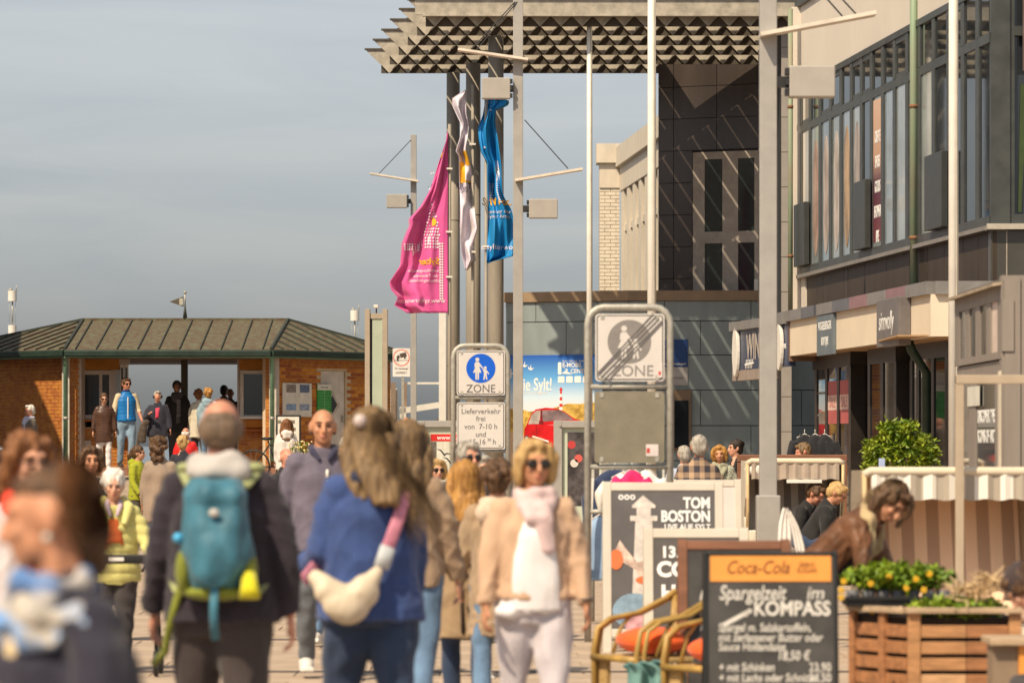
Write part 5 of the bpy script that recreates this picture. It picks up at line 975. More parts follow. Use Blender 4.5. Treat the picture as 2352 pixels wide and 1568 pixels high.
def leaves(m, c, r, n, ln, wd):
    for _ in range(n):
        p = Vector((rng.gauss(0, 1), rng.gauss(0, 1), rng.gauss(0, 1))).normalized()*(rng.random()**.4); p = Vector((p.x*r[0], p.y*r[1], p.z*r[2]))+Vector(c); e = Euler((rng.uniform(-.9, .9), rng.uniform(-.9, .9), rng.uniform(0, 6.28))).to_matrix(); q = e @ Vector((ln*rng.uniform(.7, 1.2), 0, rng.uniform(-.2, .3)*ln)); s = e @ Vector((0, wd, 0)); up = e @ Vector((0, 0, -wd*.4))
        m.add([p, p+q*.5+s+up, p+q, p+q*.5-s+up, p+q*.5], [(0, 4, 1), (1, 4, 2), (2, 4, 3), (3, 4, 0)])
m = MB(); leaves(m, ((X(2085)+X(2320))/2, d+.10, zt+.0), ((X(2320)-X(2085))/2, .12, .045), 900, .05, .014); g = m.build('low_planting', GRN, t, kind='stuff')
tr = thing('plant_tray', 'black tray of seedlings in bloom resting on the planter', 'plant tray', ((X(2080)), d+.3, zt)); d2 = d+.28; xa, xb = X(1955), X(2200)
m = MB(); m.box((xa, d2-.02, zt-.0), (xb, d2+.30, zt+.03)); m.box((xa-.01, d2-.03, zt+.03), (xb+.01, d2-.015, zt+.055)); m.build('tray', BLACK, tr, bevel=.004)
for k in range(7): x = xa+.03+k*(xb-xa)/7; m = MB(); m.tube([(x+.01, d2+.05, zt+.03), (x+.01, d2+.05, zt+.085)], [.030, .040], 12); m.build('pot', mat('pot_grey', (.12, .12, .13), .5), tr, True)
m = MB(); leaves(m, ((xa+xb)/2, d2+.10, zt+.155), ((xb-xa)/2+.02, .14, .07), 1700, .055, .015); m.build('seedlings', GRN, tr, kind='stuff')
for u, v in ((1938, 1335), (1932, 1355), (1932, 1372), (2000, 1340), (2042, 1325), (2082, 1350), (2104, 1330), (2122, 1355), (2135, 1318), (2003, 1402)): m = MB(); c = at(u, v, d2-.04); [m.ell(c+Vector((.011*math.cos(k*1.257+u), -.004, .011*math.sin(k*1.257+u)))*rng.uniform(.8, 1.1) if False else c+Vector((.011*math.cos(k*1.257+u), -.004, .011*math.sin(k*1.257+u))), (.0085*rng.uniform(.8, 1.2), .006, .0085), n=7, m=5) for k in range(5)]; m.build('flower', YEL, tr, True)
# straw bundle
sb = thing('straw_bundle', 'pale dried flower and straw bundle lying on the planter edge', 'dried flowers', at(2250, 1385, d+.1)); m = MB()
for k in range(120):
    c = at(rng.uniform(2195, 2300), 0, d+.05); c.z = zt+.04+rng.random()*.07+(.06 if c.x > X(2260) else 0); e = Euler((rng.uniform(-.6, .6), rng.uniform(-.6, .6), rng.uniform(0, 6.28))).to_matrix(); m.cyl(c, c+e @ Vector((rng.uniform(.05, .12), 0, .02)), .006, .003, n=4)
m.build('straw', mat('straw', (.62, .45, .25), .8, var=.2), sb, kind='stuff')
# wicker-top bin / table at right edge
tb_ = thing('side_table', 'small table with pale top and orange leg at the right bottom edge', 'table', (X(2330), 19.6, 0)); d = 19.6; m = MB(); m.box((X(2275), d, CAMH+px(V0-1482, d)), (X(2420), d+.4, CAMH+px(V0-1466, d))); m.build('table_top', mat('rail_wood'), tb_) if False else m.build('table_top', MATS['rail_wood'], tb_, bevel=.005); m = MB(); m.box((X(2284), d+.06, 0), (X(2342), d+.3, CAMH+px(V0-1482, d))); m.build('panel', mat('taupe_panel', (.25, .18, .12), .7), tb_); m = MB(); m.box((X(2343), d+.04, 0), (X(2360), d+.1, CAMH+px(V0-1482, d))); m.build('leg', mat('header_orange'), tb_) if False else m.build('leg', MATS['header_orange'], tb_)
# leafy shrub
d = 40; X = lambda u: (u-U0)*d/F; Z = lambda v: CAMH+px(V0-v, d); sh = thing('potted_shrub', 'round bright green leafy shrub in a pot before the dark shop front', 'shrub', (X(2068), d, 0)); m = MB(); m.tube([(X(2068), d, .0), (X(2068), d, .5)], [.20, .27], 20); m.build('pot', mat('pot_dark', (.05, .045, .04), .6), sh, True)
m = MB(); m.tube([(X(2068), d, .45), (X(2070), d, .9), (X(2062), d, 1.2)], [.04, .03, .02], 8)
for k in range(9): a = k*.7; m.tube([(X(2068), d, .85+.03*k), (X(2068)+.28*math.cos(a), d+.25*math.sin(a), 1.15+.05*k)], [.018, .006], 6)
m.build('trunk', mat('bark', (.12, .08, .05), .9), sh, True)
m = MB()
for (u, v, a, b, n) in ((2062, 1000, .20, .15, 420), (2020, 1030, .17, .13, 330), (2110, 1025, .18, .14, 360), (2068, 1045, .28, .17, 620), (2010, 1065, .13, .10, 200), (2128, 1055, .14, .13, 260), (2066, 1085, .26, .15, 400), (2085, 985, .12, .08, 160), (2040, 985, .10, .08, 130), (2140, 1035, .08, .07, 90), (1998, 1075, .08, .05, 70)): leaves(m, (X(u), d, Z(v)), (a*1.04, a*1.1, b*1.04), int(n*1.5), .066*rng.uniform(.8, 1.2), .015)
m.build('crown', mat('leaf_green', (.085, .155, .006), .5, col2=(.25, .30, .012), vs_=7, lo=.4, hi=.6), sh, kind='stuff'); m = MB(); m.box((X(2012), d-.3, Z(1072)), (X(2026), d-.295, Z(1052))); m.build('plant_tag', mat('tag_blue', (.35, .42, .62), .6), sh)
# flowering plant by the kiosk
d = 71; fl = thing('potted_plant', 'small plant with cream and yellow blossoms by the kiosk corner', 'plant', ((690-U0)*d/F, d, gz(d))); m = MB(); c = at(692, 1035, d); m.tube([(c.x, d, gz(d)), (c.x, d, gz(d)+.3)], [.13, .17], 14); m.build('pot', MATS['pot_dark'], fl, True); m = MB(); leaves(m, (c.x, d, c.z-.1), (.22, .2, .28), 260, .06, .02); m.build('foliage', mat('leaf_green'), fl, kind='stuff') if False else m.build('foliage', MATS['leaf_green'], fl, kind='stuff'); m = MB()
for _ in range(90): q = Vector((c.x+rng.uniform(-.22, .22), d-.2*rng.random(), c.z-.1+rng.uniform(-.28, .28))); m.ell(q, (.018, .018, .018), n=6, m=4)
m.build('blossoms', mat('blossom', (.72, .60, .30), .7, var=.3, vs_=30), fl, kind='stuff')

# ================================================================ clothes rails
def garment(name, label, u, vt, d, w_, h, mt, group, slv=.16):
    c = at(u, vt, d); t = thing(name, label, 'garment', (c.x, d, c.z), group=group); m = MB()
    m.loft([(-h, w_*.5, .05, 0, 0), (-h*.5, w_*.48, .06, 0, 0), (-.10, w_*.46, .055, 0, 0), (-.02, w_*.28, .045, 0, 0), (.02, w_*.12, .03, 0, 0)], 16)
    if slv:
        for s in (-1, 1): m.tube([(s*w_*.38, 0, -.07), (s*w_*.55, -.01, -.07-slv*1.2), (s*w_*.52, -.01, -.07-slv*3)], [.06, .055, .045], 8)
    o = remesh('fabric', MB(), mt, t, .014) if False else None
    m.v = [v+Vector((c.x, d, c.z)) for v in m.v]; remesh('fabric', m, mt, t, .014, 3, fold(.008, 22, int(u))); k = MB(); k.tube([(c.x-w_*.3, d, c.z-.02), (c.x, d, c.z+.035), (c.x+w_*.3, d, c.z-.02)], .007, 6); k.tube([(c.x, d, c.z+.035), (c.x, d, c.z+.09)], .004, 6); k.build('hanger', WHITEP, t, True)
NAVY = mat('navy_fabric', (.022, .035, .085), .85, sheen=.3)
d = 34.5; X = lambda u: (u-U0)*d/F; rk = thing('clothes_rail', 'chrome clothes rail hung with shirts behind the grey road sign', 'clothes rail', (X(1430), d, 0)); m = MB()
zr = CAMH+px(V0-1068, d); m.tube([(X(1362), d, 0), (X(1362), d, zr), (X(1525), d, zr), (X(1525), d, 0)], .016, 8); m.build('rail', GALV, rk, True)
GR = 'garments hanging on the clothes rail'
garment('jacket', 'navy jacket hanging on the rail beside the grey sign post', 1412, 1085, d-.05, .46, .50, NAVY, GR); garment('shirt', 'white shirt on the rail just left of the pink top', 1432, 1092, d-.25, .36, .42, WHITEP, GR, .08); garment('shirt', 'bright pink top hanging above the poster stand edge', 1452, 1084, d-.32, .28, .34, mat('hot_pink', (.70, .02, .13), .8), GR, .05); garment('shirt', 'white shirt on the rail right of the pink top', 1486, 1086, d-.25, .30, .42, mat('white_fabric', (.74, .71, .68), .85), GR, .08)
garment('trousers', 'pale blue denim hanging low beside the poster stand', 1378, 1190, d-.35, .30, .55, mat('pale_denim', (.25, .36, .52), .85, var=.15), GR, 0)
d = 34; rk2 = thing('card_rack', 'white wire rack with black and white cards behind the blonde woman', 'rack', (X(1328), d, 0)); m = MB(); p0 = at(1345, 1270, d); m.bar((p0.x, d, .01), (p0.x+.06, d, 1.3), .035, .03); m.build('white_pole', WHITEP, rk2)
for k in range(6): m = MB(); c = at(1330-k % 2*6, 1275+k*13, d); m.box((c.x-.05, d-.03, c.z-.022), (c.x+.05, d, c.z+.022)); m.build('card', mat('card_print', (.06, .055, .05), .6, col2=(.70, .66, .6), vs_=60, lo=.45, hi=.55), rk2)
d = 50; X = lambda u: (u-U0)*d/F; rk = thing('clothes_rail', 'rail of black garments in the shop doorway behind the timber frame', 'clothes rail', (X(1872), d, 0)); m = MB(); zr = CAMH+px(V0-996, d); m.tube([(X(1838), d, 0), (X(1838), d, zr), (X(1915), d, zr), (X(1915), d, 0)], .016, 8); m.build('rail', DARK, rk, True)
BLF = mat('black_fabric', (.010, .010, .013), .8, sheen=.2); GB = 'black garments on the doorway rail'
for u, lb in ((1848, 'black jacket at the left end of the doorway rail'), (1872, 'black jacket in the middle of the doorway rail'), (1894, 'black coat at the right end of the doorway rail')): garment('jacket', lb, u, 1002, d-.1, .34, .55, BLF, GB, .12)
# bicycle
def bicycle(label, loc, rz):
    t = thing('bicycle', label, 'bicycle', loc, rz, local=True)
    for y in (-.52, .52):
        m = MB(); m.tube([(0, y+.33*math.cos(k*math.pi/14), .34+.33*math.sin(k*math.pi/14)) for k in range(28)], .018, 8, closed=True); w_ = m.build('wheel', BLACK, t, True); m = MB()
        for k in range(14): m.cyl((0, y, .34), (0, y+.32*math.cos(k*.449), .34+.32*math.sin(k*.449)), .0025, n=4)
        m.build('spokes', GALV, w_, kind='stuff')
    m = MB()
    for a, b in (((0, -.52, .34), (0, -.36, .88)), ((0, -.40, .76), (0, .05, .34)), ((0, -.38, .82), (0, .20, .76)), ((0, .05, .34), (0, .22, .86)), ((0, .05, .34), (0, .52, .34)), ((0, .20, .76), (0, .52, .34))): m.cyl(a, b, .016, n=8)
    m.build('frame', mat('bike_black', (.02, .02, .022), .3), t, True); m = MB(); m.tube([(-.28, -.28, .98), (-.1, -.38, .96), (.1, -.38, .96), (.28, -.28, .98)], .012, 8); m.cyl((0, -.36, .86), (0, -.38, .96), .014); m.build('handlebar', DARK, t, True); m = MB(); m.ell((0, .24, .90), (.07, .13, .035)); m.build('saddle', BLACK, t, True)
bicycle('black bicycle leaning by the kiosk downpipe', (at(640, 0, 76.6).x, 76.6, gz(76.6)), R(78)); bicycle('dark bicycle beside the woman in the taupe coat', (at(352, 0, 47.5).x, 47.5, 0), R(24))
# framed board by the kiosk
d = 75.5; X = lambda u: (u-U0)*d/F; Z = lambda v: CAMH+px(V0-v, d); t = thing('advert_board', 'black framed white advert board leaning before the kiosk wall', 'advert board', (X(662), d, gz(d))); m = MB(); m.box((X(634), d, gz(d)), (X(691), d+.05, Z(953))); m.build('frame', BLACK, t, bevel=.005); m = MB(); m.box((X(638), d-.01, gz(d)+.05), (X(687), d-.001, Z(957))); p = m.build('panel', WHITEP, t); m = MB()
for u, v in ((641, 968), (672, 968), (674, 985), (646, 990), (674, 1000)): m.box((X(u-4), d-.016, Z(v+4)), (X(u+5), d-.011, Z(v-3)))
m.build('print_blocks', mat('khaki_print', (.20, .18, .13), .6), p)
# parked car at the left edge
d = 57; cx = at(-28, 0, d).x; t = thing('parked_car', 'pale blue parked car cut off by the left edge', 'car', (cx, d, 0), R(0), local=True); CARP = mat('car_pale_blue', (.38, .45, .50), .25, var=.03, coat=1.); m = MB(Fr((0, 0, 0), (0, 1, 0)))
def carb(prof, hw, top): 
    vs = []; 
    for s, in_ in ((-1, 0), (1, 0)): vs += [(s*(hw-(.16 if z > .95 else 0)), y, z) for y, z in prof]
    k = len(prof); mm = MB(); mm.add(vs, [tuple(range(k-1, -1, -1)), tuple(range(k, 2*k))]+[(i, (i+1) % k, k+(i+1) % k, k+i) for i in range(k)]); return mm
mm = carb([(-2.1, .35), (-2.12, .7), (-1.9, .88), (-1.05, .98), (-.4, 1.55), (.9, 1.58), (1.75, 1.45), (2.05, .95), (2.08, .4), (1.8, .25), (-1.8, .25)], .86, 1); mm.build('body', CARP, t, bevel=.06, fix=True)
m = MB(); m.add([(-.72, -1.08, 1.0), (.72, -1.08, 1.0), (.66, -.47, 1.50), (-.66, -.47, 1.50)], [(0, 1, 2, 3)]); m.v = [v+Vector((0, -.02, .02)) for v in m.v]; m.build('windscreen', GLASS, t)
for s in (-1, 1):
    m = MB(Fr((s*.73, 0, 0), (0, s, 0))); m.poly([(s*y, z) for y, z in ((-.9, 1.0), (-.35, 1.47), (.85, 1.50), (1.5, 1.38), (1.7, 1.0))], 0, .02); m.build('side_window', GLASS, t)
    for y in (-1.3, 1.35): m = MB(); m.cyl((s*.70, y, .32), (s*.88, y, .32), .32, n=24); w_ = m.build('wheel', BLACK, t, True); m = MB(); m.cyl((s*.87, y, .32), (s*.89, y, .32), .2, n=16); m.build('rim', GALV, w_)
    m = MB(); m.ell((s*.62, -2.05, .72), (.16, .06, .08)); m.build('headlight', WHITEP, t, True); m = MB(); m.ell((s*.95, -.8, 1.02), (.08, .05, .06)); m.build('mirror', CARP, t, True)
m = MB(); m.box((-.26, -2.14, .42), (.26, -2.11, .53)); m.build('number_plate', WHITEP, t)
# ================================================================ people
def skin(k): 
    c = {'fair': (.56, .29, .19), 'tan': (.48, .225, .125), 'ruddy': (.54, .24, .155), 'deep': (.30, .14, .08)}[k]
    return mat('skin_'+k, c, .5, var=.20, vs_=11, subs=.12, bump=.06, bs=90)
def hairm(name, c, c2): return mat('hair_'+name, c, .55, col2=c2, vs_=16, stretch=(2.2, 2.2, .35), lo=.35, hi=.65, bump=.5, bs=40)
HAIR = {'brown': hairm('brown', (.045, .022, .010), (.13, .065, .028)), 'dark': hairm('dark', (.012, .009, .007), (.04, .025, .016)), 'auburn': hairm('auburn', (.11, .042, .014), (.24, .095, .03)),
        'blond': hairm('blond', (.34, .20, .07), (.58, .38, .16)), 'ginger': hairm('ginger', (.26, .115, .025), (.50, .26, .065)), 'sandy': hairm('sandy', (.085, .050, .024), (.25, .155, .068)), 'grey': hairm('grey', (.24, .21, .175), (.46, .42, .36)), 'white': hairm('white', (.52, .48, .42), (.74, .70, .64)), 'stubble': hairm('stubble', (.10, .065, .04), (.19, .125, .08))}
def fab(name, c, var=.10, rough=.85, bump=.22, bs=90, vs_=5, sheen=.15, **k): return mat('fabric_'+name, c, rough, var=var, vs_=vs_, bump=bump, bs=bs, sheen=sheen, **k)
DENIM = fab('denim', (.10, .17, .27), .3); DENIML = fab('denim_light', (.22, .32, .43), .25); DENIMD = fab('denim_dark', (.025, .045, .095), .2); NAVYF = fab('navy', (.020, .019, .032)); BLACKF = fab('black', (.013, .012, .012)); CHAR = fab('charcoal', (.05, .042, .042)); WHITEF = fab('white', (.74, .70, .70), .04)
SHOE = fab('shoe_dark', (.03, .022, .018), .2, .5); SHOEW = fab('shoe_white', (.68, .64, .58), .05, .5)
PEOPLE = 'people strolling and standing along the street'
class Pose:
    def __init__(s, lean=0, twist=0, hy=0, hp=0, hr=0, arms=((8, 9, 12), (8, 9, 12)), stride=0., sit=False, sw=.178, bend_z=.95, legw=.09):
        s.lean, s.hy, s.hp, s.hr, s.arms, s.stride, s.sit, s.sw, s.bz, s.legw = lean, hy, hp, hr, arms, stride, sit, sw, bend_z, legw
def person(label, u, vtop, d, face, skin_k='fair', hair=None, hs='short', top=None, topk='jacket', hem=.82, trousers=DENIM, shoe=SHOE, pose=None, fat=1., under=None, open_=False, collar=True, glasses=None, scarf=None, hood=None, vox=None, H=None, post=None, x=None, z=None, sleeve=None, extra=None, fem=False, eyes=None):
    pose = pose or Pose(); gzz = gz(d) if z is None else z
    if H is None: H = CAMH+(V0-vtop)*d/F-gzz
    s = H/1.75; X = (u-U0)*d/F if x is None else x
    t = thing('person', label, 'person', (X, d, gzz), R(face), PEOPLE, local=True); t.scale = (s, s, s)
    vx = vox or (.0085 if d < 22 else .0105 if d < 34 else .015 if d < 60 else .018); cv = max(.012, vx*1.25)
    la = R(pose.lean); drop = .48 if pose.sit else 0.
    def T(p):                                         # upper body: lean about the hips, lower when seated
        p = Vector(p); q = p-Vector((0, .02, pose.bz)); c, s_ = math.cos(la), math.sin(la)
        return Vector((q.x, q.y*c-q.z*s_+.02, q.z*c+q.y*s_+pose.bz-drop))
    hm = Euler((R(pose.hp), R(pose.hr), R(pose.hy))).to_matrix(); piv = Vector((0, .01, 1.53))
    def Hd(p): return T(hm @ (Vector(p)-piv)+piv)
    sw = pose.sw*(.92 if fem else 1.)
    B = MB(); fx = fat
    rings = [(.84, .15*fx, .105*fx), (.95, .165*fx, .115*fx), (1.06, (.138 if fem else .15)*fx, .102*fx), (1.20, .150*fx, .108*fx), (1.30, .160, .112*fx), (1.385, .145, .096), (1.44, .098, .076), (1.49, .060, .06)]
    B.loft([(z_, a, b, 0, .01) for z_, a, b in rings], 18, T)
    B.tube([T((0, .02, 1.42)), Hd((0, .015, 1.52)), Hd((0, .012, 1.60))], [.062, .054, .056], 12)
    B.ell((0, .014, 1.652), (.0765, .097, .093), Hd, 20, 14); B.ell((0, -.028, 1.590), (.062, .062, .068), Hd, 16, 10); B.ell((0, -.060, 1.543), (.034, .028, .022), Hd)
    B.ell((0, -.078, 1.668), (.058, .016, .014), Hd); B.tube([Hd((0, -.086, 1.655)), Hd((0, -.108, 1.615)), Hd((0, -.112, 1.603)), Hd((0, -.090, 1.594))], [.010, .014, .0165, .010], 8)
    for q in (-1, 1):
        B.ell((q*.081, .016, 1.630), (.013, .023, .036), Hd, 10, 8); B.ell((q*.040, -.070, 1.612), (.024, .018, .020), Hd, 10, 7)
    B.ell((0, -.086, 1.573), (.026, .010, .006), Hd, 10, 6); B.ell((0, -.084, 1.563), (.022, .011, .007), Hd, 10, 6)
    sleeves = []; hands = []
    for q, (sg, ab, eb, *more) in zip((-1, 1), pose.arms):
        yaw = more[0] if more else 0
        sh = Vector((q*sw, .01, 1.405)); a, b = R(sg), R(ab)
        du = Vector((q*math.sin(b), -math.sin(a)*math.cos(b), -math.cos(a)*math.cos(b))); el = sh+du*.285; a2 = R(sg+eb); b2 = b*.6-R(yaw)
        df = Vector((q*math.sin(b2), -math.sin(a2)*math.cos(b2), -math.cos(a2)*math.cos(b2))); wr = el+df*.245
        B.tube([T(sh+Vector((-q*.045, 0, -.02))), T(sh+Vector((-q*.012, 0, -.012))+du*.03), T(sh+du*.1), T(el), T(el+df*.08), T(wr)], [.048, .045, .043, .039, .039, .027], 12)
        sleeves.append((sh, du, el, df, wr))
        # hand: palm, four bent fingers, thumb
        lat = Vector((0, 1, 0))-df*df.y; lat.normalize(); pn = df.cross(lat)*1.0
        if pn.x*q > 0: pn = -pn                      # palm faces the body
        rot_ = Matrix((lat, pn, df)).transposed(); B.ell(wr+df*.05, (.041, .017, .058), T, 14, 9, rot_)
        for k in range(4):
            o = (k-1.5)*.0215; b0 = wr+df*.09+lat*o; ln = (.068, .080, .075, .058)[k]; p1 = b0+(df*.8+pn*.35+lat*o*1.5)*ln*.55; p2 = p1+(df*.4+pn*.85)*ln*.5
            B.tube([T(b0-df*.03), T(b0), T(p1), T(p2)], [.0095, .0098, .009, .0078], 7)
        th = wr+df*.02-lat*.028; B.tube([T(th), T(th-lat*.030+df*.035+pn*.012), T(th-lat*.034+df*.068+pn*.022)], [.013, .0115, .009], 7)
    legs = []
    for q in (-1, 1):
        st = pose.stride*q; hip = Vector((q*pose.legw, .01, .90))
        if pose.sit: hp_ = Vector((q*.10, .02, .46)); kn = Vector((q*.13, -.42, .47)); an = Vector((q*.13, -.40, .09))
        else:
            fy = -st*.42; an = Vector((q*(pose.legw+.005), .02+fy+(.05 if st < 0 else 0), .085+(.05 if st < -.3 else 0))); hp_ = hip; mid = (hip+an)/2; kn = Vector((mid.x+q*.005, mid.y-.03-abs(st)*.05, .49))
        legs.append((hp_, kn, an)); B.tube([hp_+Vector((0, 0, .05)) if not pose.sit else hp_+Vector((0, .06, .02)), hp_+(kn-hp_)*.4, kn, kn+(an-kn)*.35, an], [.088*fx, .078*fx, .055, .052, .036], 12); B.tube([an+Vector((0, .04, -.04)), an+Vector((0, -.04, -.045)), an+Vector((0, -.13, -.06))], [.038, .036, .026], 10)
    remesh('body', B, skin(skin_k), t, vx, 2)
    # trousers, shoes
    if trousers:
        m = MB(); 
        if not pose.sit: m.loft([(.80, .152*fx, .112*fx, 0, .01), (.88, .166*fx, .120*fx, 0, .01), (.96, .155*fx, .112*fx, 0, .01), (1.02, .140*fx, .10*fx, 0, .01)], 16)
        else: m.ell((0, .05, .50), (.18, .16, .12))
        for hp_, kn, an in legs: m.tube([hp_+Vector((0, 0, .03)), hp_+(kn-hp_)*.4, kn, kn+(an-kn)*.4, an+Vector((0, 0, .0))], [.100*fx, .094*fx, .072, .068, .060], 14)
        remesh('trousers', m, trousers, t, cv, 2, fold(.006, 26, int(u), (1, 1, .8)))
    for hp_, kn, an in legs:
        m = MB(); m.tube([an+Vector((0, .065, -.045)), an+Vector((0, .0, -.03)), an+Vector((0, -.09, -.045)), an+Vector((0, -.16, -.055))], [.040, .052, .046, .028], 12); m.box((an.x-.047, an.y-.17, an.z-.083), (an.x+.047, an.y+.095, an.z-.06)); remesh('shoe', m, shoe, t, max(vx, .01), 2)
    # upper garment
    if top:
        m = MB(); g = .022; coat = topk in ('coat',); bot = hem
        rr = [(bot, (.20 if bot < .8 else .193)*fx, .145*fx), ((bot+1.0)/2, .190*fx, .142*fx), (1.02, (.168 if fem else .178)*fx, .130*fx), (1.18, .172*fx, .128*fx), (1.30, .186*min(fx, 1.08), .130*fx), (1.385, .165, .115), (1.44, .115, .092), (1.485, .080, .082)]
        if pose.sit: rr = [(.93, .18*fx, .14*fx)]+rr[2:]
        m.loft([(z_, a, b, 0, .01) for z_, a, b in rr], 18, T)
        if topk != 'vest':
            for q, (sh, du, el, df, wr) in zip((-1, 1), sleeves): m.ell(T(sh+Vector((-q*.03, 0, -.012))), (.080, .082, .072)); m.tube([T(sh+Vector((-q*.03, 0, -.02))), T(sh+du*.10), T(el), T(el+df*.1), T(wr-df*.005)], [.070, .068, .057*min(fx, 1.15), .053, .043], 14)
        if collar: m.tube([T((.062*math.cos(k*math.pi/8), .015+.062*math.sin(k*math.pi/8), 1.495+.012*math.sin(k*math.pi/8))) for k in range(16)], .020, 8, closed=True)
        if hood: m.ell((0, .10, 1.475), (.125, .085, .075), T); m.ell((0, .13, 1.41), (.09, .055, .08), T)
        remesh({'vest': 'vest', 'coat': 'coat'}.get(topk, 'jacket'), m, top, t, cv, 3, post or (crease(.010, 11, int(u)+3) if d < 32 else fold(.012, 18, int(u)+3)))
        if sleeve:
            m = MB()
            for q, (sh, du, el, df, wr) in zip((-1, 1), sleeves): m.ell(T(sh+Vector((-q*.03, 0, -.01))), (.078, .078, .072)); m.tube([T(sh+Vector((-q*.02, 0, -.01))), T(sh+du*.1), T(el), T(el+df*.07)], [.066, .062, .054, .052], 12)
            remesh('shirt', m, sleeve, t, cv, 2, fold(.006, 24, 5))
    if under:                                           # front of a shirt showing in the open jacket
        m = MB(); w0 = .112 if open_ else (.085 if under.name == 'fabric_orange_knit' else .05); m.loft([(hem-.06 if open_ else 1.18, w0*(1.25 if open_ else .7), .05, 0, -.098*fx), (1.1, w0*1.05, .05, 0, -.098*fx), (1.27, w0*.9, .05, 0, -.095*fx), (1.38, .06, .05, 0, -.075)], 14, T); remesh('shirt', m, under, t, cv, 2, fold(.006, 22, 9))
    if scarf:
        m = MB(); m.tube([T(((.078+.012*math.sin(k*2.3))*math.cos(k*math.pi/8), .0+(.085)*math.sin(k*math.pi/8), 1.478+.014*math.sin(k*1.1))) for k in range(16)], (.040 if d > 10 else .027), 9, closed=True); m.tube([T(((.078)*math.cos(k*math.pi/8), -.03+(.090)*math.sin(k*math.pi/8), 1.435+.03*math.sin(k*math.pi/8)+.012*math.cos(k*1.7))) for k in range(16)], (.042 if d > 10 else .024), 9, closed=True); m.tube([T((-.06, -.09, 1.42)), T((-.03, -.135, 1.35)), T((.03, -.14, 1.345)), T((.07, -.09, 1.42))], [q_*(1 if d > 10 else .55) for q_ in (.04, .045, .045, .04)], 9)
        if len(scarf) > 1: m.tube([T((.03, -.12, 1.44)), T((.045, -.155, 1.33)), T((.05, -.155, 1.44-scarf[1]))], [.045, .05, .055], 10, ry=[.025, .022, .018])
        remesh('scarf', m, scarf[0], t, cv, 2, fold(.012, 34, int(d*3)))
    # hair
    if hair:
        m = MB(); hm_ = HAIR[hair]
        if hs == 'ring':                                # bald on top
            for k in range(-6, 7): a = math.pi/2+k*.235; m.ell((.078*math.cos(a), .014+.092*math.sin(a), 1.625), (.020, .020, .046), Hd, 8, 6)
        else:
            big = 1.0 if hs in ('short', 'crop') else 1.03 if hs == 'longwild' else 1.06; m.ell((0, .028, 1.672), (.086*big, .100*big, .096*big), Hd, 18, 12); m.ell((0, .055, 1.625), (.078*big, .074*big, .085*big), Hd, 16, 10)
            if hs == 'short':
                for q in (-1, 1): m.ell((q*.066, -.01, 1.665), (.026, .05, .045), Hd)
                m.ell((.01, -.050, 1.728), (.062, .045, .030), Hd)
            if hs == 'curly':
                for k in range(26): a = rng.uniform(0, 6.28); e = rng.uniform(-.3, 1.4); m.ell((.095*math.cos(a)*math.cos(e), .035+.10*math.sin(a)*math.cos(e)+(.02 if math.sin(a) < -.4 else 0), 1.665+.095*math.sin(e)), (.034, .034, .034), Hd, 8, 6) if not (math.sin(a) < -.3 and e < .75) else None
            if hs == 'bob':
                for q in (-1, 1): m.tube([Hd((q*.055, -.045, 1.735)), Hd((q*.088, -.035, 1.67)), Hd((q*.092, -.01, 1.59)), Hd((q*.075, .0, 1.535))], [.03, .036, .038, .026], 9)
                m.ell((0, .06, 1.58), (.088, .062, .075), Hd); m.ell((.0, -.045, 1.735), (.066, .045, .028), Hd)
            if hs in ('long', 'longwild'):
                for q in (-1, 1): m.tube([Hd((q*.05, -.045, 1.735)), Hd((q*.088, -.030, 1.67)), Hd((q*.095, .01, 1.56)), T((q*.098, .06, 1.44)), T((q*.07, .12, 1.34))], [.03, .038, .044, .046, .03], 9)
                m.tube([Hd((0, .05, 1.68)), Hd((0, .075, 1.57)), T((.0, .125 if hs == 'long' else .16, 1.44)), T((.0, .155 if hs == 'long' else .215, 1.33))], [.085, .088, .105, .06], 14, ry=[.06, .055, .045, .025])
                if hs == 'longwild':
                    m.tube([Hd((-.05, .06, 1.62)), T((-.09, .12, 1.48)), T((-.13, .15, 1.38))], [.06, .05, .02], 10)
            if hs in ('bun', 'pony'): m.ell((0, .115, 1.70 if hs == 'bun' else 1.66), (.045, .045, .045), Hd)
            if hs == 'pony': m.tube([Hd((0, .12, 1.66)), Hd((0, .17, 1.58)), Hd((0, .16, 1.45))], [.035, .04, .018], 9)
        remesh('hair', m, hm_, t, min(vx, .013), 1, fold(.006 if hs != 'ring' else .003, 95, int(u)+9, (1.2, 1.2, .25)))
    front = eyes if eyes is not None else (abs(((face+180) % 360)-180) < 75 and d < 62)
    if front:
        for q in (-1, 1): m = MB(); m.ell((q*.031, -.0835, 1.640), (.0125, .007, .0062), Hd, 10, 6); m.build('eye', mat('eye_dark', (.03, .018, .012), .25, var=0), t, True)
        m = MB(); m.ell((0, -.0945, 1.569), (.024, .006, .0075), Hd, 10, 6); m.build('lips', mat('lips', (.38, .12, .09), .45, var=0), t, True)
        for q in (-1, 1): m = MB(); m.tube([Hd((q*.014, -.092, 1.662)), Hd((q*.034, -.090, 1.668)), Hd((q*.055, -.076, 1.660))], [.004, .005, .003], 6); m.build('eyebrow', HAIR[hair] if hair else HAIR['brown'], t, True)
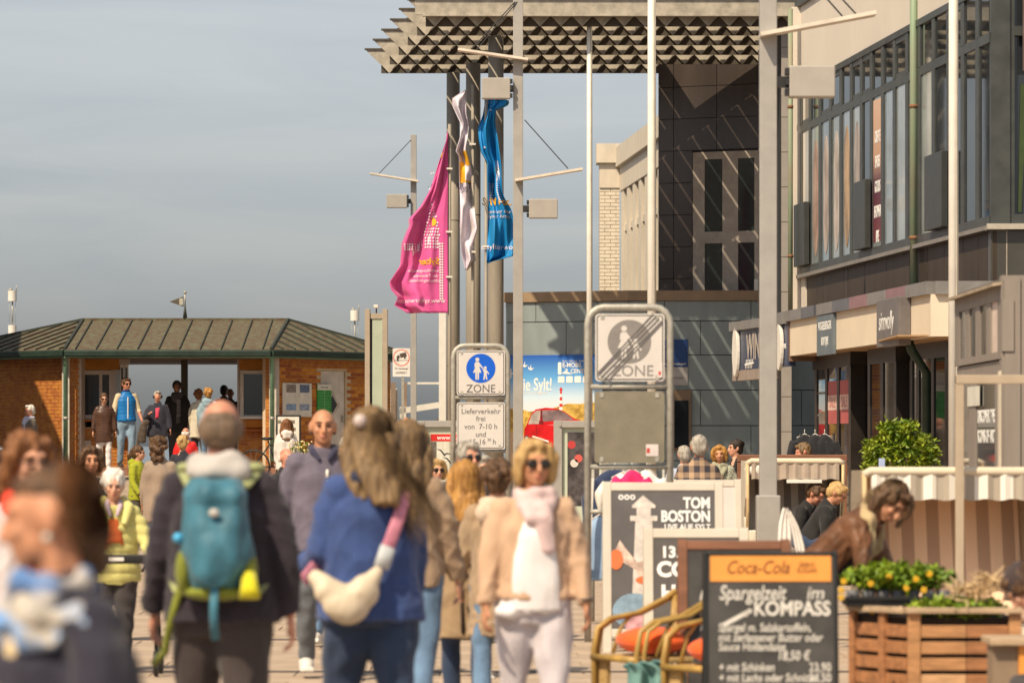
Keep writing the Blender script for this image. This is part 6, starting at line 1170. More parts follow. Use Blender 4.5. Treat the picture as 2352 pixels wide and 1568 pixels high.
    if glasses:
        gm = BLACK if glasses == 'sun' else mat('frame_brown', (.05, .03, .02), .4)
        m = MB(); 
        for q in (-1, 1):
            if glasses == 'sun': m.ell((q*.034, -.094, 1.636), (.031, .008, .024), Hd, 14, 8)
            else: m.tube([Hd((q*.034+.026*math.cos(k*.628), -.101, 1.636+.020*math.sin(k*.628))) for k in range(10)], .0028, 6, closed=True)
            m.tube([Hd((q*.062, -.090, 1.645)), Hd((q*.083, .0, 1.645))], .0035, 6)
        m.tube([Hd((-.010, -.102, 1.642)), Hd((.010, -.102, 1.642))], .0035, 6); m.build('sunglasses' if glasses == 'sun' else 'glasses', glass_mat('dark_lens', (.015, .01, .008)) if glasses == 'sun' else gm, t, True)
    t['_s'] = 0; del t['_s']
    if hair and d < 34 and hs not in ('ring', 'none', 'curly'): strands(t, Hd, T, HAIR[hair], 700 if d < 24 else 350, {'long': .40, 'longwild': .46, 'bob': .20, 'short': .10}.get(hs, .12), int(u), wind=(-.45, .1) if hs == 'longwild' else (0, 0), curl=.010 if hs in ('longwild', 'bob') else .006, a_max=2.0 if hs != 'short' else 2.6)
    return t, T, Hd, sleeves, s
def strands(t, Hd, T, hm, n, Lg, seed, wind=(0, 0), w_=.0026, a_max=2.1, front=0., c=(0, .028, 1.668), r=(.090, .104, .098), curl=.006):
    g = random.Random(seed); m = MB(); N = 9; c = Vector(c)
    for _ in range(n):
        a = g.uniform(-a_max, a_max); e = g.uniform(-.1, 1.45); l_ = Lg*g.uniform(.65, 1.1)*(1 if abs(a) < 1.7 else .75); ph = g.uniform(0, 6.28); k1 = g.uniform(.6, 1.6); q = []; fall = 0.; out_ = g.uniform(.0, .020); ee = e
        for k in range(N):
            ds = l_/(N-1)
            if ee > -.15: ee = max(-.2, ee-ds/.097); d_ = Vector((math.cos(ee)*math.sin(a), math.cos(ee)*math.cos(a), math.sin(ee))); p = c+Vector((d_.x*r[0], d_.y*r[1], d_.z*r[2]))*(1.0+out_*3)
            else: fall += ds; p = p+Vector((wind[0]*ds+curl*math.sin(ph+k*k1), wind[1]*ds+curl*math.cos(ph*1.7+k*k1), -ds))
            if p.z < 1.48 and p.y > -.02 and p.y < .14: p.y += min(.14-p.y, .03)
            P0 = Hd(p) if p.z > 1.52 else Hd(p).lerp(T(p), min(1, (1.52-p.z)/.12)); q.append(P0)
        sx = Vector((math.cos(a), -math.sin(a), 0)); vs = []
        for k, P0 in enumerate(q): ww = w_*(1-.7*k/(N-1)); vs += [P0-sx*ww, P0+sx*ww]
        m.add(vs, [(2*k, 2*k+1, 2*k+3, 2*k+2) for k in range(N-1)])
    m.build('hair_strands', hm, t, True, kind='stuff')
def worn(name, label, cat, t):                         # a thing carried by a person, placed where the person stands
    o = thing(name, label, cat, t.location, 0, local=True); o.rotation_euler = t.rotation_euler; o.scale = t.scale; return o
W1 = Pose(stride=.55, arms=((18, 8, 14), (-14, 8, 10))); W2 = Pose(stride=-.5, arms=((-14, 8, 10), (20, 9, 16)))
ST = Pose(arms=((2, 8, 10), (4, 8, 14)))

# ---- nearest
NAVJ = fab('navy_jacket', (.018, .016, .030), .15)
t, T, Hd, S, s = person('nearest person, profile of brown swept hair with white and blue scarf and navy jacket', 124, 1074, 7.9, -58, 'tan', None, 'none', NAVJ, 'jacket', .80, NAVYF, pose=Pose(hp=8, hy=-34, arms=((5, 18, 10), (6, 18, 25)), sw=.225), fat=1.45, scarf=(mat('scarf_print', (.46, .42, .39), .9, col2=(.10, .20, .42), vs_=8, lo=.46, hi=.56),), fem=True, eyes=False, vox=.0075)
m = MB(); m.ell((0.0, .058, 1.668), (.074, .084, .090), Hd); m.ell((0, .005, 1.708), (.070, .080, .047), Hd); m.ell((0, .085, 1.61), (.062, .048, .07), Hd); m.tube([Hd((.0, .09, 1.60)), T((.0, .10, 1.50))], [.06, .04], 10); remesh('hair', m, HAIR['brown'], t, .0075, 1, fold(.004, 80, 4, (.6, .5, 1.2))); strands(t, Hd, T, HAIR['brown'], 800, .12, 3, c=(0, .050, 1.672), r=(.075, .084, .092), a_max=1.4, w_=.002); strands(t, Hd, T, HAIR['auburn'], 400, .10, 4, c=(0, .050, 1.672), r=(.077, .086, .094), a_max=1.6, w_=.002)
m = MB(); m.ell(Hd((.094, .008, 1.592)), (.006, .010, .010), None); m.build('earring', WHITEP, t, True)
b = worn('shoulder_bag', 'cream strap and bag worn across the nearest navy jacket', 'bag', t); m = MB(); m.tube([T((.12, -.10, 1.44)), T((.02, -.17, 1.25)), T((-.10, -.165, 1.02)), T((-.17, -.12, .92))], [.035]*4, 8, ry=[.008]*4); m.build('strap', mat('strap_cream', (.55, .42, .24), .7), b, True); m = MB(); m.ell(T((-.22, -.06, .84)), (.05, .16, .12)); m.build('pouch', MATS['strap_cream'], b, True)
b = worn('silk_scarf', 'loosely knotted blue and cream scarf end trailing at the nearest shoulder', 'scarf', t); m = MB(); m.tube([T((.06, -.12, 1.44)), T((.13, -.11, 1.41)), T((.20, -.04, 1.40)), T((.24, .04, 1.385))], [.020, .034, .034, .015], 10); m.tube([T((.08, -.14, 1.41)), T((.13, -.14, 1.36)), T((.20, -.08, 1.35))], [.018, .030, .018], 10); m.tube([T((-.10, -.10, 1.43)), T((-.03, -.15, 1.38)), T((.07, -.14, 1.40))], [.02, .035, .02], 10); remesh('silk', m, mat('scarf_blue', (.16, .30, .56), .8, col2=(.46, .41, .34), vs_=8, lo=.45, hi=.58), b, .008, 2, fold(.010, 40, 2))
person('woman with reddish hair, glasses and white coat behind the nearest profile', 58, 998, 15.2, 24, 'fair', 'auburn', 'long', fab('cream_white', (.58, .52, .52), .08), 'coat', .70, DENIM, pose=Pose(hy=12, hp=5, arms=((5, 10, 30), (5, 10, 20))), fat=1.05, glasses='thin', scarf=(fab('red_scarf', (.60, .045, .02)), .3), fem=True, under=fab('red_top', (.60, .06, .03)))
# ---- man with backpack
BPK = fab('pack_teal', (.035, .145, .205), .28, .6); LIME = fab('lime', (.17, .19, .02), .25); LIMEP = fab('lime_pale', (.31, .33, .15), .15)
t, T, Hd, S, s = person('balding man seen from behind with teal backpack and dark purple jacket', 508, 916, 15.7, 180, 'ruddy', 'stubble', 'ring', fab('aubergine', (.024, .017, .026), .2), 'jacket', .86, fab('brown_trousers', (.048, .036, .035)), pose=Pose(stride=.35, arms=((-4, 11, 8), (6, 11, 14)), sw=.195), fat=1.2)
m = MB(); m.ell((0, .045, 1.60), (.080, .070, .060), Hd); m.ell((0, .060, 1.66), (.072, .058, .05), Hd); remesh('hair', m, HAIR['stubble'], t, .008, 2)
m = MB(); m.tube([T((.085*math.cos(k*.3927), .045+.085*math.sin(k*.3927), 1.475+.02*math.sin(k*.3927))) for k in range(16)], .050, 10, closed=True); m.ell(T((0, .13, 1.46)), (.13, .065, .055)); remesh('hood', m, fab('pale_grey', (.43, .40, .375), .12), t, .011, 3, fold(.008, 28, 6))
b = worn('backpack', 'teal hiking backpack with lime straps on the balding man', 'backpack', t)
m = MB(); m.loft([(1.00, .105, .07, 0, .235), (1.04, .138, .095, 0, .24), (1.13, .148, .115, 0, .255), (1.25, .142, .115, 0, .255), (1.36, .13, .10, 0, .24), (1.42, .10, .075, 0, .225)], 20, T); m.ell((0, .25, 1.36), (.135, .12, .075), T); m.ell((0, .345, 1.12), (.10, .05, .12), T); remesh('pack_body', m, BPK, b, .010, 3, fold(.011, 26, 3, (1, 1, .8)))
m = MB(); m.ell((-.13, .25, 1.07), (.035, .07, .09), T); m.ell((.13, .25, 1.07), (.035, .07, .09), T); m.ell((0, .24, .985), (.14, .09, .035), T); remesh('side_pocket', m, LIME, b, .011, 2)
m = MB(); m.tube([T((-.13, .31, 1.06)), T((-.14, .345, .985)), T((-.10, .35, .99))], [.03, .045, .03], 9); m.build('yellow_pouch', fab('yellow', (.55, .50, .01)), b, True)
m = MB()
for q in (-1, 1): m.tube([T((q*.10, .18, 1.40)), T((q*.145, .03, 1.465)), T((q*.14, -.10, 1.36)), T((q*.15, -.13, 1.18)), T((q*.18, .03, 1.02)), T((q*.15, .17, .98))], [.03]*6, 8, ry=[.012]*6); m.ell((q*.135, .02, 1.475), (.045, .07, .022), T)
m.build('shoulder_strap', LIMEP, b, True); m = MB(); m.tube([T((0, .34, 1.02)), T((0.005, .33, .90)), T((0, .30, .80))], [.017]*3, 8, ry=[.006]*3); m.build('hanging_strap', BPK, b, True); m = MB(); m.tube([T((.15, .17, 1.0)), T((.20, .10, .84)), T((.22, .05, .74)), T((.27, .02, .69))], [.016]*4, 8); m.build('lime_strap', LIME, b, True)
m = MB(); m.ell((.0, .373, 1.30), (.022, .012, .018), T); m.build('logo_patch', mat('patch_grey', (.42, .40, .37), .6), b, True); m = MB(); m.tube([T((.005, .37, 1.17)), T((.0, .365, 1.10))], [.012, .012], 8); m.build('buckle', DARK, b, True); m = MB(); m.ell((.148, .28, 1.20), (.022, .03, .022), T); m.build('bottle_cap', mat('bottle_blue', (.06, .35, .60), .3), b, True)
# ---- woman in blue jacket
BLUEJ = fab('blue_jacket', (.034, .066, .20), .18)
t, T, Hd, S, s = person('woman with long wind blown hair, blue jacket and cream crossbody bag', 850, 941, 17, -158, 'fair', 'sandy', 'longwild', BLUEJ, 'jacket', .82, DENIMD, pose=Pose(stride=.4, hy=-28, arms=((6, 8, 16), (8, 8, 60)), sw=.19), fat=1.27, fem=True)
m = MB(); m.tube([T((.095*math.cos(k*.3927), .05+.085*math.sin(k*.3927), 1.455)) for k in range(16)], .036, 9, closed=True); remesh('inner_hood', m, fab('ink_blue', (.018, .024, .06)), t, .011, 2, fold(.006, 30, 5))
m = MB(); m.ell(Hd((.03, .135, 1.70)), (.03, .022, .03)); m.build('hair_clip', mat('clip_pearl', (.55, .45, .42), .3), t, True)
b = worn('crossbody_bag', 'cream leather crescent bag on a pink striped strap over blue jacket', 'bag', t)
zz = .86; ang = [(-.02+math.cos(a)*.17, zz+math.sin(a)*.15) for a in [math.pi+k*math.pi/10 for k in range(11)]]
m = MB(); m.ell(T((.19, .225, .90)), (.115, .06, .085)); m.ell(T((.25, .20, .955)), (.075, .055, .06)); m.ell(T((.11, .235, .955)), (.07, .05, .075)); m.tube([T((.315, .13, 1.03)), T((.27, .19, .98)), T((.19, .22, .93)), T((.10, .235, .97)), T((.035, .225, 1.06))], [.025, .05, .06, .05, .024], 14); remesh('pouch', m, mat('cream_leather', (.60, .50, .37), .5, var=.08, bump=.2, bs=40), b, .009, 8, fold(.006, 24, 4)); m = MB(); m.tube([T((.03, .215, 1.06)), T((-.05, .205, 1.25)), T((-.125, .15, 1.42)), T((-.11, -.02, 1.475)), T((.08, -.16, 1.2)), T((.31, .0, 1.0))], [.030]*6, 8, ry=[.007]*6); m.build('strap', mat('strap_pink', (.58, .22, .30), .7, var=.15, vs_=40), b, True); m = MB(); m.tube([T((.03, .225, 1.06)), T((-.005, .22, 1.15))], [.036, .036], 8, ry=[.012, .012]); m.build('strap_end', mat('silver_leather', (.50, .52, .53), .4), b, True)
# ---- purple-grey jacket man
t, T, Hd, S, s = person('bald man facing the camera in a purple grey jacket with white zip pull', 742, 939, 26, 6, 'tan', 'stubble', 'ring', fab('purple_grey', (.115, .098, .132), .16), 'jacket', .84, fab('grey_jeans', (.13, .14, .155), .2), SHOEW, pose=Pose(stride=.45, arms=((-8, 9, 10), (10, 8, 14)), sw=.195), fat=1.12)
m = MB(); m.tube([T((.02, -.135, 1.36)), T((.02, -.142, 1.31))], [.008, .012], 8); m.ell((.022, -.148, 1.285), (.014, .010, .018), T); m.build('zip_pull', WHITEP, t, True); m = MB(); 
for q in (-1, 1): m.tube([T((q*.03, .07, 1.505)), T((q*.078, .02, 1.50)), T((q*.07, -.06, 1.475)), T((q*.025, -.115, 1.42))], [.02, .026, .026, .014], 9)
remesh('collar', m, fab('navy_collar', (.03, .028, .06)), t, .012, 2)
# ---- beige jacket behind the blue woman
person('woman with sandy hair in beige jacket walking away behind the blue jacket', 938, 972, 20.5, 172, 'fair', 'sandy', 'long', fab('beige_jacket', (.31, .21, .135), .14), 'jacket', .86, DENIM, pose=Pose(stride=.5, arms=((5, 12, 14), (12, 14, 22))), fat=1.05, fem=True, under=None)
TR = fab('trench', (.30, .205, .115), .15)
t, T, Hd, S, s = person('woman with long ginger hair in a camel trench coat seen from behind', 1069, 1062, 23, 182, 'fair', 'ginger', 'long', TR, 'coat', .52, DENIMD, pose=Pose(stride=.4, arms=((4, 12, 30), (4, 12, 40)), sw=.18), fat=1.1, fem=True)
m = MB(); m.tube([T((.175*math.cos(k*.3927), .01+.135*math.sin(k*.3927), 1.05)) for k in range(16)], .020, 8, closed=True); m.tube([T((.02, .148, 1.04)), T((.03, .17, .8)), T((.02, .17, .56))], [.014]*3, 8); m.build('belt', fab('brown_belt', (.06, .035, .02)), t, True)
b = worn('orange_bag', 'orange shopping bag carried between the beige jacket and trench coat', 'bag', t); m = MB(); m.loft([(.72, .05, .11, .31, -.02), (.80, .055, .13, .31, -.02), (1.0, .035, .10, .30, -.02), (1.06, .02, .05, .28, -.02)], 14); m.v = [Vector((v.x, v.y, v.z)) for v in m.v]; m.build('sack', mat('orange_bag', (.72, .09, .012), .6), b, True)
t, T, Hd, S, s = person('person with short brown hair and cream hood carrying a grey green backpack', 1143, 1064, 22.6, 176, 'fair', 'brown', 'curly', fab('camel', (.33, .23, .14), .15), 'coat', .56, DENIM, pose=Pose(stride=-.45, arms=((4, 12, 18), (6, 12, 22)), sw=.185), fat=1.05)
m = MB(); m.tube([T((.09*math.cos(k*.3927), .03+.08*math.sin(k*.3927), 1.475)) for k in range(16)], .042, 10, closed=True); m.ell((0, .14, 1.41), (.15, .09, .085), T); remesh('hood', m, fab('cream_hood', (.60, .45, .33)), t, .011, 3, fold(.009, 26, 1))
b = worn('backpack', 'small grey green rucksack on the cream hooded walker', 'backpack', t); m = MB(); m.loft([(.98, .10, .06, -.06, .20), (1.05, .12, .08, -.06, .21), (1.25, .115, .075, -.06, .21), (1.36, .08, .05, -.06, .19)], 16, T); remesh('pack_body', m, fab('sage', (.18, .18, .12), .2), b, .012, 3, fold(.008, 24, 2)); m = MB(); m.ell((-.08, .285, 1.24), (.022, .01, .022), T); m.build('badge', mat('badge', (.55, .42, .12), .5), b, True)
# ---- man with sunglasses and white three-quarter trousers
person('grey haired man with dark sunglasses and white three quarter trousers', 1075, 1017, 26.3, 14, 'ruddy', 'grey', 'short', CHAR, 'jacket', .84, None, SHOEW, pose=Pose(stride=.3, hy=14), fat=1.08, glasses='sun')
t = [o for o in COL.objects if o.name.startswith('person')][-1]
m = MB(); m.loft([(.80, .165, .12, 0, .01), (.95, .175, .125, 0, .01), (1.03, .165, .12, 0, .01)], 16)
for q in (-1, 1): m.tube([(q*.09, .01, .93), (q*.095, -.02, .6), (q*.097, -.03-.06*q, .32)], [.105, .095, .088], 12)
remesh('three_quarter_trousers', m, WHITEF, t, .013, 3, fold(.008, 24, 8))
# ---- blonde woman with sunglasses
BEI = fab('peach_beige', (.50, .325, .21), .10)
t, T, Hd, S, s = person('blonde woman walking towards the camera in beige jacket with pale pink scarf and sunglasses', 1226, 1016, 18.5, 6, 'tan', 'blond', 'bob', BEI, 'jacket', .93, fab('lilac_white', (.52, .475, .50), .05), SHOEW, pose=Pose(stride=.35, hy=10, arms=((6, 11, 14), (4, 11, 18)), sw=.195), fat=1.17, under=WHITEF, open_=True, glasses='sun', scarf=(fab('pale_pink', (.58, .43, .42), .10), .26), fem=True)
m = MB(); m.loft([(.86, .195, .15, 0, .0), (.92, .195, .15, 0, .0), (.99, .18, .135, 0, .0)], 18, T); m.ell((-.14, -.09, .87), (.08, .06, .045), T); remesh('shirt_hem', m, WHITEF, t, .011, 2, fold(.010, 26, 12)); m = MB(); w_ = S[1][4]; m.tube([T(w_+Vector((.036*math.cos(k*.5236), .036*math.sin(k*.5236), .03))) for k in range(12)], .008, 6, closed=True); m.build('wristwatch', DARK, t, True)
# ---- middle distance
person('walker in denim and rust pullover almost hidden behind the purple grey jacket', 718, 1048, 30.5, 170, 'fair', 'sandy', 'short', fab('rust', (.22, .08, .04)), 'jacket', .84, DENIM, SHOEW, pose=Pose(stride=.5))
person('walker in blue denim and olive parka glimpsed behind the blue jacket', 905, 1052, 32, 178, 'fair', 'dark', 'short', fab('olive_parka', (.10, .09, .045)), 'coat', .72, DENIML, SHOEW, pose=Pose(stride=-.5))
person('person in sand coat between the ginger hair and the dark sunglasses', 1112, 1050, 31, 4, 'fair', 'grey', 'bob', fab('sand_coat', (.36, .27, .17)), 'coat', .66, CHAR, pose=Pose(stride=.4), fem=True)
person('blonde woman with dark glasses half hidden between beige jackets', 1002, 1057, 36, 22, 'fair', 'blond', 'bob', NAVYF, fem=True, glasses='sun', pose=ST)
person('grey fringed man peering between the bald man and long hair', 800, 1002, 37, 2, 'ruddy', 'grey', 'short', CHAR, pose=ST)
person('bald man in black jacket by the white hooded figure', 659, 1029, 41, 42, 'ruddy', 'white', 'ring', BLACKF, pose=ST, fat=1.1)
YEL_ = fab('pale_yellow', (.60, .56, .20), .06)
t, T, Hd, S, s = person('white haired woman in quilted pale yellow jacket pushing a walker', 262, 1079, 27, 6, 'fair', 'white', 'curly', YEL_, 'jacket', .80, CHAR, pose=Pose(lean=14, hp=-6, arms=((18, 14, 30), (22, 20, 40)), sw=.20), fat=1.22, under=fab('orange_knit', (.62, .13, .03)), collar=False, post=quilt(.012, .085, 4), fem=True)
m = MB(); 
for q in (-1, 1): m.tube([T((q*.05, .03, 1.51)), T((q*.055, -.07, 1.48)), T((q*.022, -.135, 1.40))], [.022, .026, .016], 8)
remesh('collar', m, fab('lilac_collar', (.52, .40, .45)), t, .012, 2); m = MB()
for q in (-1, 1): m.tube([T((q*.07, .06, 1.51)), T((q*.13, -.05, 1.46)), T((q*.085, -.16, 1.33))], [.04, .05, .03], 9)
remesh('hood_edge', m, YEL_, t, .014, 2)
d = 26.4; xr = at(300, 0, d).x; rl = thing('walker', 'black wheeled walker pushed by the woman in yellow', 'walker', (xr-.08, d, 0), local=True)
m = MB()
for q in (-.25, .25): m.tube([(q, .18, .92), (q, .05, .93), (q, -.02, .88), (q*1.05, -.05, .1)], .014, 8); m.cyl((q*1.05, .30, .1), (q, .02, .80), .012, n=8)
m.cyl((-.25, -.02, .80), (.25, -.02, .80), .014); m.build('frame', BLACK, rl, True); m = MB(); m.box((-.24, -.06, .78), (.24, .12, .84)); m.build('bag', BLACKF, rl, bevel=.02); m = MB(); m.box((-.06, -.07, .80), (.04, -.062, .825)); m.build('label_plate', WHITEP, rl)
for q in (-.26, .26):
    for y in (-.05, .30): m = MB(); m.tube([(q, y+.085*math.cos(k*.5236), .10+.085*math.sin(k*.5236)) for k in range(12)], .015, 6, closed=True); m.build('wheel', DARK, rl, True)
person('woman with dark fringed hair and charcoal top behind the yellow jacket', 208, 1029, 31, 18, 'tan', 'brown', 'bob', CHAR, pose=ST, fem=True, under=None, collar=False)
person('young person in olive lime jacket looking over the shoulder', 318, 1025, 58, 62, 'fair', 'brown', 'pony', fab('olive_lime', (.30, .32, .012), .1), 'jacket', .84, fab('camo', (.055, .05, .042), .4, vs_=12), pose=Pose(hy=18, hp=4, arms=((10, 10, 30), (10, 10, 30)), sw=.175), hood=True, post=quilt(.006, .07, 2))
t = [o for o in COL.objects if o.name.startswith('person')][-1]; m = MB(); m.loft([(.93, .176, .135, 0, .01), (1.02, .174, .134, 0, .01), (1.12, .17, .13, 0, .01)], 16); remesh('lower_panel', m, BLACKF, t, .016, 2)
person('woman in taupe coat with curly dark bun seen from behind', 366, 1006, 46, 174, 'tan', 'brown', 'curly', fab('taupe_coat', (.29, .215, .16), .1), 'coat', .70, DENIML, pose=Pose(stride=.3, arms=((2, 9, 16), (4, 9, 16))), fat=1.1, fem=True)
t = [o for o in COL.objects if o.name.startswith('person')][-1]; m = MB(); 
for k in range(14): m.ell((rng.uniform(-.07, .08), .10+rng.uniform(-.02, .04), 1.56+rng.uniform(-.08, .08)), (.04, .04, .045))
remesh('curls', m, HAIR['brown'], t, .014, 1, fold(.010, 50, 3))
# ---- at the kiosk
person('woman in glossy brown quilted coat and white trousers before the kiosk', 239, 904, 76.9, 12, 'fair', 'brown', 'bun', mat('fabric_brown_quilt', (.075, .035, .022), .42, var=.2), 'coat', .64, WHITEF, SHOEW, pose=Pose(stride=.15, hp=8, arms=((2, 12, 8), (2, 12, 8)), sw=.185), fat=1.08, fem=True, glasses='sun', post=quilt(.010, .062, 1), z=1.08)
person('tall man in bright blue quilted vest and jeans beside the passage', 290, 869, 78.7, 20, 'ruddy', 'brown', 'short', mat('fabric_blue_vest', (.008, .16, .46), .5, var=.08), 'vest', .90, DENIML, pose=Pose(stride=.15, hy=14, arms=((0, 11, 12), (6, 13, 28))), fat=1.05, glasses='sun', sleeve=fab('cream_shirt', (.60, .50, .34)), post=quilt(.010, .075, 3), z=1.13)
t = [o for o in COL.objects if o.name.startswith('person')][-1]; m = MB(); m.tube([(0, -.128, .93), (0, -.135, 1.2), (0, -.13, 1.38)], .012, 6); m.build('zip', PRINTW, t); m = MB(); m.tube([(.06*math.cos(k*.3927), .012+.062*math.sin(k*.3927), 1.505) for k in range(16)], .02, 8, closed=True); m.build('collar', fab('deep_blue', (.01, .03, .16)), t, True)
t, T, Hd, S, s = person('grey haired woman with headphones and navy coat carrying a brown jacket', 362, 899, 77, 2, 'ruddy', 'grey', 'short', fab('ink_coat', (.022, .022, .036)), 'jacket', .74, fab('sand', (.48, .36, .23)), pose=Pose(stride=.2, arms=((20, 18, 95, 35), (2, 14, 14)), sw=.20), fat=1.2, fem=True, scarf=None, under=fab('pink_collar', (.60, .05, .10)), z=1.1)
m = MB(); m.tube([Hd((.088*math.cos(k*math.pi/8), .01, 1.64+.115*math.sin(k*math.pi/8))) for k in range(9)], .008, 6)
for q in (-1, 1): m.ell((q*.092, .01, 1.63), (.018, .032, .038), Hd)
m.build('headphones', BLACK, t, True)
b = worn('carried_jacket', 'brown jacket hanging from the arm of the woman with headphones', 'jacket', t); m = MB(); m.tube([(-.20, -.20, 1.10), (-.30, -.18, .98), (-.33, -.16, .75), (-.32, -.15, .58)], [.05, .09, .10, .06], 12, ry=[.03, .05, .05, .04]); m.tube([(-.40, -.15, .85), (-.44, -.14, .60), (-.42, -.14, .48)], [.03, .045, .03], 8); remesh('cloth', m, fab('brown_coat', (.075, .055, .04)), b, .016, 2, fold(.008, 28, 2))
t, T, Hd, S, s = person('dark clothed man in hood and lettered scarf under the passage roof', 406, 876, 80.0, 0, 'deep', 'dark', 'short', BLACKF, 'coat', .70, CHAR, pose=ST, fat=1.25, hood=True, scarf=(fab('scarf_grey', (.075, .065, .065)), .55), z=1.13); m = MB(); m.ell((0, .035, 1.67), (.10, .10, .11), Hd); remesh('hood', m, BLACKF, t, .018, 2)
text('ZERO-G', Fr((.05, -.185, 1.2), (0, 0, -1), (1, 0, 0)), 0, 0, .10, mat('scarf_ink', (.30, .27, .26), .8), t, c=0)
person('woman in cream coat standing at the passage edge, back turned', 457, 896, 79.2, 168, 'fair', 'auburn', 'curly', fab('cream_coat', (.60, .54, .42)), 'coat', .66, CHAR, pose=ST, fem=True, z=1.13, fat=1.1)
person('person with sunlit curls and pale blue hooded jacket, back turned', 479, 893, 78.4, 172, 'fair', 'ginger', 'curly', fab('pale_blue', (.25, .36, .42)), 'jacket', .80, DENIM, pose=ST, hood=True, z=1.13, fat=1.15)
person('dark haired person in black standing deep inside the passage', 515, 886, 84.5, 170, 'deep', 'dark', 'short', BLACKF, 'jacket', .80, CHAR, pose=ST, z=1.13)
person('bald person in black standing beside the dark haired one in the passage', 529, 892, 83.8, 180, 'deep', None, 'ring', BLACKF, 'jacket', .80, CHAR, pose=ST, z=1.13, fat=1.1)
person('white haired person in red quilted vest walking to the kiosk', 427, 982, 72, 180, 'ruddy', 'white', 'ring', mat('fabric_red', (.62, .02, .02), .5, var=.06), 'jacket', .84, DENIM, pose=ST, fat=1.15, post=quilt(.008, .06, 2))
person('blond child in navy coat behind the person in red', 420, 1004, 66, 178, 'fair', 'blond', 'curly', NAVYF, 'jacket', .82, DENIML, pose=ST)
person('white haired woman in grey jacket with lilac scarf by the brick wall', 68, 931, 76.0, -58, 'ruddy', 'white', 'short', fab('warm_grey', (.14, .115, .09)), 'jacket', .82, CHAR, pose=Pose(hy=-8, arms=((5, 9, 12), (10, 12, 60))), fat=1.2, fem=True, scarf=(fab('lilac_scarf', (.46, .46, .58)), .5), glasses='thin')
t, T, Hd, S, s = person('brown haired person in white hooded top facing the advert board', 659, 964, 73, 182, 'fair', 'auburn', 'long', fab('white_hoodie', (.66, .62, .58), .05), 'jacket', .74, WHITEF, pose=ST, hood=True, fat=1.15, fem=True)
person('dark clothed person partly hidden by the far lamp post', 934, 958, 74.5, 150, 'ruddy', None, 'ring', fab('brown_jacket', (.06, .04, .03)), 'jacket', .8, CHAR, pose=ST)
person('kiosk attendant silhouetted behind the right hand kiosk window', 598, 908, 81.0, -80, 'deep', 'dark', 'short', BLACKF, 'jacket', .8, CHAR, pose=Pose(hp=12), H=1.62, z=1.13)
# ---- right side
PLAID = mat('fabric_plaid', (.16, .10, .065), .85, var=0, bump=.2, bs=90)
def plaid(m_):
    t_ = m_.node_tree; n = t_.nodes; tcn = n.new('ShaderNodeTexCoord'); s_ = n.new('ShaderNodeSeparateXYZ'); t_.links.new(tcn.outputs['Object'], s_.inputs[0]); acc = None
    for ax, fr_ in ((0, 9.), (2, 8.)):
        a = n.new('ShaderNodeMath'); a.operation = 'MULTIPLY'; a.inputs[1].default_value = fr_; t_.links.new(s_.outputs[ax], a.inputs[0]); f_ = n.new('ShaderNodeMath'); f_.operation = 'FRACT'; t_.links.new(a.outputs[0], f_.inputs[0]); g = n.new('ShaderNodeMath'); g.operation = 'GREATER_THAN'; g.inputs[1].default_value = .55; t_.links.new(f_.outputs[0], g.inputs[0])
        if acc is None: acc = g
        else: q = n.new('ShaderNodeMath'); q.operation = 'ADD'; t_.links.new(acc.outputs[0], q.inputs[0]); t_.links.new(g.outputs[0], q.inputs[1]); h_ = n.new('ShaderNodeMath'); h_.operation = 'MULTIPLY'; h_.inputs[1].default_value = .5; t_.links.new(q.outputs[0], h_.inputs[0]); acc = h_
    r = n.new('ShaderNodeValToRGB'); e = r.color_ramp.elements; e[0].color = (.04, .035, .045, 1); e[1].color = (.40, .27, .17, 1); t_.links.new(acc.outputs[0], r.inputs[0]); t_.links.new(r.outputs[0], n['Principled BSDF'].inputs['Base Color'])
plaid(PLAID)
person('grey haired man in brown plaid shirt with his back to the camera', 1606, 1002, 38.5, 180, 'ruddy', 'grey', 'short', PLAID, 'jacket', .78, DENIMD, pose=ST, fat=1.15)
person('man in pale blue shirt standing just beyond the plaid shirt', 1572, 1026, 46, 168, 'ruddy', 'grey', 'short', fab('pale_blue_shirt', (.40, .44, .54)), 'jacket', .84, CHAR, pose=Pose(hy=20), fat=1.1)
person('smiling woman with ginger bob in a green grey woven jacket', 1655, 1024, 50, -6, 'tan', 'ginger', 'bob', mat('fabric_woven', (.16, .17, .11), .85, col2=(.42, .42, .34), vs_=55, lo=.45, hi=.55), 'jacket', .84, CHAR, pose=Pose(lean=4, hr=-6, arms=((2, 12, 10), (2, 16, 10))), fat=1.1, fem=True, scarf=(fab('sage_scarf', (.30, .29, .20)),))
person('woman with dark tied hair in profile behind the ginger woman', 1688, 1012, 54, -72, 'fair', 'dark', 'bun', BLACKF, 'jacket', .84, CHAR, pose=ST, fem=True)
person('blond grey haired person whose head tops the brown timber frame', 1848, 1018, 49.5, -85, 'ruddy', 'sandy', 'short', CHAR, 'jacket', .84, CHAR, pose=Pose(hp=15))
person('dark bearded man sitting hunched in the grey striped beach chair', 1812, 0, 43.9, 62, 'ruddy', 'brown', 'short', BLACKF, 'jacket', .9, DENIMD, pose=Pose(sit=True, lean=30, hp=5, arms=((30, 10, 50), (30, 10, 50))), H=1.72, z=0, eyes=False)
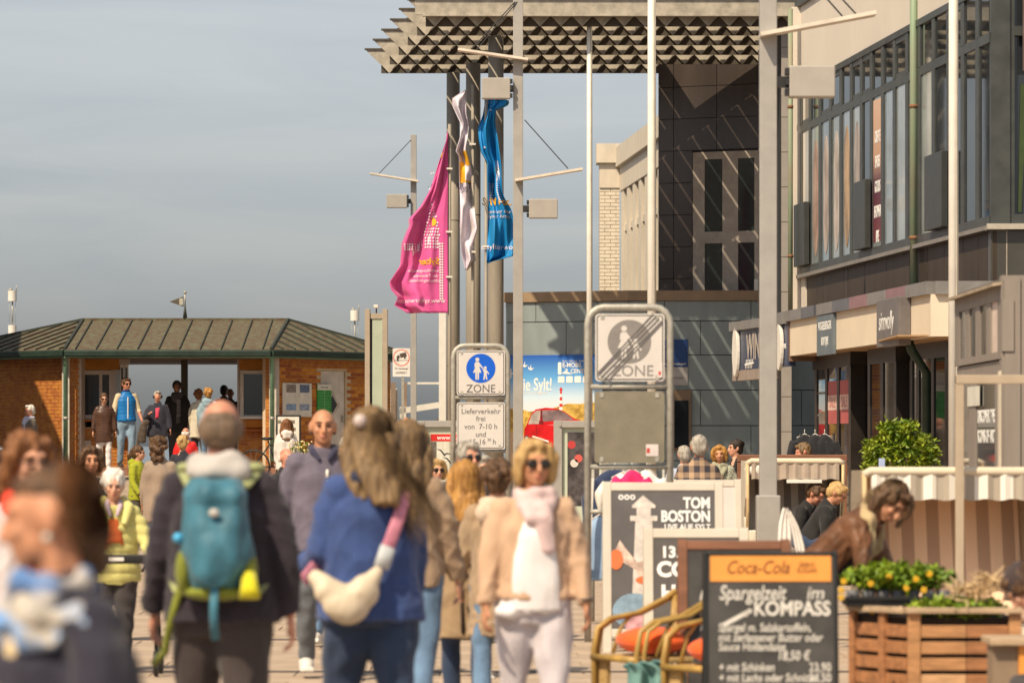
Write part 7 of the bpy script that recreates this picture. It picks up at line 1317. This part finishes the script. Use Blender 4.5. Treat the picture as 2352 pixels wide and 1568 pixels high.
person('tanned blond man with glasses sitting in the beach chair, hand raised', 1858, 0, 43.6, 78, 'tan', 'blond', 'short', BLACKF, 'jacket', .9, DENIMD, pose=Pose(sit=True, lean=28, hp=5, arms=((30, 10, 95), (40, 10, 110))), H=1.72, z=0, glasses='thin', eyes=False)
LEA = mat('fabric_leather', (.13, .055, .024), .55, var=.35, vs_=6, bump=.25, bs=25)
t, T, Hd, S, s = person('woman in brown leather jacket bending forward over the plants', 1868, 0, 21.6, 70, 'tan', 'brown', 'short', LEA, 'jacket', .93, BLACKF, pose=Pose(lean=47, hp=4, hy=-24, arms=((60, 8, 12), (64, 8, 12)), sw=.18), H=1.60, fat=1.02, post=crease(.013, 12, 3), fem=True, z=0, under=fab('black_top', (.02, .015, .015)), open_=True, collar=False)
m = MB(); 
for q in (-1, 1): m.tube([T((q*.03, .08, 1.50)), T((q*.10, .0, 1.475)), T((q*.10, -.12, 1.36)), T((q*.07, -.15, 1.22))], [.04, .052, .045, .028], 9)
strands(t, Hd, T, HAIR['sandy'], 500, .22, 8, curl=.012, a_max=2.0); remesh('fleece_collar', m, fab('fleece', (.46, .34, .18), .15), t, .011, 2, fold(.006, 60, 2)); m = MB()
for q in (-1, 1): m.tube([Hd((q*.06, .02, 1.70)), Hd((q*.095, .02, 1.58)), Hd((q*.085, -.02, 1.47))], [.04, .034, .012], 8)
m.tube([Hd((.03, -.07, 1.73)), Hd((.05, -.12, 1.66)), Hd((.05, -.125, 1.56))], [.03, .02, .008], 8)
remesh('loose_hair', m, HAIR['brown'], t, .009, 1, fold(.008, 60, 1))
t, T, Hd, S, s = person('seated person in dark knit cap and cream fleece at the right edge', 2515, 0, 18.6, -100, 'fair', 'brown', 'short', fab('cream_fleece', (.62, .50, .32), .15), 'jacket', .9, CHAR, pose=Pose(sit=True, lean=32, hp=15, arms=((20, 10, 50), (20, 10, 50))), H=1.55, z=0, eyes=False)
m = MB(); m.ell((0, .02, 1.675), (.096, .112, .105), Hd); remesh('knit_cap', m, fab('knit_brown', (.045, .028, .026), .2), t, .010, 2)
bake()
